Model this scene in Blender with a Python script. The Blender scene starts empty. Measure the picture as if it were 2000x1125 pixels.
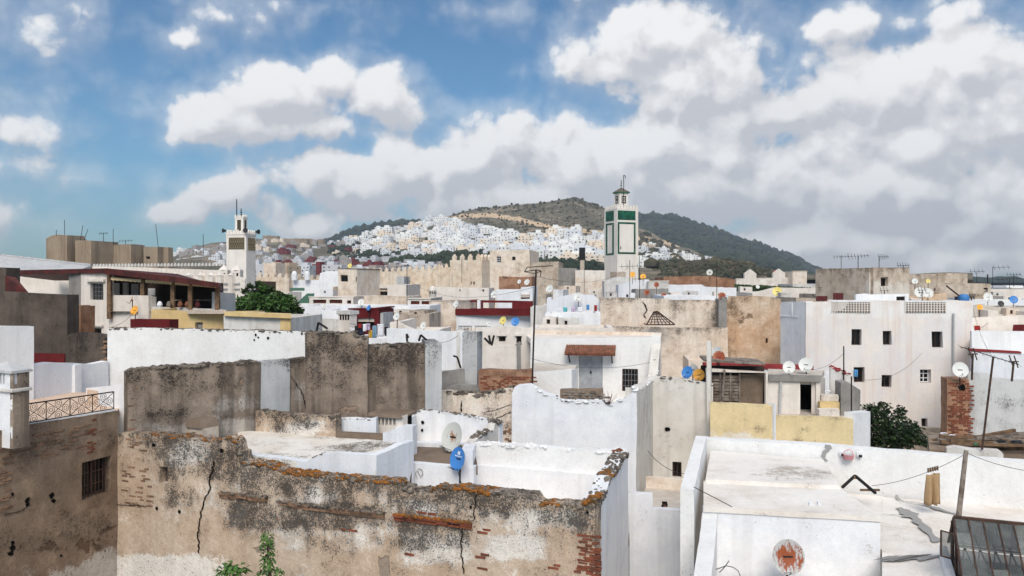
import bpy, bmesh, math, random
from math import radians, sin, cos, pi, exp, atan2, sqrt, hypot
from mathutils import Vector, Matrix, Euler, noise as mn

# ------------------------------------------------------------------ scene, camera, sky, sun, exposure
scene = bpy.context.scene
COL = scene.collection
F, EYE, HZ = 1540.0, 12.0, 548.0       # focal length in photo pixels, eye height, horizon row of the photo
R = random.Random(7)

cam_data = bpy.data.cameras.new('camera')
cam = bpy.data.objects.new('camera', cam_data); COL.objects.link(cam)
cam.location = (0, 0, EYE); cam.rotation_euler = (radians(90), 0, 0)
cam_data.sensor_width = 36; cam_data.lens = F / 2000 * 36
cam_data.shift_y = -(562.5 - HZ) / 2000
cam_data.clip_start = 0.1; cam_data.clip_end = 20000
scene.camera = cam

EXPO = 1.10
vs = scene.view_settings
vs.view_transform = 'Standard'; vs.look = 'None'; vs.gamma = 1; vs.exposure = EXPO
vs.use_curve_mapping = False

SUN_DIR = Vector((0.0, -0.74, 0.67)).normalized()
sun_el = math.asin(SUN_DIR.z); sun_rot = atan2(SUN_DIR.x, SUN_DIR.y)
sl = bpy.data.lights.new('sun', 'SUN'); sl.energy = 1.3; sl.angle = radians(30); sl.color = (1, 0.915, 0.80)
sun = bpy.data.objects.new('sun', sl); COL.objects.link(sun)
sun.rotation_euler = (-SUN_DIR).to_track_quat('-Z', 'Y').to_euler()

cy = scene.cycles
cy.max_bounces = 8; cy.diffuse_bounces = 5; cy.glossy_bounces = 2; cy.transmission_bounces = 4
cy.transparent_max_bounces = 8; cy.volume_bounces = 0; cy.use_denoising = True
cy.use_adaptive_sampling = True; cy.adaptive_threshold = 0.02
cy.caustics_reflective = False; cy.caustics_refractive = False

def C(r, g, b):
    f = lambda v: ((v/255.0+0.055)/1.055)**2.4 if v > 10 else v/255.0/12.92
    return (f(r), f(g), f(b), 1.0)

class Nodes:
    """small helper to write node trees"""
    def __init__(s, tree): s.t = tree
    def new(s, kind, **kw):
        n = s.t.nodes.new(kind)
        for k, v in kw.items(): setattr(n, k, v)
        return n
    def put(s, sock, v):
        if isinstance(v, bpy.types.NodeSocket): s.t.links.new(v, sock)
        elif v is not None: sock.default_value = v
    def m(s, op, a, b=None, c=None, clamp=False):
        n = s.new('ShaderNodeMath', operation=op, use_clamp=clamp)
        s.put(n.inputs[0], a)
        if b is not None: s.put(n.inputs[1], b)
        if c is not None: s.put(n.inputs[2], c)
        return n.outputs[0]
    def vm(s, op, a, b=None):
        n = s.new('ShaderNodeVectorMath', operation=op); s.put(n.inputs[0], a)
        if b is not None: s.put(n.inputs[1], b)
        return n.outputs[1] if op in ('LENGTH', 'DOT_PRODUCT') else n.outputs[0]
    def mix(s, f, a, b, blend='MIX'):
        n = s.new('ShaderNodeMix', data_type='RGBA', blend_type=blend)
        s.put(n.inputs[0], f); s.put(n.inputs[6], a); s.put(n.inputs[7], b)
        return n.outputs[2]
    def noise(s, vec, scale, detail=4, rough=.55, dist=0):
        n = s.new('ShaderNodeTexNoise'); s.put(n.inputs['Vector'], vec)
        n.inputs['Scale'].default_value = scale; n.inputs['Detail'].default_value = detail
        n.inputs['Roughness'].default_value = rough; n.inputs['Distortion'].default_value = dist
        return n.outputs['Fac']
    def smooth(s, v, lo, hi, a=0., b=1.):
        n = s.new('ShaderNodeMapRange', interpolation_type='SMOOTHSTEP')
        s.put(n.inputs[0], v); s.put(n.inputs[1], lo); s.put(n.inputs[2], hi); s.put(n.inputs[3], a); s.put(n.inputs[4], b)
        return n.outputs[0]
    def attr(s, name):
        return s.new('ShaderNodeAttribute', attribute_name=name).outputs['Fac']

# ---- sky: Nishita air with cumulus banks laid out by azimuth and elevation, noise everywhere else
world = bpy.data.worlds.new('World'); scene.world = world; world.use_nodes = True
def build_sky():
    t = world.node_tree; t.nodes.clear(); N = Nodes(t)
    sky = N.new('ShaderNodeTexSky', sky_type='NISHITA', sun_disc=False)
    sky.sun_elevation = sun_el; sky.sun_rotation = sun_rot % (2*pi)
    sky.altitude = 200; sky.air_density = 1.0; sky.dust_density = 0.9; sky.ozone_density = 2.0
    d = N.new('ShaderNodeTexCoord').outputs['Generated']
    sep = N.new('ShaderNodeSeparateXYZ'); N.put(sep.inputs[0], d)
    az = N.m('ARCTAN2', sep.outputs[0], sep.outputs[1]); el = N.m('ARCSINE', sep.outputs[2])
    comb = N.new('ShaderNodeCombineXYZ'); N.put(comb.inputs[0], az); N.put(comb.inputs[1], el)
    # x, y, rx, ry, weight: each cloud lump, read as directions of the sky
    L = [(420,232,125,58,1),(545,195,140,75,1.1),(632,160,75,50,1),(740,205,105,62,1),(600,250,215,50,.9),(800,235,75,50,.75),(470,262,150,40,.5),
         (345,415,72,36,.85),(420,385,85,42,.9),(478,368,55,38,.55),(595,440,80,36,.7),(535,440,40,36,.4),(640,470,120,34,.5),
         (620,335,100,60,.9),(700,370,170,62,1),(800,325,85,66,1),(900,325,150,80,1.1),(1000,295,130,85,1.1),(1130,320,190,100,1.2),
         (1290,290,150,78,1.2),(1350,340,260,105,1.3),(1500,360,220,90,1.2),(1640,290,105,85,1.1),(1770,285,110,85,1.1),(1740,375,250,100,1.2),
         (1900,430,210,95,1),(1600,470,330,75,1.1),(1880,500,300,60,.9),(1000,400,320,66,1.1),(760,420,200,40,.6),(2050,360,110,70,1),(2200,420,300,120,1),
         (1280,85,170,98,1.2),(1180,135,130,60,.9),(1390,150,180,95,1.2),(1500,215,260,75,1),(1740,190,270,105,1),(1900,120,190,90,.95),(1980,235,170,110,1),
         (1660,45,260,42,.62),(1480,75,120,70,.6),(2150,150,260,150,1),(1000,235,110,36,.5),(1090,180,90,40,.4),
         (350,78,80,36,.45),(425,22,110,34,.30),(40,242,90,38,.5),(90,25,200,70,.26),(160,345,280,36,.24),(60,190,60,20,.2),(520,8,90,20,.2),(960,20,80,24,.2),(-250,150,260,90,.8),(-200,420,300,60,.7),
         (600,-120,400,70,.7),(1500,-150,500,110,1)]
    def ang(px, py):
        a = atan2(px-1000, F); return a, math.atan((HZ-py)/F*cos(a))
    def field(p, lumps):
        acc = None
        for (x, y, rx, ry, w) in lumps:
            a, e = ang(x, y); ra = rx/F*cos(a)**2; re = ry/F*cos(a)
            v = N.vm('SUBTRACT', p, (a, e, 0)); v = N.vm('MULTIPLY', v, (1/ra, 1/re, 0))
            r = N.vm('LENGTH', v); val = N.m('MULTIPLY_ADD', r, -0.8*w, w)
            acc = val if acc is None else N.m('SMOOTH_MAX', acc, val, 0.3)
        return acc
    warp = N.new('ShaderNodeTexNoise'); N.put(warp.inputs['Vector'], d); warp.inputs['Scale'].default_value = 9
    warp.inputs['Detail'].default_value = 5
    wv = N.vm('SUBTRACT', warp.outputs['Color'], (.5, .5, .5)); wv = N.vm('MULTIPLY', wv, (.07, .05, .0))
    def dens(dv, p):
        n1 = N.noise(dv, 5.5, 6, .55); n2 = N.noise(dv, 2.4, 6, .55); n3 = N.noise(dv, 17, 12, .63, .25)
        vo = N.new('ShaderNodeTexVoronoi', feature='F1', voronoi_dimensions='3D'); N.put(vo.inputs['Vector'], N.vm('ADD', dv, N.vm('MULTIPLY', wv, (.8, .8, .8)))); vo.inputs['Scale'].default_value = 15; vo.inputs['Detail'].default_value = 2.5; vo.inputs['Roughness'].default_value = .6
        b = field(p, L)
        gen = N.m('ADD', N.smooth(n2, .42, .62, -.3, 1.0), N.smooth(el, .30, .58, -.75, .15))             # scattered cloud for the rest of the sky
        b = N.m('MAXIMUM', b, N.m('SUBTRACT', gen, .35))
        b = N.m('MINIMUM', b, .95)
        b = N.m('ADD', b, N.m('ADD', N.m('MULTIPLY', N.m('SUBTRACT', n1, .5), 1.05), N.m('ADD', N.m('MULTIPLY', N.m('SUBTRACT', n3, .5), .8), N.m('MULTIPLY', N.m('SUBTRACT', 1.0, vo.outputs['Distance']), .46))))
        return b
    p0 = N.vm('ADD', comb.outputs[0], wv)
    D0 = dens(d, p0)
    D1 = dens(N.vm('ADD', d, (-.010, 0, .020)), N.vm('ADD', p0, (-.010, .020, 0)))
    alpha = N.m('MAXIMUM', N.smooth(D0, .10, .42), N.smooth(D0, -.30, .5, 0., .45))
    lit = N.smooth(N.m('SUBTRACT', D0, D1), -.34, .36)
    shade = field(p0, [(1330,430,380,62,.9),(700,400,220,48,.5),(1650,440,300,55,.7),(1500,215,280,70,.55),(1360,370,120,36,.45),(900,400,250,45,.6),(560,270,200,30,.3)])
    shade = N.m('MAXIMUM', shade, 0)
    lit = N.m('SUBTRACT', lit, N.m('MULTIPLY', shade, .42), clamp=True)
    k = 1.0 / SKY_K / 2**EXPO
    sc = lambda c: tuple(v*k for v in c[:3]) + (1,)
    c1 = N.mix(N.smooth(lit, 0, .55), sc(C(207,209,215)), sc(C(233,233,235)))
    cloud = N.mix(N.smooth(lit, .5, 1), c1, sc(C(255,255,255)))
    fwd = N.smooth(N.vm('DOT_PRODUCT', d, tuple(SUN_DIR)), -.3, 1.0, 1.0, 2.5)    # thin cloud glows towards the sun
    cloud = N.mix(1.0, cloud, fwd, blend='MULTIPLY')
    grade = N.mix(1.0, sky.outputs[0], SKY_TINT, blend='MULTIPLY')
    out = N.mix(N.m('MULTIPLY', alpha, .97), grade, cloud)
    bg = N.new('ShaderNodeBackground'); N.put(bg.inputs[0], out); bg.inputs[1].default_value = SKY_K
    o = N.new('ShaderNodeOutputWorld'); t.links.new(bg.outputs[0], o.inputs[0])
SKY_K = 0.075
SKY_TINT = (0.31, 0.52, 0.62, 1)
build_sky()
world.cycles.sampling_method = 'MANUAL'; world.cycles.sample_map_resolution = 512
# ------------------------------------------------------------------ geometry helpers
def P(px, py, d): return Vector(((px-1000)/F*d, d, EYE-(py-HZ)/F*d))   # photo direction + distance -> place
def Q(px, d): return Vector(((px-1000)/F*d, d))
def ZZ(py, d): return EYE-(py-HZ)/F*d
def along(A, ang, px):
    """point where the line from A, turned by ang (right end nearer), crosses the direction of column px"""
    u = Vector((cos(radians(ang)), -sin(radians(ang)))); t = (px-1000)/F
    s = (t*A.y-A.x)/(u.x-t*u.y)
    return A+u*s
def V3(p, z): return Vector((p.x, p.y, z))

def thing(name, label, cat, loc=(0, 0, 0), group=None, rotz=0):
    o = bpy.data.objects.new(name, None); COL.objects.link(o)
    o.location = loc; o.rotation_euler = (0, 0, rotz); o.empty_display_size = .3
    o['label'] = label; o['category'] = cat; o['kind'] = 'thing'
    if group: o['group'] = group
    return o
def tag(o, label, cat, group=None):
    o['label'] = label; o['category'] = cat; o['kind'] = 'thing'
    if group: o['group'] = group
    return o
def mesh_obj(name, verts, faces, mat, parent=None, smooth=None, attrs=None, local=False):
    me = bpy.data.meshes.new(name)
    off = Vector(parent_loc(parent)) if (parent and not local) else Vector((0, 0, 0))
    me.from_pydata([tuple(Vector(v)-off) for v in verts], [], faces); 
    if attrs:
        for k, vals in attrs.items():
            a = me.attributes.new(k, 'FLOAT', 'POINT'); a.data.foreach_set('value', vals)
    me.update()
    if smooth:
        me.polygons.foreach_set('use_smooth', [True]*len(me.polygons))
        if smooth != True: me.set_sharp_from_angle(angle=radians(smooth))
    mats = mat if isinstance(mat, (list, tuple)) else [mat]
    for m_ in mats: me.materials.append(m_)
    o = bpy.data.objects.new(name, me); COL.objects.link(o)
    if parent: o.parent = parent
    return o
def parent_loc(p):
    l = Vector((0, 0, 0))
    while p is not None: l += p.location; p = p.parent
    return l
def copy_tree(o, parent=None):
    c = o.copy(); COL.objects.link(c); c.parent = parent
    for ch in list(o.children): copy_tree(ch, c)
    return c

BOXF = [(0,1,2,3),(7,6,5,4),(0,4,5,1),(1,5,6,2),(2,6,7,3),(3,7,4,0)]
class MB:
    """collects boxes, tubes and lathes into one mesh"""
    def __init__(s): s.v = []; s.f = []
    def add(s, vs, fs):
        k = len(s.v); s.v += [Vector(v) for v in vs]; s.f += [tuple(i+k for i in f) for f in fs]; return s
    def box(s, x0, y0, z0, x1, y1, z1):
        return s.add([(x0,y0,z0),(x0,y1,z0),(x1,y1,z0),(x1,y0,z0),(x0,y0,z1),(x0,y1,z1),(x1,y1,z1),(x1,y0,z1)],
                     [(0,1,2,3),(7,6,5,4),(0,4,5,1),(1,5,6,2),(2,6,7,3),(3,7,4,0)])
    def bar(s, a, b, r, n=6, r2=None):
        a = Vector(a); b = Vector(b); r2 = r if r2 is None else r2
        q = (b-a).to_track_quat('Z', 'Y'); vs = []; fs = []
        for j, (p, rr) in enumerate(((a, r), (b, r2))):
            for i in range(n):
                t = 2*pi*(i+.5)/n; vs.append(p+q@Vector((rr*cos(t), rr*sin(t), 0)))
        for i in range(n): fs.append((i, (i+1)%n, n+(i+1)%n, n+i))
        fs.append(tuple(range(n))[::-1]); fs.append(tuple(range(n, 2*n)))
        return s.add(vs, fs)
    def path(s, pts, r, n=5):
        for a, b in zip(pts[:-1], pts[1:]): s.bar(a, b, r, n)
        return s
    def lathe(s, prof, n=16, c=(0,0,0), cap=True):
        c = Vector(c); vs = []; fs = []
        for (r, z) in prof:
            for i in range(n):
                t = 2*pi*i/n; vs.append(c+Vector((r*cos(t), r*sin(t), z)))
        for j in range(len(prof)-1):
            for i in range(n): fs.append((j*n+i, j*n+(i+1)%n, (j+1)*n+(i+1)%n, (j+1)*n+i))
        if cap: fs.append(tuple(range(n))[::-1]); fs.append(tuple(range((len(prof)-1)*n, len(prof)*n)))
        return s.add(vs, fs)
    def prism(s, base, top):
        n = len(base); fs = [tuple(range(n))[::-1], tuple(range(n, 2*n))]
        for i in range(n): fs.append((i, (i+1)%n, n+(i+1)%n, n+i))
        return s.add(list(base)+list(top), fs)
    def build(s, name, mat, parent=None, smooth=None, local=False, bevel=0):
        o = mesh_obj(name, s.v, s.f, mat, parent, smooth, local=local)
        if bevel:
            b = o.modifiers.new('bevel', 'BEVEL'); b.width = bevel; b.segments = 2
        return o

def wob(p, amp):
    a = mn.noise_vector(p*.55); b = mn.noise_vector(p*2.3+Vector((7, 3, 1)))
    return p+a*amp+b*(amp*.3)

class Wall: pass
def wall(root, name, mat, A, B, top, bot, th=.3, holes=(), ds=.6, amp=.025, masks=None, g0=0., glen=.4, jag=0., seed=0., gb=0., gblen=.5):
    """a thick wall from A to B (2D points, left to right as seen from outside). top: height or photo outline [(px,py)].
    holes: photo rectangles cut right through. masks: {attr: [(x0,y0,x1,y1,value)]} where paint is worn, stained or darkened as shade."""
    A = Vector(A[:2]); B = Vector(B[:2]); e = B-A; w = e.length; e = e/w; n = Vector((e.y, -e.x))
    W = Wall(); W.A, W.B, W.e, W.n, W.w, W.th = A, B, e, n, w, th
    def s_of(px):
        t = (px-1000)/F; return (t*A.y-A.x)/(e.x-t*e.y)
    def z_of(px, py, s=None):
        s = s_of(px) if s is None else s
        return EYE-(py-HZ)/F*(A.y+e.y*s)
    def at(px, py, t=0.):
        s = s_of(px); p = A+e*s+n*t; return Vector((p.x, p.y, z_of(px, py, s)))
    W.s, W.z, W.at = s_of, z_of, at
    W.loc = lambda s, z, t=0.: Vector((A.x+e.x*s+n.x*t, A.y+e.y*s+n.y*t, z))
    if isinstance(top, (int, float)): tp = [(0, top), (w, top)]
    else: tp = sorted((s_of(x), z_of(x, y)) for x, y in top)
    def topz(s):
        if s <= tp[0][0]: z = tp[0][1]
        elif s >= tp[-1][0]: z = tp[-1][1]
        else:
            for (s0, z0), (s1, z1) in zip(tp[:-1], tp[1:]):
                if s0 <= s <= s1: z = z0+(z1-z0)*((s-s0)/(s1-s0) if s1 > s0 else 0); break
        if jag:
            q = Vector((s*1.0+seed*17.3, A.x*.3, 1.7))
            z += jag*(mn.noise(q*1.7)*.5+mn.noise(q*6)*.45+mn.noise(q*16)*.3)
        return z
    W.topz = topz
    hr = []
    for (x0, y0, x1, y1) in holes:
        a, b = s_of(x0), s_of(x1); xm = (x0+x1)/2
        hr.append((a, z_of(xm, y1), b, z_of(xm, y0)))
    W.holes = hr
    def lines(lo, hi, fixed, step):
        L = sorted(set([lo, hi]+[f for f in fixed if lo < f < hi])); out = []
        for a, b in zip(L[:-1], L[1:]):
            k = max(1, int(math.ceil((b-a)/step-1e-6)))
            out += [a+(b-a)*i/k for i in range(k)]
        return out+[hi]
    xs = lines(0, w, [h[0] for h in hr]+[h[2] for h in hr]+[s for s, z in tp], ds)
    tops = [topz(x) for x in xs]; tmin, tmax = min(tops), max(tops)
    hz = max([h[3] for h in hr], default=-1e9)
    zm = max(hz+.01, min(tmin-.03, tmin-.15*(tmax-tmin))); zm = max(zm, bot+.01)
    zl = lines(bot, zm, [h[1] for h in hr]+[h[3] for h in hr], ds)
    k = max(1, int(math.ceil((tmax-zm)/ds)))
    nx, nz = len(xs), len(zl)+k
    def zz(i, j):
        if j < len(zl): return zl[j]
        f = (j-len(zl)+1)/k; return zm+(tops[i]-zm)*f
    def solid(i, j):
        if i < 0 or j < 0 or i >= nx-1 or j >= nz-1: return False
        cx = (xs[i]+xs[i+1])/2
        if j >= len(zl)-1: return True
        cz = (zl[j]+zl[j+1])/2
        return not any(h[0] < cx < h[2] and h[1] < cz < h[3] for h in hr)
    idx = {}; verts = []; faces = []; gv = {}
    use = bool(masks) or g0 > 0 or gb > 0
    names = ['grime_shade', 'peel', 'white'] if use else []
    for nm in names: gv[nm] = []
    def vid(i, j, b):
        kk = (i, j, b)
        if kk in idx: return idx[kk]
        s, z = xs[i], zz(i, j); p = W.loc(s, z, -th*b)
        if amp: p = wob(p, amp)
        idx[kk] = len(verts); verts.append(p)
        if use:
            dist = tops[i]-z; vals = {'grime_shade': g0*exp(-max(dist, 0)/glen)+gb*exp(-max(z-bot, 0)/gblen), 'peel': 0, 'white': 0}
            if masks:
                q = W.loc(s, z); px = 1000+F*q.x/q.y; py = HZ+(EYE-z)/q.y*F
                px += 9*mn.noise(q*1.9)+4*mn.noise(q*6); py += 7*mn.noise(q*1.9+Vector((9,9,9)))+4*mn.noise(q*6+Vector((5,5,5)))
                for nm, lst in masks.items():
                    for (x0, y0, x1, y1, v) in lst:
                        cx, cy_ = (x0+x1)/2, (y0+y1)/2; rx, ry = abs(x1-x0)/2, abs(y1-y0)/2
                        m_ = max(abs(px-cx)/rx, abs(py-cy_)/ry); f = min(1, max(0, (1.5-m_)/1.0)); f = f*f*(3-2*f)
                        vals[nm] += v*f
            for nm in names: gv[nm].append(vals[nm])
        return idx[kk]
    for i in range(nx-1):
        for j in range(nz-1):
            if not solid(i, j): continue
            a, b, c, d = (i, j), (i+1, j), (i+1, j+1), (i, j+1)
            f = [vid(*q, 0) for q in (a, b, c, d)]; g = [vid(*q, 1) for q in (a, b, c, d)]
            faces.append(tuple(f)); faces.append(tuple(g[::-1]))
            if not solid(i, j-1): faces.append((f[1], f[0], g[0], g[1]))
            if not solid(i, j+1): faces.append((f[3], f[2], g[2], g[3]))
            if not solid(i-1, j): faces.append((f[0], f[3], g[3], g[0]))
            if not solid(i+1, j): faces.append((f[2], f[1], g[1], g[2]))
    W.obj = mesh_obj(name, verts, faces, mat, root, smooth=38 if amp else None, attrs=gv if use else None)
    W.root = root
    return W
def wbox(W, root, name, mat, s0, s1, z0, z1, t0, t1, amp=0, parent=None):
    """box on a wall: s along it, z up, t outwards"""
    vs = [W.loc(s, z, t) for z in (z0, z1) for (s, t) in ((s0, t1), (s0, t0), (s1, t0), (s1, t1))]
    if amp: vs = [wob(v, amp) for v in vs]
    return mesh_obj(name, vs, BOXF, mat, parent or root)
def pxbox(W, root, name, mat, x0, y0, x1, y1, t0, t1, parent=None):
    xm = (x0+x1)/2
    return wbox(W, root, name, mat, W.s(x0), W.s(x1), W.z(xm, y1), W.z(xm, y0), t0, t1, parent=parent)

def window(W, i, root, kind='dark', frame=None, inset=.16, fw=.05):
    """fill hole i of a wall: pane, frame, bars"""
    s0, z0, s1, z1 = W.holes[i]; frame = frame or M['darkwood']; w = s1-s0; h = z1-z0; g = .012
    if kind == 'open':
        return None
    pm = {'dark': M['pane'], 'grille': M['pane'], 'shutter': M['darkwood'], 'white': M['pane'], 'red': M['redwood'], 'grey': M['greydoor']}.get(kind, M['pane'])
    pane = wbox(W, root, 'window' if kind not in ('door', 'grey') else 'door', pm, s0+g, s1-g, z0+g, z1-g, -inset-.03, -inset)
    m = MB()
    def bar(a0, a1, b0, b1, t0, t1):
        vs = [W.loc(s, z, t) for z in (b0, b1) for (s, t) in ((a0, t1), (a0, t0), (a1, t0), (a1, t1))]; m.add(vs, BOXF)
    if kind in ('dark', 'grille', 'white', 'red'):
        fm = M['white'] if kind == 'white' else frame
        t0, t1 = -inset-.02, -inset+.04
        bar(s0+g, s0+g+fw, z0+g, z1-g, t0, t1); bar(s1-g-fw, s1-g, z0+g, z1-g, t0, t1)
        bar(s0+g+fw, s1-g-fw, z1-g-fw, z1-g, t0, t1-.004); bar(s0+g+fw, s1-g-fw, z0+g, z0+g+fw, t0, t1-.004)
        bar((s0+s1)/2-.02, (s0+s1)/2+.02, z0+g+fw, z1-g-fw, t0, t1-.008)
        if kind == 'white':
            for q in (.33, .66): bar(s0+g+fw, s1-g-fw, z0+h*q-.02, z0+h*q+.02, t0, t1-.012)
        m.build('frame', fm, pane)
    if kind == 'grille':
        k = max(3, int(w/.11)); mm = MB()
        for q in range(1, k): mm.bar(W.loc(s0+w*q/k, z0+.01, -.05), W.loc(s0+w*q/k, z1-.01, -.05), .009, 4)
        for q in range(1, 4): mm.bar(W.loc(s0+.01, z0+h*q/4, -.05), W.loc(s1-.01, z0+h*q/4, -.05), .009, 4)
        mm.build('grille', M['galv'], pane)
    return pane

def house(name, label, x0, x1, d, ang, top, D, mat, roof=None, drop=.5, bot=0., holes=(), kinds=None, th=.3, ds=1.0, amp=.03,
          cat='house', group=None, masks=None, g0=0., side=None, sideholes=(), jag=0., inset=.16, right_top=None, coping=None, frame=None, seed=0., root=None):
    """a flat-roofed house: front wall between photo columns x0 and x1 at distance d, body D metres deep"""
    A = Q(x0, d); B = along(A, ang, x1); v = Vector((sin(radians(ang)), cos(radians(ang))))
    mid = (A+B)/2
    r = root or thing(name, label, cat, (mid.x, mid.y, bot), group)
    W = wall(r, 'wall', mat, A, B, top if not isinstance(top, tuple) else list(top), bot, th, holes, ds, amp, masks, g0, jag=jag, seed=seed)
    zl, zr = W.topz(0), W.topz(W.w); sm = side or mat
    rt = right_top if right_top is not None else zr
    W.right = wall(r, 'wall', sm, B+v*th, B+v*(D-th), rt, bot, th, sideholes, ds, amp, None, g0, jag=jag, seed=seed+1)
    wall(r, 'wall', sm, A+v*(D-th), A+v*th, zl, bot, th, (), ds, amp, None, g0, jag=jag, seed=seed+2)
    wall(r, 'wall', sm, B+v*D, A+v*D, min(zl, zr), bot, th, (), ds*1.5, amp, None, g0, jag=jag, seed=seed+3)
    zt = min(zl, zr, rt)-drop; q = th*.55; u = W.e
    c = [A+v*q+u*q, B+v*q-u*q, B+v*(D-q)-u*q, A+v*(D-q)+u*q]
    MB().prism([V3(p, zt-.2) for p in c], [V3(p, zt) for p in c]).build('roof', roof or M['roof'], r)
    if coping:
        for i, (a, b) in enumerate(((A, B), (B, B+v*D))):
            e = (b-a).normalized(); nn = Vector((e.y, -e.x)); za = (zl if i == 0 else zr); zb = zr if i == 0 else rt
            o = [a-e*.05+nn*.06, b+e*.06*(1-i)+nn*.06, b+e*.06*(1-i)-nn*(th+.05), a-e*.05*(1-i)+e*(.02*i+.31*i)-nn*(th+.05)]
            if i == 1: o[0] = a+e*(th+.1)+nn*.055; 
            zz_ = [za, zb, zb, za]
            MB().prism([V3(p, z+.01) for p, z in zip(o, zz_)], [V3(p, z+.09) for p, z in zip(o, zz_)]).build('coping', coping, r)
    if holes:
        for i in range(len(holes)):
            kk = kinds[i] if isinstance(kinds, (list, tuple)) else (kinds or 'dark')
            window(W, i, r, kk, inset=inset, frame=frame)
    for i in range(len(sideholes)): window(W.right, i, r, 'dark', inset=inset, frame=frame)
    W.root = r; W.v = v; W.roofz = zt; W.D = D
    return W

# ------------------------------------------------------------------ materials
M = {}
def weathered_group():
    g = bpy.data.node_groups.new('weathered', 'ShaderNodeTree'); I = g.interface
    for nm, ty, dv in [('Base','NodeSocketColor',None),('Var','NodeSocketColor',None),('White','NodeSocketColor',None),('Peel','NodeSocketColor',None),('Dirt','NodeSocketColor',None),
                       ('VarAmt','NodeSocketFloat',.5),('WhiteAmt','NodeSocketFloat',-.2),('PeelAmt','NodeSocketFloat',0),('DirtAmt','NodeSocketFloat',0),('StreakAmt','NodeSocketFloat',0),('Scale','NodeSocketFloat',1),('Mottle','NodeSocketFloat',.12),('BumpAmt','NodeSocketFloat',.4)]:
        s = I.new_socket(nm, in_out='INPUT', socket_type=ty)
        if dv is not None: s.default_value = dv
    I.new_socket('Shader', in_out='OUTPUT', socket_type='NodeSocketShader')
    N = Nodes(g); gi = N.new('NodeGroupInput'); go = N.new('NodeGroupOutput'); In = gi.outputs
    pos = N.new('ShaderNodeNewGeometry').outputs['Position']
    pos = N.vm('MULTIPLY', pos, In['Scale'])
    nb = N.noise(pos, .33, 4); nm_ = N.noise(pos, 1.5, 7, .62); nf = N.noise(pos, 8.5, 7, .7, .3); nff = N.noise(pos, 30, 5, .75, .2)
    p2 = N.vm('ADD', pos, (31.7, 11.3, 5.1)); nm2 = N.noise(p2, 1.05, 8, .62)
    st = N.noise(N.vm('MULTIPLY', pos, (2.6, 2.6, .16)), 1, 6, .62)
    sep = N.new('ShaderNodeSeparateXYZ')
    col = N.mix(N.m('MULTIPLY', N.smooth(N.m('ADD', N.m('MULTIPLY', nb, .5), N.m('MULTIPLY', nm_, .5)), .40, .62), In['VarAmt']), In['Base'], In['Var'])
    c = lambda n, k: N.m('MULTIPLY', N.m('SUBTRACT', n, .5), k)
    wm = N.smooth(N.m('ADD', N.m('ADD', N.attr('white'), In['WhiteAmt']), N.m('ADD', N.m('ADD', c(nm2, 1.7), c(nff, 1.6)), c(nf, 1.3))), .28, .62)
    col = N.mix(N.m('MULTIPLY', wm, .92), col, In['White'])
    pm = N.smooth(N.m('ADD', N.m('ADD', N.attr('peel'), In['PeelAmt']), N.m('ADD', c(nm2, 2.0), c(nf, .5))), .48, .56)
    col = N.mix(pm, col, In['Peel'])
    gr_ = N.m('MINIMUM', N.m('MULTIPLY', N.attr('grime_shade'), N.smooth(st, .36, .62, .65, 1.35)), .58)
    dm = N.smooth(N.m('ADD', N.m('ADD', gr_, In['DirtAmt']), N.m('ADD', N.m('ADD', c(nf, 1.7), c(nff, 3.0)), c(nm_, 1.5))), .24, .86)
    sm = N.m('MULTIPLY', N.smooth(N.m('ADD', st, c(nf, .25)), .47, .66), In['StreakAmt'])
    dd = N.m('MULTIPLY', N.m('MAXIMUM', dm, sm), .93)
    col = N.mix(dd, col, In['Dirt'])
    mo = N.m('ADD', 1.0, N.m('MULTIPLY', c(nf, 4.2), In['Mottle']))
    mo = N.m('ADD', mo, N.m('MULTIPLY', N.m('ADD', c(nb, 1.6), c(nff, 2.6)), In['Mottle']))
    col = N.mix(1.0, col, mo, blend='MULTIPLY')
    h = N.m('ADD', N.m('MULTIPLY', nf, .5), nm_); h = N.m('SUBTRACT', h, N.m('MULTIPLY', pm, .5))
    bp = N.new('ShaderNodeBump'); N.put(bp.inputs['Height'], h); N.put(bp.inputs['Strength'], In['BumpAmt']); bp.inputs['Distance'].default_value = .035
    b = N.new('ShaderNodeBsdfPrincipled'); N.put(b.inputs['Base Color'], col); b.inputs['Roughness'].default_value = .92
    b.inputs['Specular IOR Level'].default_value = .15; N.put(b.inputs['Normal'], bp.outputs[0])
    g.links.new(b.outputs[0], go.inputs[0])
    return g
WG = weathered_group()
def plaster(name, base, var=None, white=(228,226,224), peel=(150,130,110), dirt=(74,66,58), va=.6, pa=0, da=0, sa=0, sc=1, mo=.12, bu=.4, wa=-.2):
    m = bpy.data.materials.new(name); m.use_nodes = True; t = m.node_tree; t.nodes.clear()
    g = t.nodes.new('ShaderNodeGroup'); g.node_tree = WG; o = t.nodes.new('ShaderNodeOutputMaterial')
    t.links.new(g.outputs[0], o.inputs[0]); i = g.inputs
    i['Base'].default_value = C(*base); i['Var'].default_value = C(*(var or base)); i['White'].default_value = C(*white)
    i['Peel'].default_value = C(*peel); i['Dirt'].default_value = C(*dirt)
    for k, v in (('VarAmt', va), ('WhiteAmt', wa), ('PeelAmt', pa), ('DirtAmt', da), ('StreakAmt', sa), ('Scale', sc), ('Mottle', mo), ('BumpAmt', bu)): i[k].default_value = v
    M[name] = m; return m
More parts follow.
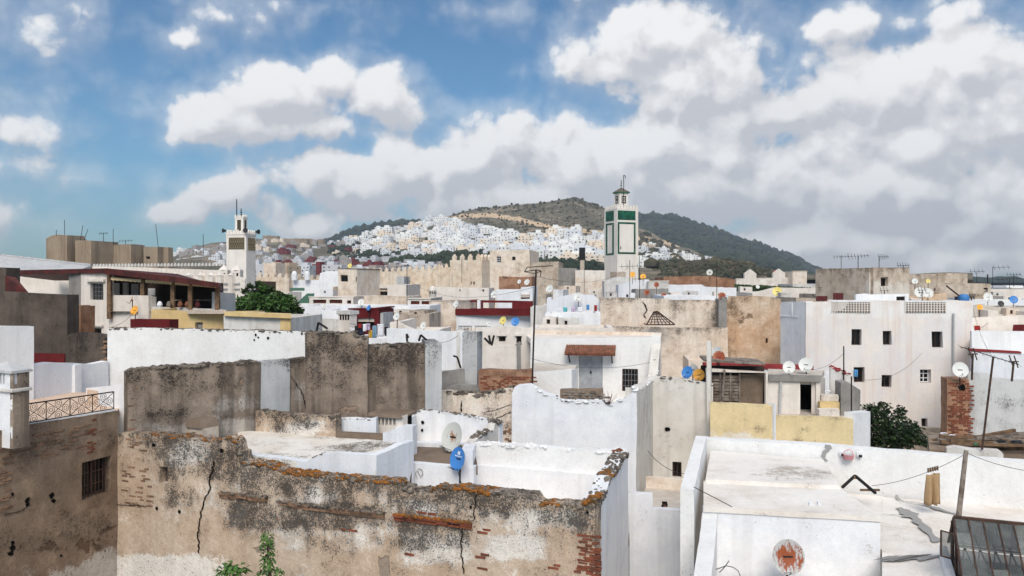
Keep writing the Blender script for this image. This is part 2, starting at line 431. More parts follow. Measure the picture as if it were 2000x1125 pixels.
def simple(name, col, rough=.7, metal=0., mot=.15, sc=6., alpha=None, spec=.3, bump=0., var=None):
    m = bpy.data.materials.new(name); m.use_nodes = True; t = m.node_tree; b = t.nodes['Principled BSDF']; N = Nodes(t)
    pos = N.new('ShaderNodeNewGeometry').outputs['Position']; n = N.noise(pos, sc, 5, .6)
    f = N.m('ADD', 1.0, N.m('MULTIPLY', N.m('SUBTRACT', n, .5), mot*2.4))
    base = C(*col)
    if var: base = N.mix(N.smooth(N.noise(pos, sc*.35, 6, .65), .42, .6), C(*col), C(*var))
    cc = N.mix(1.0, base, f, blend='MULTIPLY'); N.put(b.inputs['Base Color'], cc)
    b.inputs['Roughness'].default_value = rough; b.inputs['Metallic'].default_value = metal; b.inputs['Specular IOR Level'].default_value = spec
    if alpha is not None: b.inputs['Alpha'].default_value = alpha
    if bump:
        bp = N.new('ShaderNodeBump'); N.put(bp.inputs['Height'], n); bp.inputs['Strength'].default_value = bump; bp.inputs['Distance'].default_value = .03
        N.put(b.inputs['Normal'], bp.outputs[0])
    M[name] = m; return m

plaster('white', (230,230,231), (219,220,225), peel=(206,202,196), dirt=(172,168,164), va=1., da=.03, sa=.22, pa=-.08, mo=.09, bu=.5)
plaster('white_b', (218,220,226), (227,228,231), peel=(190,188,186), dirt=(158,156,156), va=1., da=.04, sa=.22, pa=-.08, mo=.09, bu=.5)
plaster('white_w', (226,218,210), (214,204,194), peel=(190,176,160), dirt=(150,138,126), va=.9, da=.02, sa=.2, pa=-.1, mo=.09, bu=.4)
plaster('white_d', (214,211,207), (196,190,184), peel=(172,158,142), dirt=(112,104,96), va=.8, da=.08, sa=.25, pa=-.12, mo=.08, bu=.35)
plaster('white_rough', (230,229,228), (218,216,214), peel=(170,150,132), dirt=(132,124,116), va=.7, da=-.04, sa=.06, pa=-.16, mo=.09, bu=.6)
plaster('offwhite', (218,214,208), (204,198,190), peel=(176,160,144), dirt=(128,118,108), va=.8, da=.0, sa=.22, mo=.06, bu=.3)
plaster('b1wall', (226,217,209), (216,213,214), peel=(212,184,164), dirt=(202,172,152), va=.9, da=-.0, sa=.34, pa=-.12, mo=.07, bu=.45)
plaster('greywall', (214,214,213), (198,198,197), peel=(176,174,170), dirt=(92,90,88), va=1., da=.06, sa=.22, pa=-.06, mo=.1, bu=.45)
plaster('beige', (227,214,200), (212,192,173), white=(226,218,209), peel=(158,136,116), dirt=(96,86,78), va=1., pa=.02, da=.07, sa=.14, mo=.2, bu=.9, wa=.16)
plaster('beige2', (212,188,164), (194,160,130), white=(226,214,200), peel=(140,114,92), dirt=(86,74,64), va=1., pa=.10, da=.08, sa=.12, mo=.26, bu=1.1, wa=.14)
plaster('tan', (200,186,171), (178,161,144), white=(212,204,194), peel=(124,106,90), dirt=(82,72,64), va=1., pa=.02, da=.12, sa=.2, mo=.22, bu=.9, wa=.06)
plaster('brown', (156,140,125), (122,108,97), white=(180,172,164), peel=(152,130,113), dirt=(50,45,42), va=.9, pa=-.02, da=.18, sa=.65, mo=.26, bu=1.1, wa=.04)
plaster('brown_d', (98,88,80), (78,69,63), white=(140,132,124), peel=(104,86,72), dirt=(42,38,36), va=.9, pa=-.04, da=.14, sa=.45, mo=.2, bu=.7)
plaster('f1wall', (146,126,108), (120,101,85), white=(178,169,160), peel=(104,82,67), dirt=(60,51,44), va=.9, pa=-.0, da=.14, sa=.2, mo=.3, bu=1.3, wa=.0)
plaster('f2wall', (198,179,160), (178,154,132), white=(224,218,211), peel=(148,133,119), dirt=(54,51,49), va=.9, pa=-.14, da=.12, sa=.14, mo=.26, bu=1.2, wa=.12)
plaster('grey', (150,146,142), (130,126,122), white=(200,198,196), peel=(110,104,98), dirt=(84,80,76), va=.8, da=.05, sa=.35, mo=.1, bu=.4)
plaster('greylight', (188,188,188), (172,172,174), peel=(150,146,140), dirt=(86,84,82), va=.8, da=.02, sa=.22, mo=.08, bu=.35)
plaster('yellow', (224,205,162), (213,192,150), white=(222,214,202), peel=(216,204,188), dirt=(132,116,94), va=.9, pa=.04, da=.04, sa=.16, mo=.12, bu=.5, wa=-.1)
plaster('yellow2', (216,190,140), (200,170,120), peel=(200,180,150), dirt=(120,100,76), va=.7, pa=-.2, da=-.05, sa=.15, mo=.07, bu=.3)
plaster('maroon', (104,36,38), (84,28,30), peel=(140,90,80), dirt=(52,24,24), va=.8, pa=-.14, da=.05, sa=.2, mo=.12, bu=.3)
plaster('redpaint', (150,62,64), (128,50,50), peel=(176,140,130), dirt=(80,40,38), va=.7, pa=-.14, da=.0, sa=.1, mo=.1, bu=.3)
plaster('brickmass', (168,132,108), (138,98,76), white=(196,180,162), peel=(184,160,138), dirt=(72,54,46), va=.9, pa=.0, da=.12, sa=.2, mo=.3, bu=1.2, sc=1.3)
plaster('apt', (156,140,122), (142,124,106), peel=(124,106,90), dirt=(82,70,62), va=.8, pa=-.1, da=.02, sa=.4, sc=.35, mo=.1, bu=.3)
plaster('fort', (222,208,191), (206,186,164), white=(228,219,206), peel=(170,144,118), dirt=(118,102,88), va=1., pa=-.0, da=.06, sa=.22, sc=.7, mo=.2, bu=.9, wa=.12)
plaster('minaret', (230,224,216), (220,212,204), peel=(196,180,164), dirt=(150,138,128), va=.7, da=-.06, sa=.16, sc=.4, mo=.05, bu=.2)
plaster('roof', (202,194,184), (182,170,158), peel=(150,138,124), dirt=(96,88,80), va=.9, pa=-.04, da=.1, mo=.12, bu=.4, sc=.8)
plaster('roofwhite', (228,223,217), (214,204,194), peel=(200,190,180), dirt=(160,150,140), va=.9, da=.04, pa=-.06, mo=.09, bu=.4)
plaster('roof_r1', (226,221,214), (210,199,186), white=(228,224,218), peel=(112,98,86), dirt=(78,70,62), va=.9, pa=-.1, da=.04, mo=.1, bu=.4)
plaster('roofdark', (128,112,98), (104,90,78), peel=(170,158,144), dirt=(64,56,50), va=.9, pa=-.02, da=.14, mo=.15, bu=.6)
plaster('terracotta_floor', (206,182,162), (194,168,146), dirt=(150,130,114), va=.7, mo=.05, bu=.1)
plaster('rubble', (150,132,114), (120,104,90), peel=(92,78,66), dirt=(64,54,46), va=.9, pa=.1, da=.2, mo=.2, bu=1.)
plaster('ground', (176,166,154), (150,140,128), dirt=(70,62,54), va=.8, da=.1, mo=.1, bu=.3, sc=.2)
simple('brick', (132,74,54), .9, mot=.4, sc=9, var=(100,60,46), bump=.4)
simple('brick_tan', (142,112,90), .9, mot=.4, sc=9, var=(104,82,68), bump=.4)
simple('lichen', (150,92,34), .95, mot=.6, sc=26, var=(92,72,46), bump=.8)
simple('crust', (120,112,102), .95, mot=.5, sc=18, var=(72,64,58), bump=.8)
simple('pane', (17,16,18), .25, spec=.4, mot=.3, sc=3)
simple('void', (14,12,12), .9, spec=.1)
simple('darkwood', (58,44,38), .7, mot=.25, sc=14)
simple('redwood', (108,44,34), .7, mot=.2, sc=8)
simple('wood', (124,98,74), .8, mot=.3, sc=12, var=(96,76,60))
simple('oldwood', (136,126,116), .85, mot=.4, sc=10, var=(96,84,76))
simple('greydoor', (168,172,177), .6, mot=.15, sc=5, var=(150,154,160))
simple('iron', (46,42,42), .6, metal=.5, mot=.2)
simple('rustiron', (84,62,52), .8, metal=.2, mot=.4, sc=14, var=(60,48,44))
simple('galv', (150,152,154), .5, metal=.6, mot=.15)
simple('cable', (40,36,36), .8)
simple('crack', (40,32,27), .95)
simple('patchgrey', (150,148,146), .9, mot=.12, sc=5)
simple('tilegreen', (14,66,48), .4, mot=.9, sc=3.2, var=(30,92,68), spec=.4)
simple('greenroof', (52,92,66), .6, mot=.3, sc=2)
simple('rooftile', (84,36,32), .7, mot=.35, sc=5, var=(62,30,28))
simple('claytile', (138,88,66), .8, mot=.4, sc=16, var=(104,70,54))
simple('valance', (206,184,146), .8, mot=.08)
simple('dish_white', (214,214,210), .45, mot=.06, sc=5)
simple('dish_grey', (182,184,184), .45, mot=.06)
simple('dish_blue', (66,128,196), .4, mot=.05)
simple('dish_orange', (232,166,62), .45, mot=.08)
simple('dish_yellow', (222,204,120), .45, mot=.08)
simple('dish_black', (44,42,44), .5)
simple('blue_plastic', (60,120,180), .5)
simple('black_plastic', (26,26,28), .5)
simple('skin', (176,128,104), .6); simple('hair', (30,22,18), .7); simple('shirt', (120,44,40), .8); simple('trousers_d', (50,52,66), .8)
simple('khaki', (164,136,102), .85, mot=.15, sc=9)
for nm_, c_ in [('cl_white',(226,226,230)),('cl_blue',(90,150,200)),('cl_navy',(40,44,66)),('cl_red',(150,44,40)),('cl_lilac',(196,176,200)),('cl_teal',(96,180,186)),('cl_black',(34,32,36)),('cl_ochre',(200,160,70)),('cl_pink',(214,120,130)),('cl_maroon',(84,36,38)),('cl_stripe',(120,150,170))]:
    simple(nm_, c_, .85, mot=.12, sc=9)
simple('leaf', (58,76,36), .6, mot=.6, sc=3, var=(40,58,28), spec=.3)
simple('leaf2', (72,104,44), .55, mot=.5, sc=6, var=(52,84,34), spec=.35)
simple('leaf_d', (40,56,32), .6, mot=.5, sc=3, var=(28,44,26), spec=.3)
simple('bark', (84,70,58), .9, mot=.3, sc=10, bump=.4)
simple('pine', (44,54,44), .9, mot=.6, sc=.06, var=(58,66,50), spec=.1)
simple('scrub', (66,68,54), .9, mot=.6, sc=.08, var=(86,80,64), spec=.1)
def rust_mat(name, base, rust, thr):
    m = bpy.data.materials.new(name); m.use_nodes = True; t = m.node_tree; b = t.nodes['Principled BSDF']; N = Nodes(t)
    oc = N.new('ShaderNodeTexCoord').outputs['Object']; r = N.vm('LENGTH', N.vm('MULTIPLY', oc, (1, 1, 0)))
    n = N.noise(N.vm('MULTIPLY', oc, (4.2, 1.5, 2)), 1.0, 7, .6); n2 = N.noise(oc, 14, 5, .6)
    v = N.m('SUBTRACT', N.m('ADD', n, N.m('MULTIPLY', N.m('SUBTRACT', n2, .5), .35)), N.m('MULTIPLY', r, .30))
    col = N.mix(N.smooth(v, thr-.06, thr+.08), C(*base), N.mix(n2, C(*rust), C(rust[0]*.6, rust[1]*.5, rust[2]*.5)))
    N.put(b.inputs['Base Color'], col); b.inputs['Roughness'].default_value = .6; M[name] = m
rust_mat('dish_rusty', (178,180,180), (170,86,36), .27)
rust_mat('dish_rust2', (176,128,92), (168,72,28), .2)
rust_mat('dish_spot', (196,196,190), (190,130,82), .45)
# ------------------------------------------------------------------ ground and hills
def struct(o): o['kind'] = 'structure'; return o
struct(mesh_obj('ground', [(-9000,-2000,0),(9000,-2000,0),(9000,12000,0),(-9000,12000,0)], [(0,1,2,3)], M['ground']))

def hill_material(name, cols, thr, sc):
    m = bpy.data.materials.new(name); m.use_nodes = True; t = m.node_tree; b = t.nodes['Principled BSDF']; N = Nodes(t)
    pos = N.new('ShaderNodeNewGeometry').outputs['Position']
    n1 = N.noise(pos, .012*sc, 6, .65); n2 = N.noise(pos, .075*sc, 6, .75); n3 = N.noise(pos, .25*sc, 4, .7)
    v = N.m('ADD', N.m('MULTIPLY', n1, .5), N.m('ADD', N.m('MULTIPLY', n2, .35), N.m('MULTIPLY', n3, .35)))
    col = N.mix(N.smooth(v, thr-.05, thr+.06), C(*cols[0]), C(*cols[1]))
    sc_ = N.smooth(N.m('ADD', N.attr('scar'), N.m('MULTIPLY', N.m('SUBTRACT', n2, .5), .9)), .42, .6)
    col = N.mix(sc_, col, C(*cols[2]))
    gr = N.smooth(N.m('ADD', N.attr('wood'), N.m('MULTIPLY', N.m('SUBTRACT', n2, .5), 1.0)), .42, .6)
    col = N.mix(gr, col, C(*cols[3]))
    mo = N.m('ADD', .75, N.m('MULTIPLY', n3, .5)); col = N.mix(1., col, mo, blend='MULTIPLY')
    N.put(b.inputs['Base Color'], col); b.inputs['Roughness'].default_value = .95; b.inputs['Specular IOR Level'].default_value = .05
    bp = N.new('ShaderNodeBump'); N.put(bp.inputs['Height'], n2); bp.inputs['Strength'].default_value = .7; bp.inputs['Distance'].default_value = 6/sc
    N.put(b.inputs['Normal'], bp.outputs[0])
    M[name] = m
hill_material('hillside', [(150,138,122), (98,94,80), (206,180,150), (50,58,46)], .57, 1)
hill_material('forest', [(66,78,72), (48,60,56), (120,110,96), (46,58,54)], .55, 1)
hill_material('knoll', [(112,92,80), (72,66,54), (150,130,110), (44,50,36)], .55, 2)

class Hill:
    def __init__(s, ridge, d0, d1, pyb, p, rough): s.r, s.d0, s.d1, s.pyb, s.p, s.rough = ridge, d0, d1, pyb, p, rough
    def ridge(s, px):
        r = s.r
        if px <= r[0][0]: return r[0][1]
        for (x0, y0), (x1, y1) in zip(r[:-1], r[1:]):
            if x0 <= px <= x1:
                t = (px-x0)/(x1-x0); t = t*.6+(t*t*(3-2*t))*.4; return y0+(y1-y0)*t
        return r[-1][1]
    def pt(s, px, t, lift=0):
        d = s.d0+(s.d1-s.d0)*t; py = s.pyb+(s.ridge(px)-s.pyb)*(t**s.p)
        q = P(px, py, d); e = s.rough*min(1, t*4)*(1 if t < .95 else .5)
        q.z += e*(mn.noise(q*.006)+.5*mn.noise(q*.02)+.25*mn.noise(q*.06))+lift
        return q
    def t_of(s, px, py):
        k = (s.pyb-py)/(s.pyb-s.ridge(px)); return max(0, min(1, k))**(1/s.p)
    def build(s, name, mat, x0, x1, nx, nt, attr=None):
        vs = []; fs = []; at = {'scar': [], 'wood': []}
        rows = [i/nt for i in range(nt+1)]+[1.06, 1.25, 1.6]
        for j, t in enumerate(rows):
            for i in range(nx+1):
                px = x0+(x1-x0)*i/nx
                if t <= 1: q = s.pt(px, t)
                else:
                    q = s.pt(px, 1); k = (t-1); d = q.y*(1+k*.5); top = q.z
                    q = Vector((q.x*d/q.y, d, top-(top+30)*min(1, k*1.6)*.9))
                vs.append(q)
                py = HZ+(EYE-q.z)/q.y*F
                a = attr(px, py) if attr else (0, 0)
                at['scar'].append(a[0]); at['wood'].append(a[1])
        n = nx+1
        for j in range(len(rows)-1):
            for i in range(nx): fs.append((j*n+i, j*n+i+1, (j+1)*n+i+1, (j+1)*n+i))
        return struct(mesh_obj(name, vs, fs, mat, smooth=True, attrs=at))

def near_line(px, py, pts, w):
    best = 1e9
    for (x0, y0), (x1, y1) in zip(pts[:-1], pts[1:]):
        if x0-8 <= px <= x1+8:
            t = max(0, min(1, (px-x0)/(x1-x0))); best = min(best, abs(py-(y0+(y1-y0)*t)))
    return max(0, 1-best/w)
SCAR = [(870,428),(905,422),(960,420),(1010,428),(1050,438),(1110,448),(1180,455),(1250,465),(1320,478)]
def main_attr(px, py):
    sc = near_line(px, py, SCAR, 9)*.95
    wd = 0
    if 640 < px < 900 and 478 < py < 520: wd = .9*max(0, 1-abs(py-(482+(px-640)*.10))/16)
    if 780 < px < 1200 and 498 < py < 530: wd = max(wd, .6)
    if 1030 < px < 1200 and py < 412: wd = max(wd, .22)
    if px > 1240 and 500 < py < 545: wd = max(wd, .35)
    return sc, wd
H2 = Hill([(-200,545),(200,530),(330,505),(350,484),(430,472),(505,466),(560,466),(640,474),(690,462),(740,448),(800,438),(860,426),(940,406),(1030,398),(1090,393),(1125,387),(1150,397),(1180,408),(1250,447),(1330,482),(1400,506),(1500,530),(1640,546),(1900,546)],
          270, 1250, 546, 1.15, 9)
H2.build('hill', M['hillside'], -200, 1900, 330, 60, main_attr)
HOUSE_TILT = -.18
H1 = Hill([(400,520),(560,500),(625,474),(680,456),(740,440),(790,434),(860,440),(950,470),(1100,540)], 1400, 2000, 546, 1., 10)
H1.build('hill', M['forest'], 400, 1100, 120, 20)
H3 = Hill([(900,470),(1050,440),(1150,426),(1240,420),(1320,426),(1400,452),(1470,474),(1540,499),(1590,525),(1620,543),(1700,550),(2400,552)], 900, 2300, 552, 1., 14)
H3.build('mountain', M['forest'], 900, 2200, 200, 36)
H4 = Hill([(1240,545),(1290,524),(1350,510),(1400,505),(1450,512),(1500,526),(1540,545)], 330, 520, 550, 1., 3)
H4.build('knoll', M['knoll'], 1240, 1540, 90, 20, lambda px, py: (0, .5 if px > 1440 else 0))

# far woods: clumps of small crowns, read as one mass
ICO = None
def clump_mesh(name, places, mat, seed):
    rr = random.Random(seed); vs = []; fs = []
    bm = bmesh.new(); bmesh.ops.create_icosphere(bm, subdivisions=1, radius=1); bv = [v.co.copy() for v in bm.verts]; bf = [tuple(v.index for v in f.verts) for f in bm.faces]; bm.free()
    for (p, r) in places:
        k = len(vs); sx, sz = r*rr.uniform(.8, 1.3), r*rr.uniform(.7, 1.25); q = rr.uniform(0, 6)
        for v in bv:
            j = rr.uniform(.7, 1.2); x = v.x*cos(q)-v.y*sin(q); y = v.x*sin(q)+v.y*cos(q)
            vs.append((p.x+x*sx*j, p.y+y*sx*j, p.z+v.z*sz*j+r*.5))
        fs += [tuple(i+k for i in f) for f in bf]
    o = mesh_obj(name, vs, fs, mat); o['kind'] = 'stuff'; return o
def inside(px, py, poly):
    c = False; n = len(poly)
    for i in range(n):
        x0, y0 = poly[i]; x1, y1 = poly[i-1]
        if (y0 > py) != (y1 > py) and px < (x1-x0)*(py-y0)/(y1-y0)+x0: c = not c
    return c
def scatter(hill, poly, n, seed, rmin, rmax):
    rr = random.Random(seed); xs = [p[0] for p in poly]; ys = [p[1] for p in poly]; out = []; k = 0
    while len(out) < n and k < n*30:
        k += 1; px, py = rr.uniform(min(xs), max(xs)), rr.uniform(min(ys), max(ys))
        if not inside(px, py, poly): continue
        t = hill.t_of(px, py)
        out.append((hill.pt(px, t), rr.uniform(rmin, rmax)))
    return out
def ridge_trees(hill, x0, x1, n, seed, rmin, rmax):
    rr = random.Random(seed); out = []
    for i in range(n):
        px = rr.uniform(x0, x1); out.append((hill.pt(px, rr.uniform(.96, 1.0)), rr.uniform(rmin, rmax)))
    return out
pl = scatter(H2, [(640,474),(760,490),(900,500),(1000,500),(1200,530),(900,530),(790,520),(640,500)], 1300, 3, 1.0, 3.2)
pl += scatter(H2, [(690,492),(700,468),(760,452),(850,430),(900,440),(960,456),(1040,470),(1190,468),(1190,520),(1010,500),(880,496)], 480, 31, 1.0, 2.6)
o = clump_mesh('woodland', pl, M['pine'], 1); o['label'] = 'dark green belt of trees below the hillside town'; o['category'] = 'woodland'
pl = scatter(H2, [(860,428),(1120,392),(1180,410),(1180,470),(1040,466),(960,452)], 520, 4, .5, 1.9)+ridge_trees(H2, 850, 1180, 110, 5, 1.0, 3.0)+scatter(H2, [(1250,450),(1330,484),(1400,508),(1300,540),(1250,530)], 260, 6, 2, 5)
o = clump_mesh('scrub', pl, M['scrub'], 2); o['label'] = 'grey green scrub on the bare upper slope of the hill'; o['category'] = 'scrub'
pl = ridge_trees(H1, 600, 860, 260, 8, 4, 9)
o = clump_mesh('woodland', pl, M['pine'], 3); o['label'] = 'pine wood on the low ridge left of the town'; o['category'] = 'woodland'
pl = ridge_trees(H3, 1200, 1640, 420, 9, 5, 11)+scatter(H3, [(1250,430),(1400,460),(1610,545),(1400,520),(1250,470)], 900, 10, 5, 10)
o = clump_mesh('woodland', pl, M['pine'], 4); o['label'] = 'dark pine forest covering the mountain flank at right'; o['category'] = 'woodland'
pl = scatter(H4, [(1280,530),(1400,508),(1500,528),(1530,545),(1280,545)], 260, 11, .7, 2)
o = clump_mesh('scrub', pl, M['scrub'], 5); o['label'] = 'brown scrub on the small knoll before the mountain'; o['category'] = 'scrub'

# ------------------------------------------------------------------ houses on the far hillside
simple('fh_white', (226,225,223), .9, mot=.08, sc=.2); simple('fh_white2', (208,209,213), .9, mot=.1, sc=.2); simple('fh_cream', (224,208,190), .9, mot=.1, sc=.2)
simple('fh_grey', (160,152,148), .9, mot=.15, sc=.2); simple('fh_red', (112,46,48), .9, mot=.15, sc=.2); simple('fh_tan', (176,158,138), .9, mot=.15, sc=.2); simple('fh_teal', (120,196,186), .9)
simple('fh_dull', (192,192,196), .9, mot=.12, sc=.2); simple('fh_win', (84,84,90), .6)  # lower-quarter white is greyed, cloud shadow put into the colour
def far_house_mesh(seed):
    rr = random.Random(seed); vs = []; fs = []; mi = []
    def box(x0, y0, z0, x1, y1, z1, m_):
        k = len(vs); vs.extend([(x0,y0,z0),(x0,y1,z0),(x1,y1,z0),(x1,y0,z0),(x0,y0,z1),(x0,y1,z1),(x1,y1,z1),(x1,y0,z1)])
        for f in [(0,1,2,3),(7,6,5,4),(0,4,5,1),(1,5,6,2),(2,6,7,3),(3,7,4,0)]: fs.append(tuple(i+k for i in f)); mi.append(m_)
    def vol(x0, x1, y0, y1, h, fl):
        box(x0, y0, -3, x1, y1, h, 0); t = .25
        box(x0, y0, h, x1, y0+t, h+.7, 0); box(x1-t, y0+t, h, x1, y1, h+.7, 0); box(x0, y0+t, h, x0+t, y1, h+.7, 0)
        for f in range(fl):
            zc = (f+.55)*h/fl; k = max(1, int((x1-x0)/2.6))
            for i in range(k):
                if rr.random() < .25: continue
                xc = x0+(x1-x0)*(i+.5)/k+rr.uniform(-.2, .2); ww = rr.uniform(.4, .62)
                box(xc-ww, y0-.06, zc-.65, xc+ww, y0+.1, zc+.65, 1)
            kk = max(1, int((y1-y0)/3.2))
            for i in range(kk):
                if rr.random() < .3: continue
                yc = y0+(y1-y0)*(i+.5)/kk
                box(x1-.1, yc-.5, zc-.6, x1+.06, yc+.5, zc+.6, 1); 
    w = rr.uniform(4, 6); h = rr.choice([3.2, 6.2, 6.4, 9.2]); fl = round(h/3.1)
    vol(-w, w, -4, 5, h, fl)
    if rr.random() < .7:
        a = rr.uniform(-w, w*.2); vol(a, a+rr.uniform(3, 5), -1, 4, h+rr.uniform(2.2, 3.2), 1)
    if rr.random() < .6:
        s_ = rr.choice([-1, 1]); hh = max(2.8, h-3); x0 = w if s_ > 0 else -w-4.5; vol(x0, x0+4.5, -3, 4, hh, max(1, fl-1))
    me = bpy.data.meshes.new('far_house'); me.from_pydata(vs, [], fs); me.update()
    me.polygons.foreach_set('material_index', mi); me.materials.append(M['fh_white']); me.materials.append(M['fh_win'])
    return me
FH = [far_house_mesh(100+i) for i in range(14)]
def far_house(loc, rz, s, mat, label, group):
    o = bpy.data.objects.new('hillside_house', FH[R.randrange(len(FH))]); COL.objects.link(o)
    o.location = loc; o.rotation_euler = (0, 0, rz); o.scale = s
    o.material_slots[0].link = 'OBJECT'; o.material_slots[0].material = M[mat]
    tag(o, label, 'house', group)
    return o
def town(hill, poly, n, seed, mats, label, group, smin, smax, sep, cap=None):
    rr = random.Random(seed); xs = [p[0] for p in poly]; ys = [p[1] for p in poly]; pts = []; k = 0; out = []
    while len(pts) < n and k < n*60:
        k += 1; px, py = rr.uniform(min(xs), max(xs)), rr.uniform(min(ys), max(ys))
        if not inside(px, py, poly): continue
        if any(abs(px-a)*.8+abs(py-b)*1.6 < sep for a, b in pts): continue
        pts.append((px, py))
        out.append((hill.pt(px, hill.t_of(px, py)), rr.choice([0, 0, 1, -1])*pi/2*0+rr.uniform(-.5, .35), (rr.uniform(smin, smax)*1.1, rr.uniform(.8, 1.1), rr.uniform(smin, smax)*.82), rr.choice(mats)))
    return out
WM = ['fh_white']*7+['fh_white2']*5+['fh_cream']*2
GM = ['fh_dull']*5+['fh_white2']*2+['fh_grey']*3+['fh_cream']*1+['fh_red']*2+['fh_tan']
def terrace_rows(hill, poly, seed, mats, smin, smax):
    """houses standing wall to wall in rows that follow the slope"""
    rr = random.Random(seed); xs = [p[0] for p in poly]; out = []; py = max(p[1] for p in poly)
    while py > min(p[1] for p in poly):
        px = min(xs)+rr.uniform(0, 8)
        while px < max(xs):
            y = py+3.5*mn.noise(Vector((px*.02, py*.3, 0)))
            if inside(px, y, poly) and rr.random() > .24:
                out.append((hill.pt(px, hill.t_of(px, y)), HOUSE_TILT+rr.uniform(-.14, .14), (rr.uniform(smin, smax)*1.25, rr.uniform(.9, 1.2), rr.uniform(smin, smax)*rr.choice([.6, .75, .9])), rr.choice(mats)))
            px += rr.uniform(7, 14)
        py -= rr.uniform(4.2, 6.0)
    return out
up = terrace_rows(H2, [(690,492),(700,468),(760,452),(850,430),(900,440),(960,456),(1040,470),(1110,462),(1190,468),(1190,520),(1010,500),(880,496),(780,488)], 21, WM, .75, 1.15)
lo = town(H2, [(500,478),(560,472),(640,482),(740,505),(870,528),(850,545),(500,545)], 125, 22, GM, '', '', .5, .72, 11)
lf = town(H2, [(340,490),(440,477),(445,522),(345,505)], 34, 23, ['fh_white2']*3+['fh_grey']*2+['fh_white'], '', '', .7, 1.0, 10)
ri = town(H2, [(1250,492),(1275,482),(1330,492),(1395,509),(1340,522),(1250,535)], 46, 24, WM+['fh_cream', 'fh_tan'], '', '', .6, .95, 11)
midw = town(H2, [(640,480),(700,470),(860,492),(850,506),(760,500)], 26, 25, ['fh_white2', 'fh_white2', 'fh_white', 'fh_grey', 'fh_cream'], '', '', .75, 1.05, 13)
up.sort(key=lambda q: q[0].y)
CW = {'fh_dull': 'shade-toned white', 'fh_white': 'bright white', 'fh_white2': 'greyish white', 'fh_cream': 'cream', 'fh_grey': 'grey', 'fh_red': 'dark red', 'fh_tan': 'tan'}
def place_word(p, cols):
    px = 1000+F*p.x/p.y
    for x, w in cols:
        if px < x: return w
    return cols[-1][1]
def put(lst, what, cols, rows, group):
    """name each far house by its colour, size and the stretch of slope it stands on"""
    for (p, rz, s, m_) in lst:
        py = HZ+(EYE-p.z)/p.y*F; row = next((w for y, w in rows if py < y), rows[-1][1]); sz = 'wide' if s[0] > (s[2]*1.55) else ('tall' if s[2] > .8 else 'small')
        far_house(p, rz, s, m_, f"{sz if 'far' not in what else 'pale'} {CW[m_]} {what}, {row}, {place_word(p, cols)}", group)
put(up[:140], 'house of the hillside town', [(800,'left end of the white slope'),(900,'below the bare left shoulder'),(1000,'under the tan road cut'),(1100,'below the summit'),(2000,'next to the green minaret')], [(470,'high rows'),(484,'middle rows'),(496,'lower rows'),(600,'lowest row')], 'white houses of the hillside town')
put(lo, 'house of the lower quarter', [(560,'by the lattice minaret'),(640,'below the ruined fortress'),(720,'left of the tree belt'),(800,'under the tree belt'),(2000,'by the ramparts')], [(500,'upper rows'),(518,'middle rows'),(600,'bottom rows')], 'houses of the lower quarter')
put(lf, 'far house left of lattice minaret', [(375,'outer end'),(410,'middle'),(2000,'next to the tower')], [(490,'on top'),(505,'half way down'),(600,'at the foot')], 'far houses left of the minaret')
put(ri, 'house right of the green minaret', [(1290,'close to the tower'),(1335,'mid slope'),(2000,'right end above the knoll')], [(502,'upper row'),(514,'middle row'),(600,'lower row')], 'houses right of the minaret')
put(midw, 'house beside the dark tree belt', [(700,'left end'),(770,'middle'),(2000,'right end')], [(485,'above the trees'),(600,'among the trees')], 'houses along the tree belt')
def merged_houses(lst, label):
    vs = []; fs = []; mi = []; mats = ['fh_white', 'fh_white2', 'fh_cream', 'fh_win']
    for (p, rz, s, m_) in lst:
        me = FH[R.randrange(len(FH))]; k = len(vs); mt = Matrix.Translation(p)@Matrix.Rotation(rz, 4, 'Z')@Matrix.Diagonal((*s, 1))
        vs += [mt@v.co for v in me.vertices]
        for pg in me.polygons: fs.append(tuple(i+k for i in pg.vertices)); mi.append(3 if pg.material_index else mats.index(m_))
    o = mesh_obj('hillside_houses', vs, fs, [M[m_] for m_ in mats]); o.data.polygons.foreach_set('material_index', mi)
    o['kind'] = 'stuff'; o['label'] = label; o['category'] = 'houses'
merged_houses(up[140:], 'dense mass of tiny white houses climbing the upper hillside')
# ------------------------------------------------------------------ wear and small fittings on walls
bm_ = bmesh.new(); bmesh.ops.create_icosphere(bm_, subdivisions=1, radius=1)
ICV = [v.co.copy() for v in bm_.verts]; ICF = [tuple(v.index for v in f.verts) for f in bm_.faces]; bm_.free()
def crust(W, x0, x1, mat, size, n, seed=1, name='lichen', front=.35):
    """uneven crust of lichen or broken mortar along the top of a wall"""
    rr = random.Random(seed); vs = []; fs = []; s0, s1 = W.s(x0), W.s(x1)
    for i in range(n):
        s = rr.uniform(s0, s1)
        if mn.noise(Vector((s*2.1, seed*3.7, 0))) < -.12 and rr.random() < .8: continue
        t = rr.uniform(-W.th, .01) if rr.random() > front else rr.uniform(-.02, .015)
        r = size*(.35+1.5*rr.random()**2.2); c = W.loc(s, W.topz(s)-(rr.uniform(0, size*1.2) if t > -.02 else 0)+size*.05, t)
        k = len(vs); a = rr.uniform(0, 6); sx = rr.uniform(.8, 1.9)
        for v in ICV:
            j = rr.uniform(.7, 1.25)*r; x, y = v.x*sx*j, v.y*j*.8
            vs.append(c+Vector((W.e.x*x+W.n.x*y, W.e.y*x+W.n.y*y, v.z*j*.62)))
        fs += [tuple(q+k for q in f) for f in ICF]
    o = mesh_obj(name, vs, fs, mat, W.obj, smooth=60); o['kind'] = 'stuff'; return o
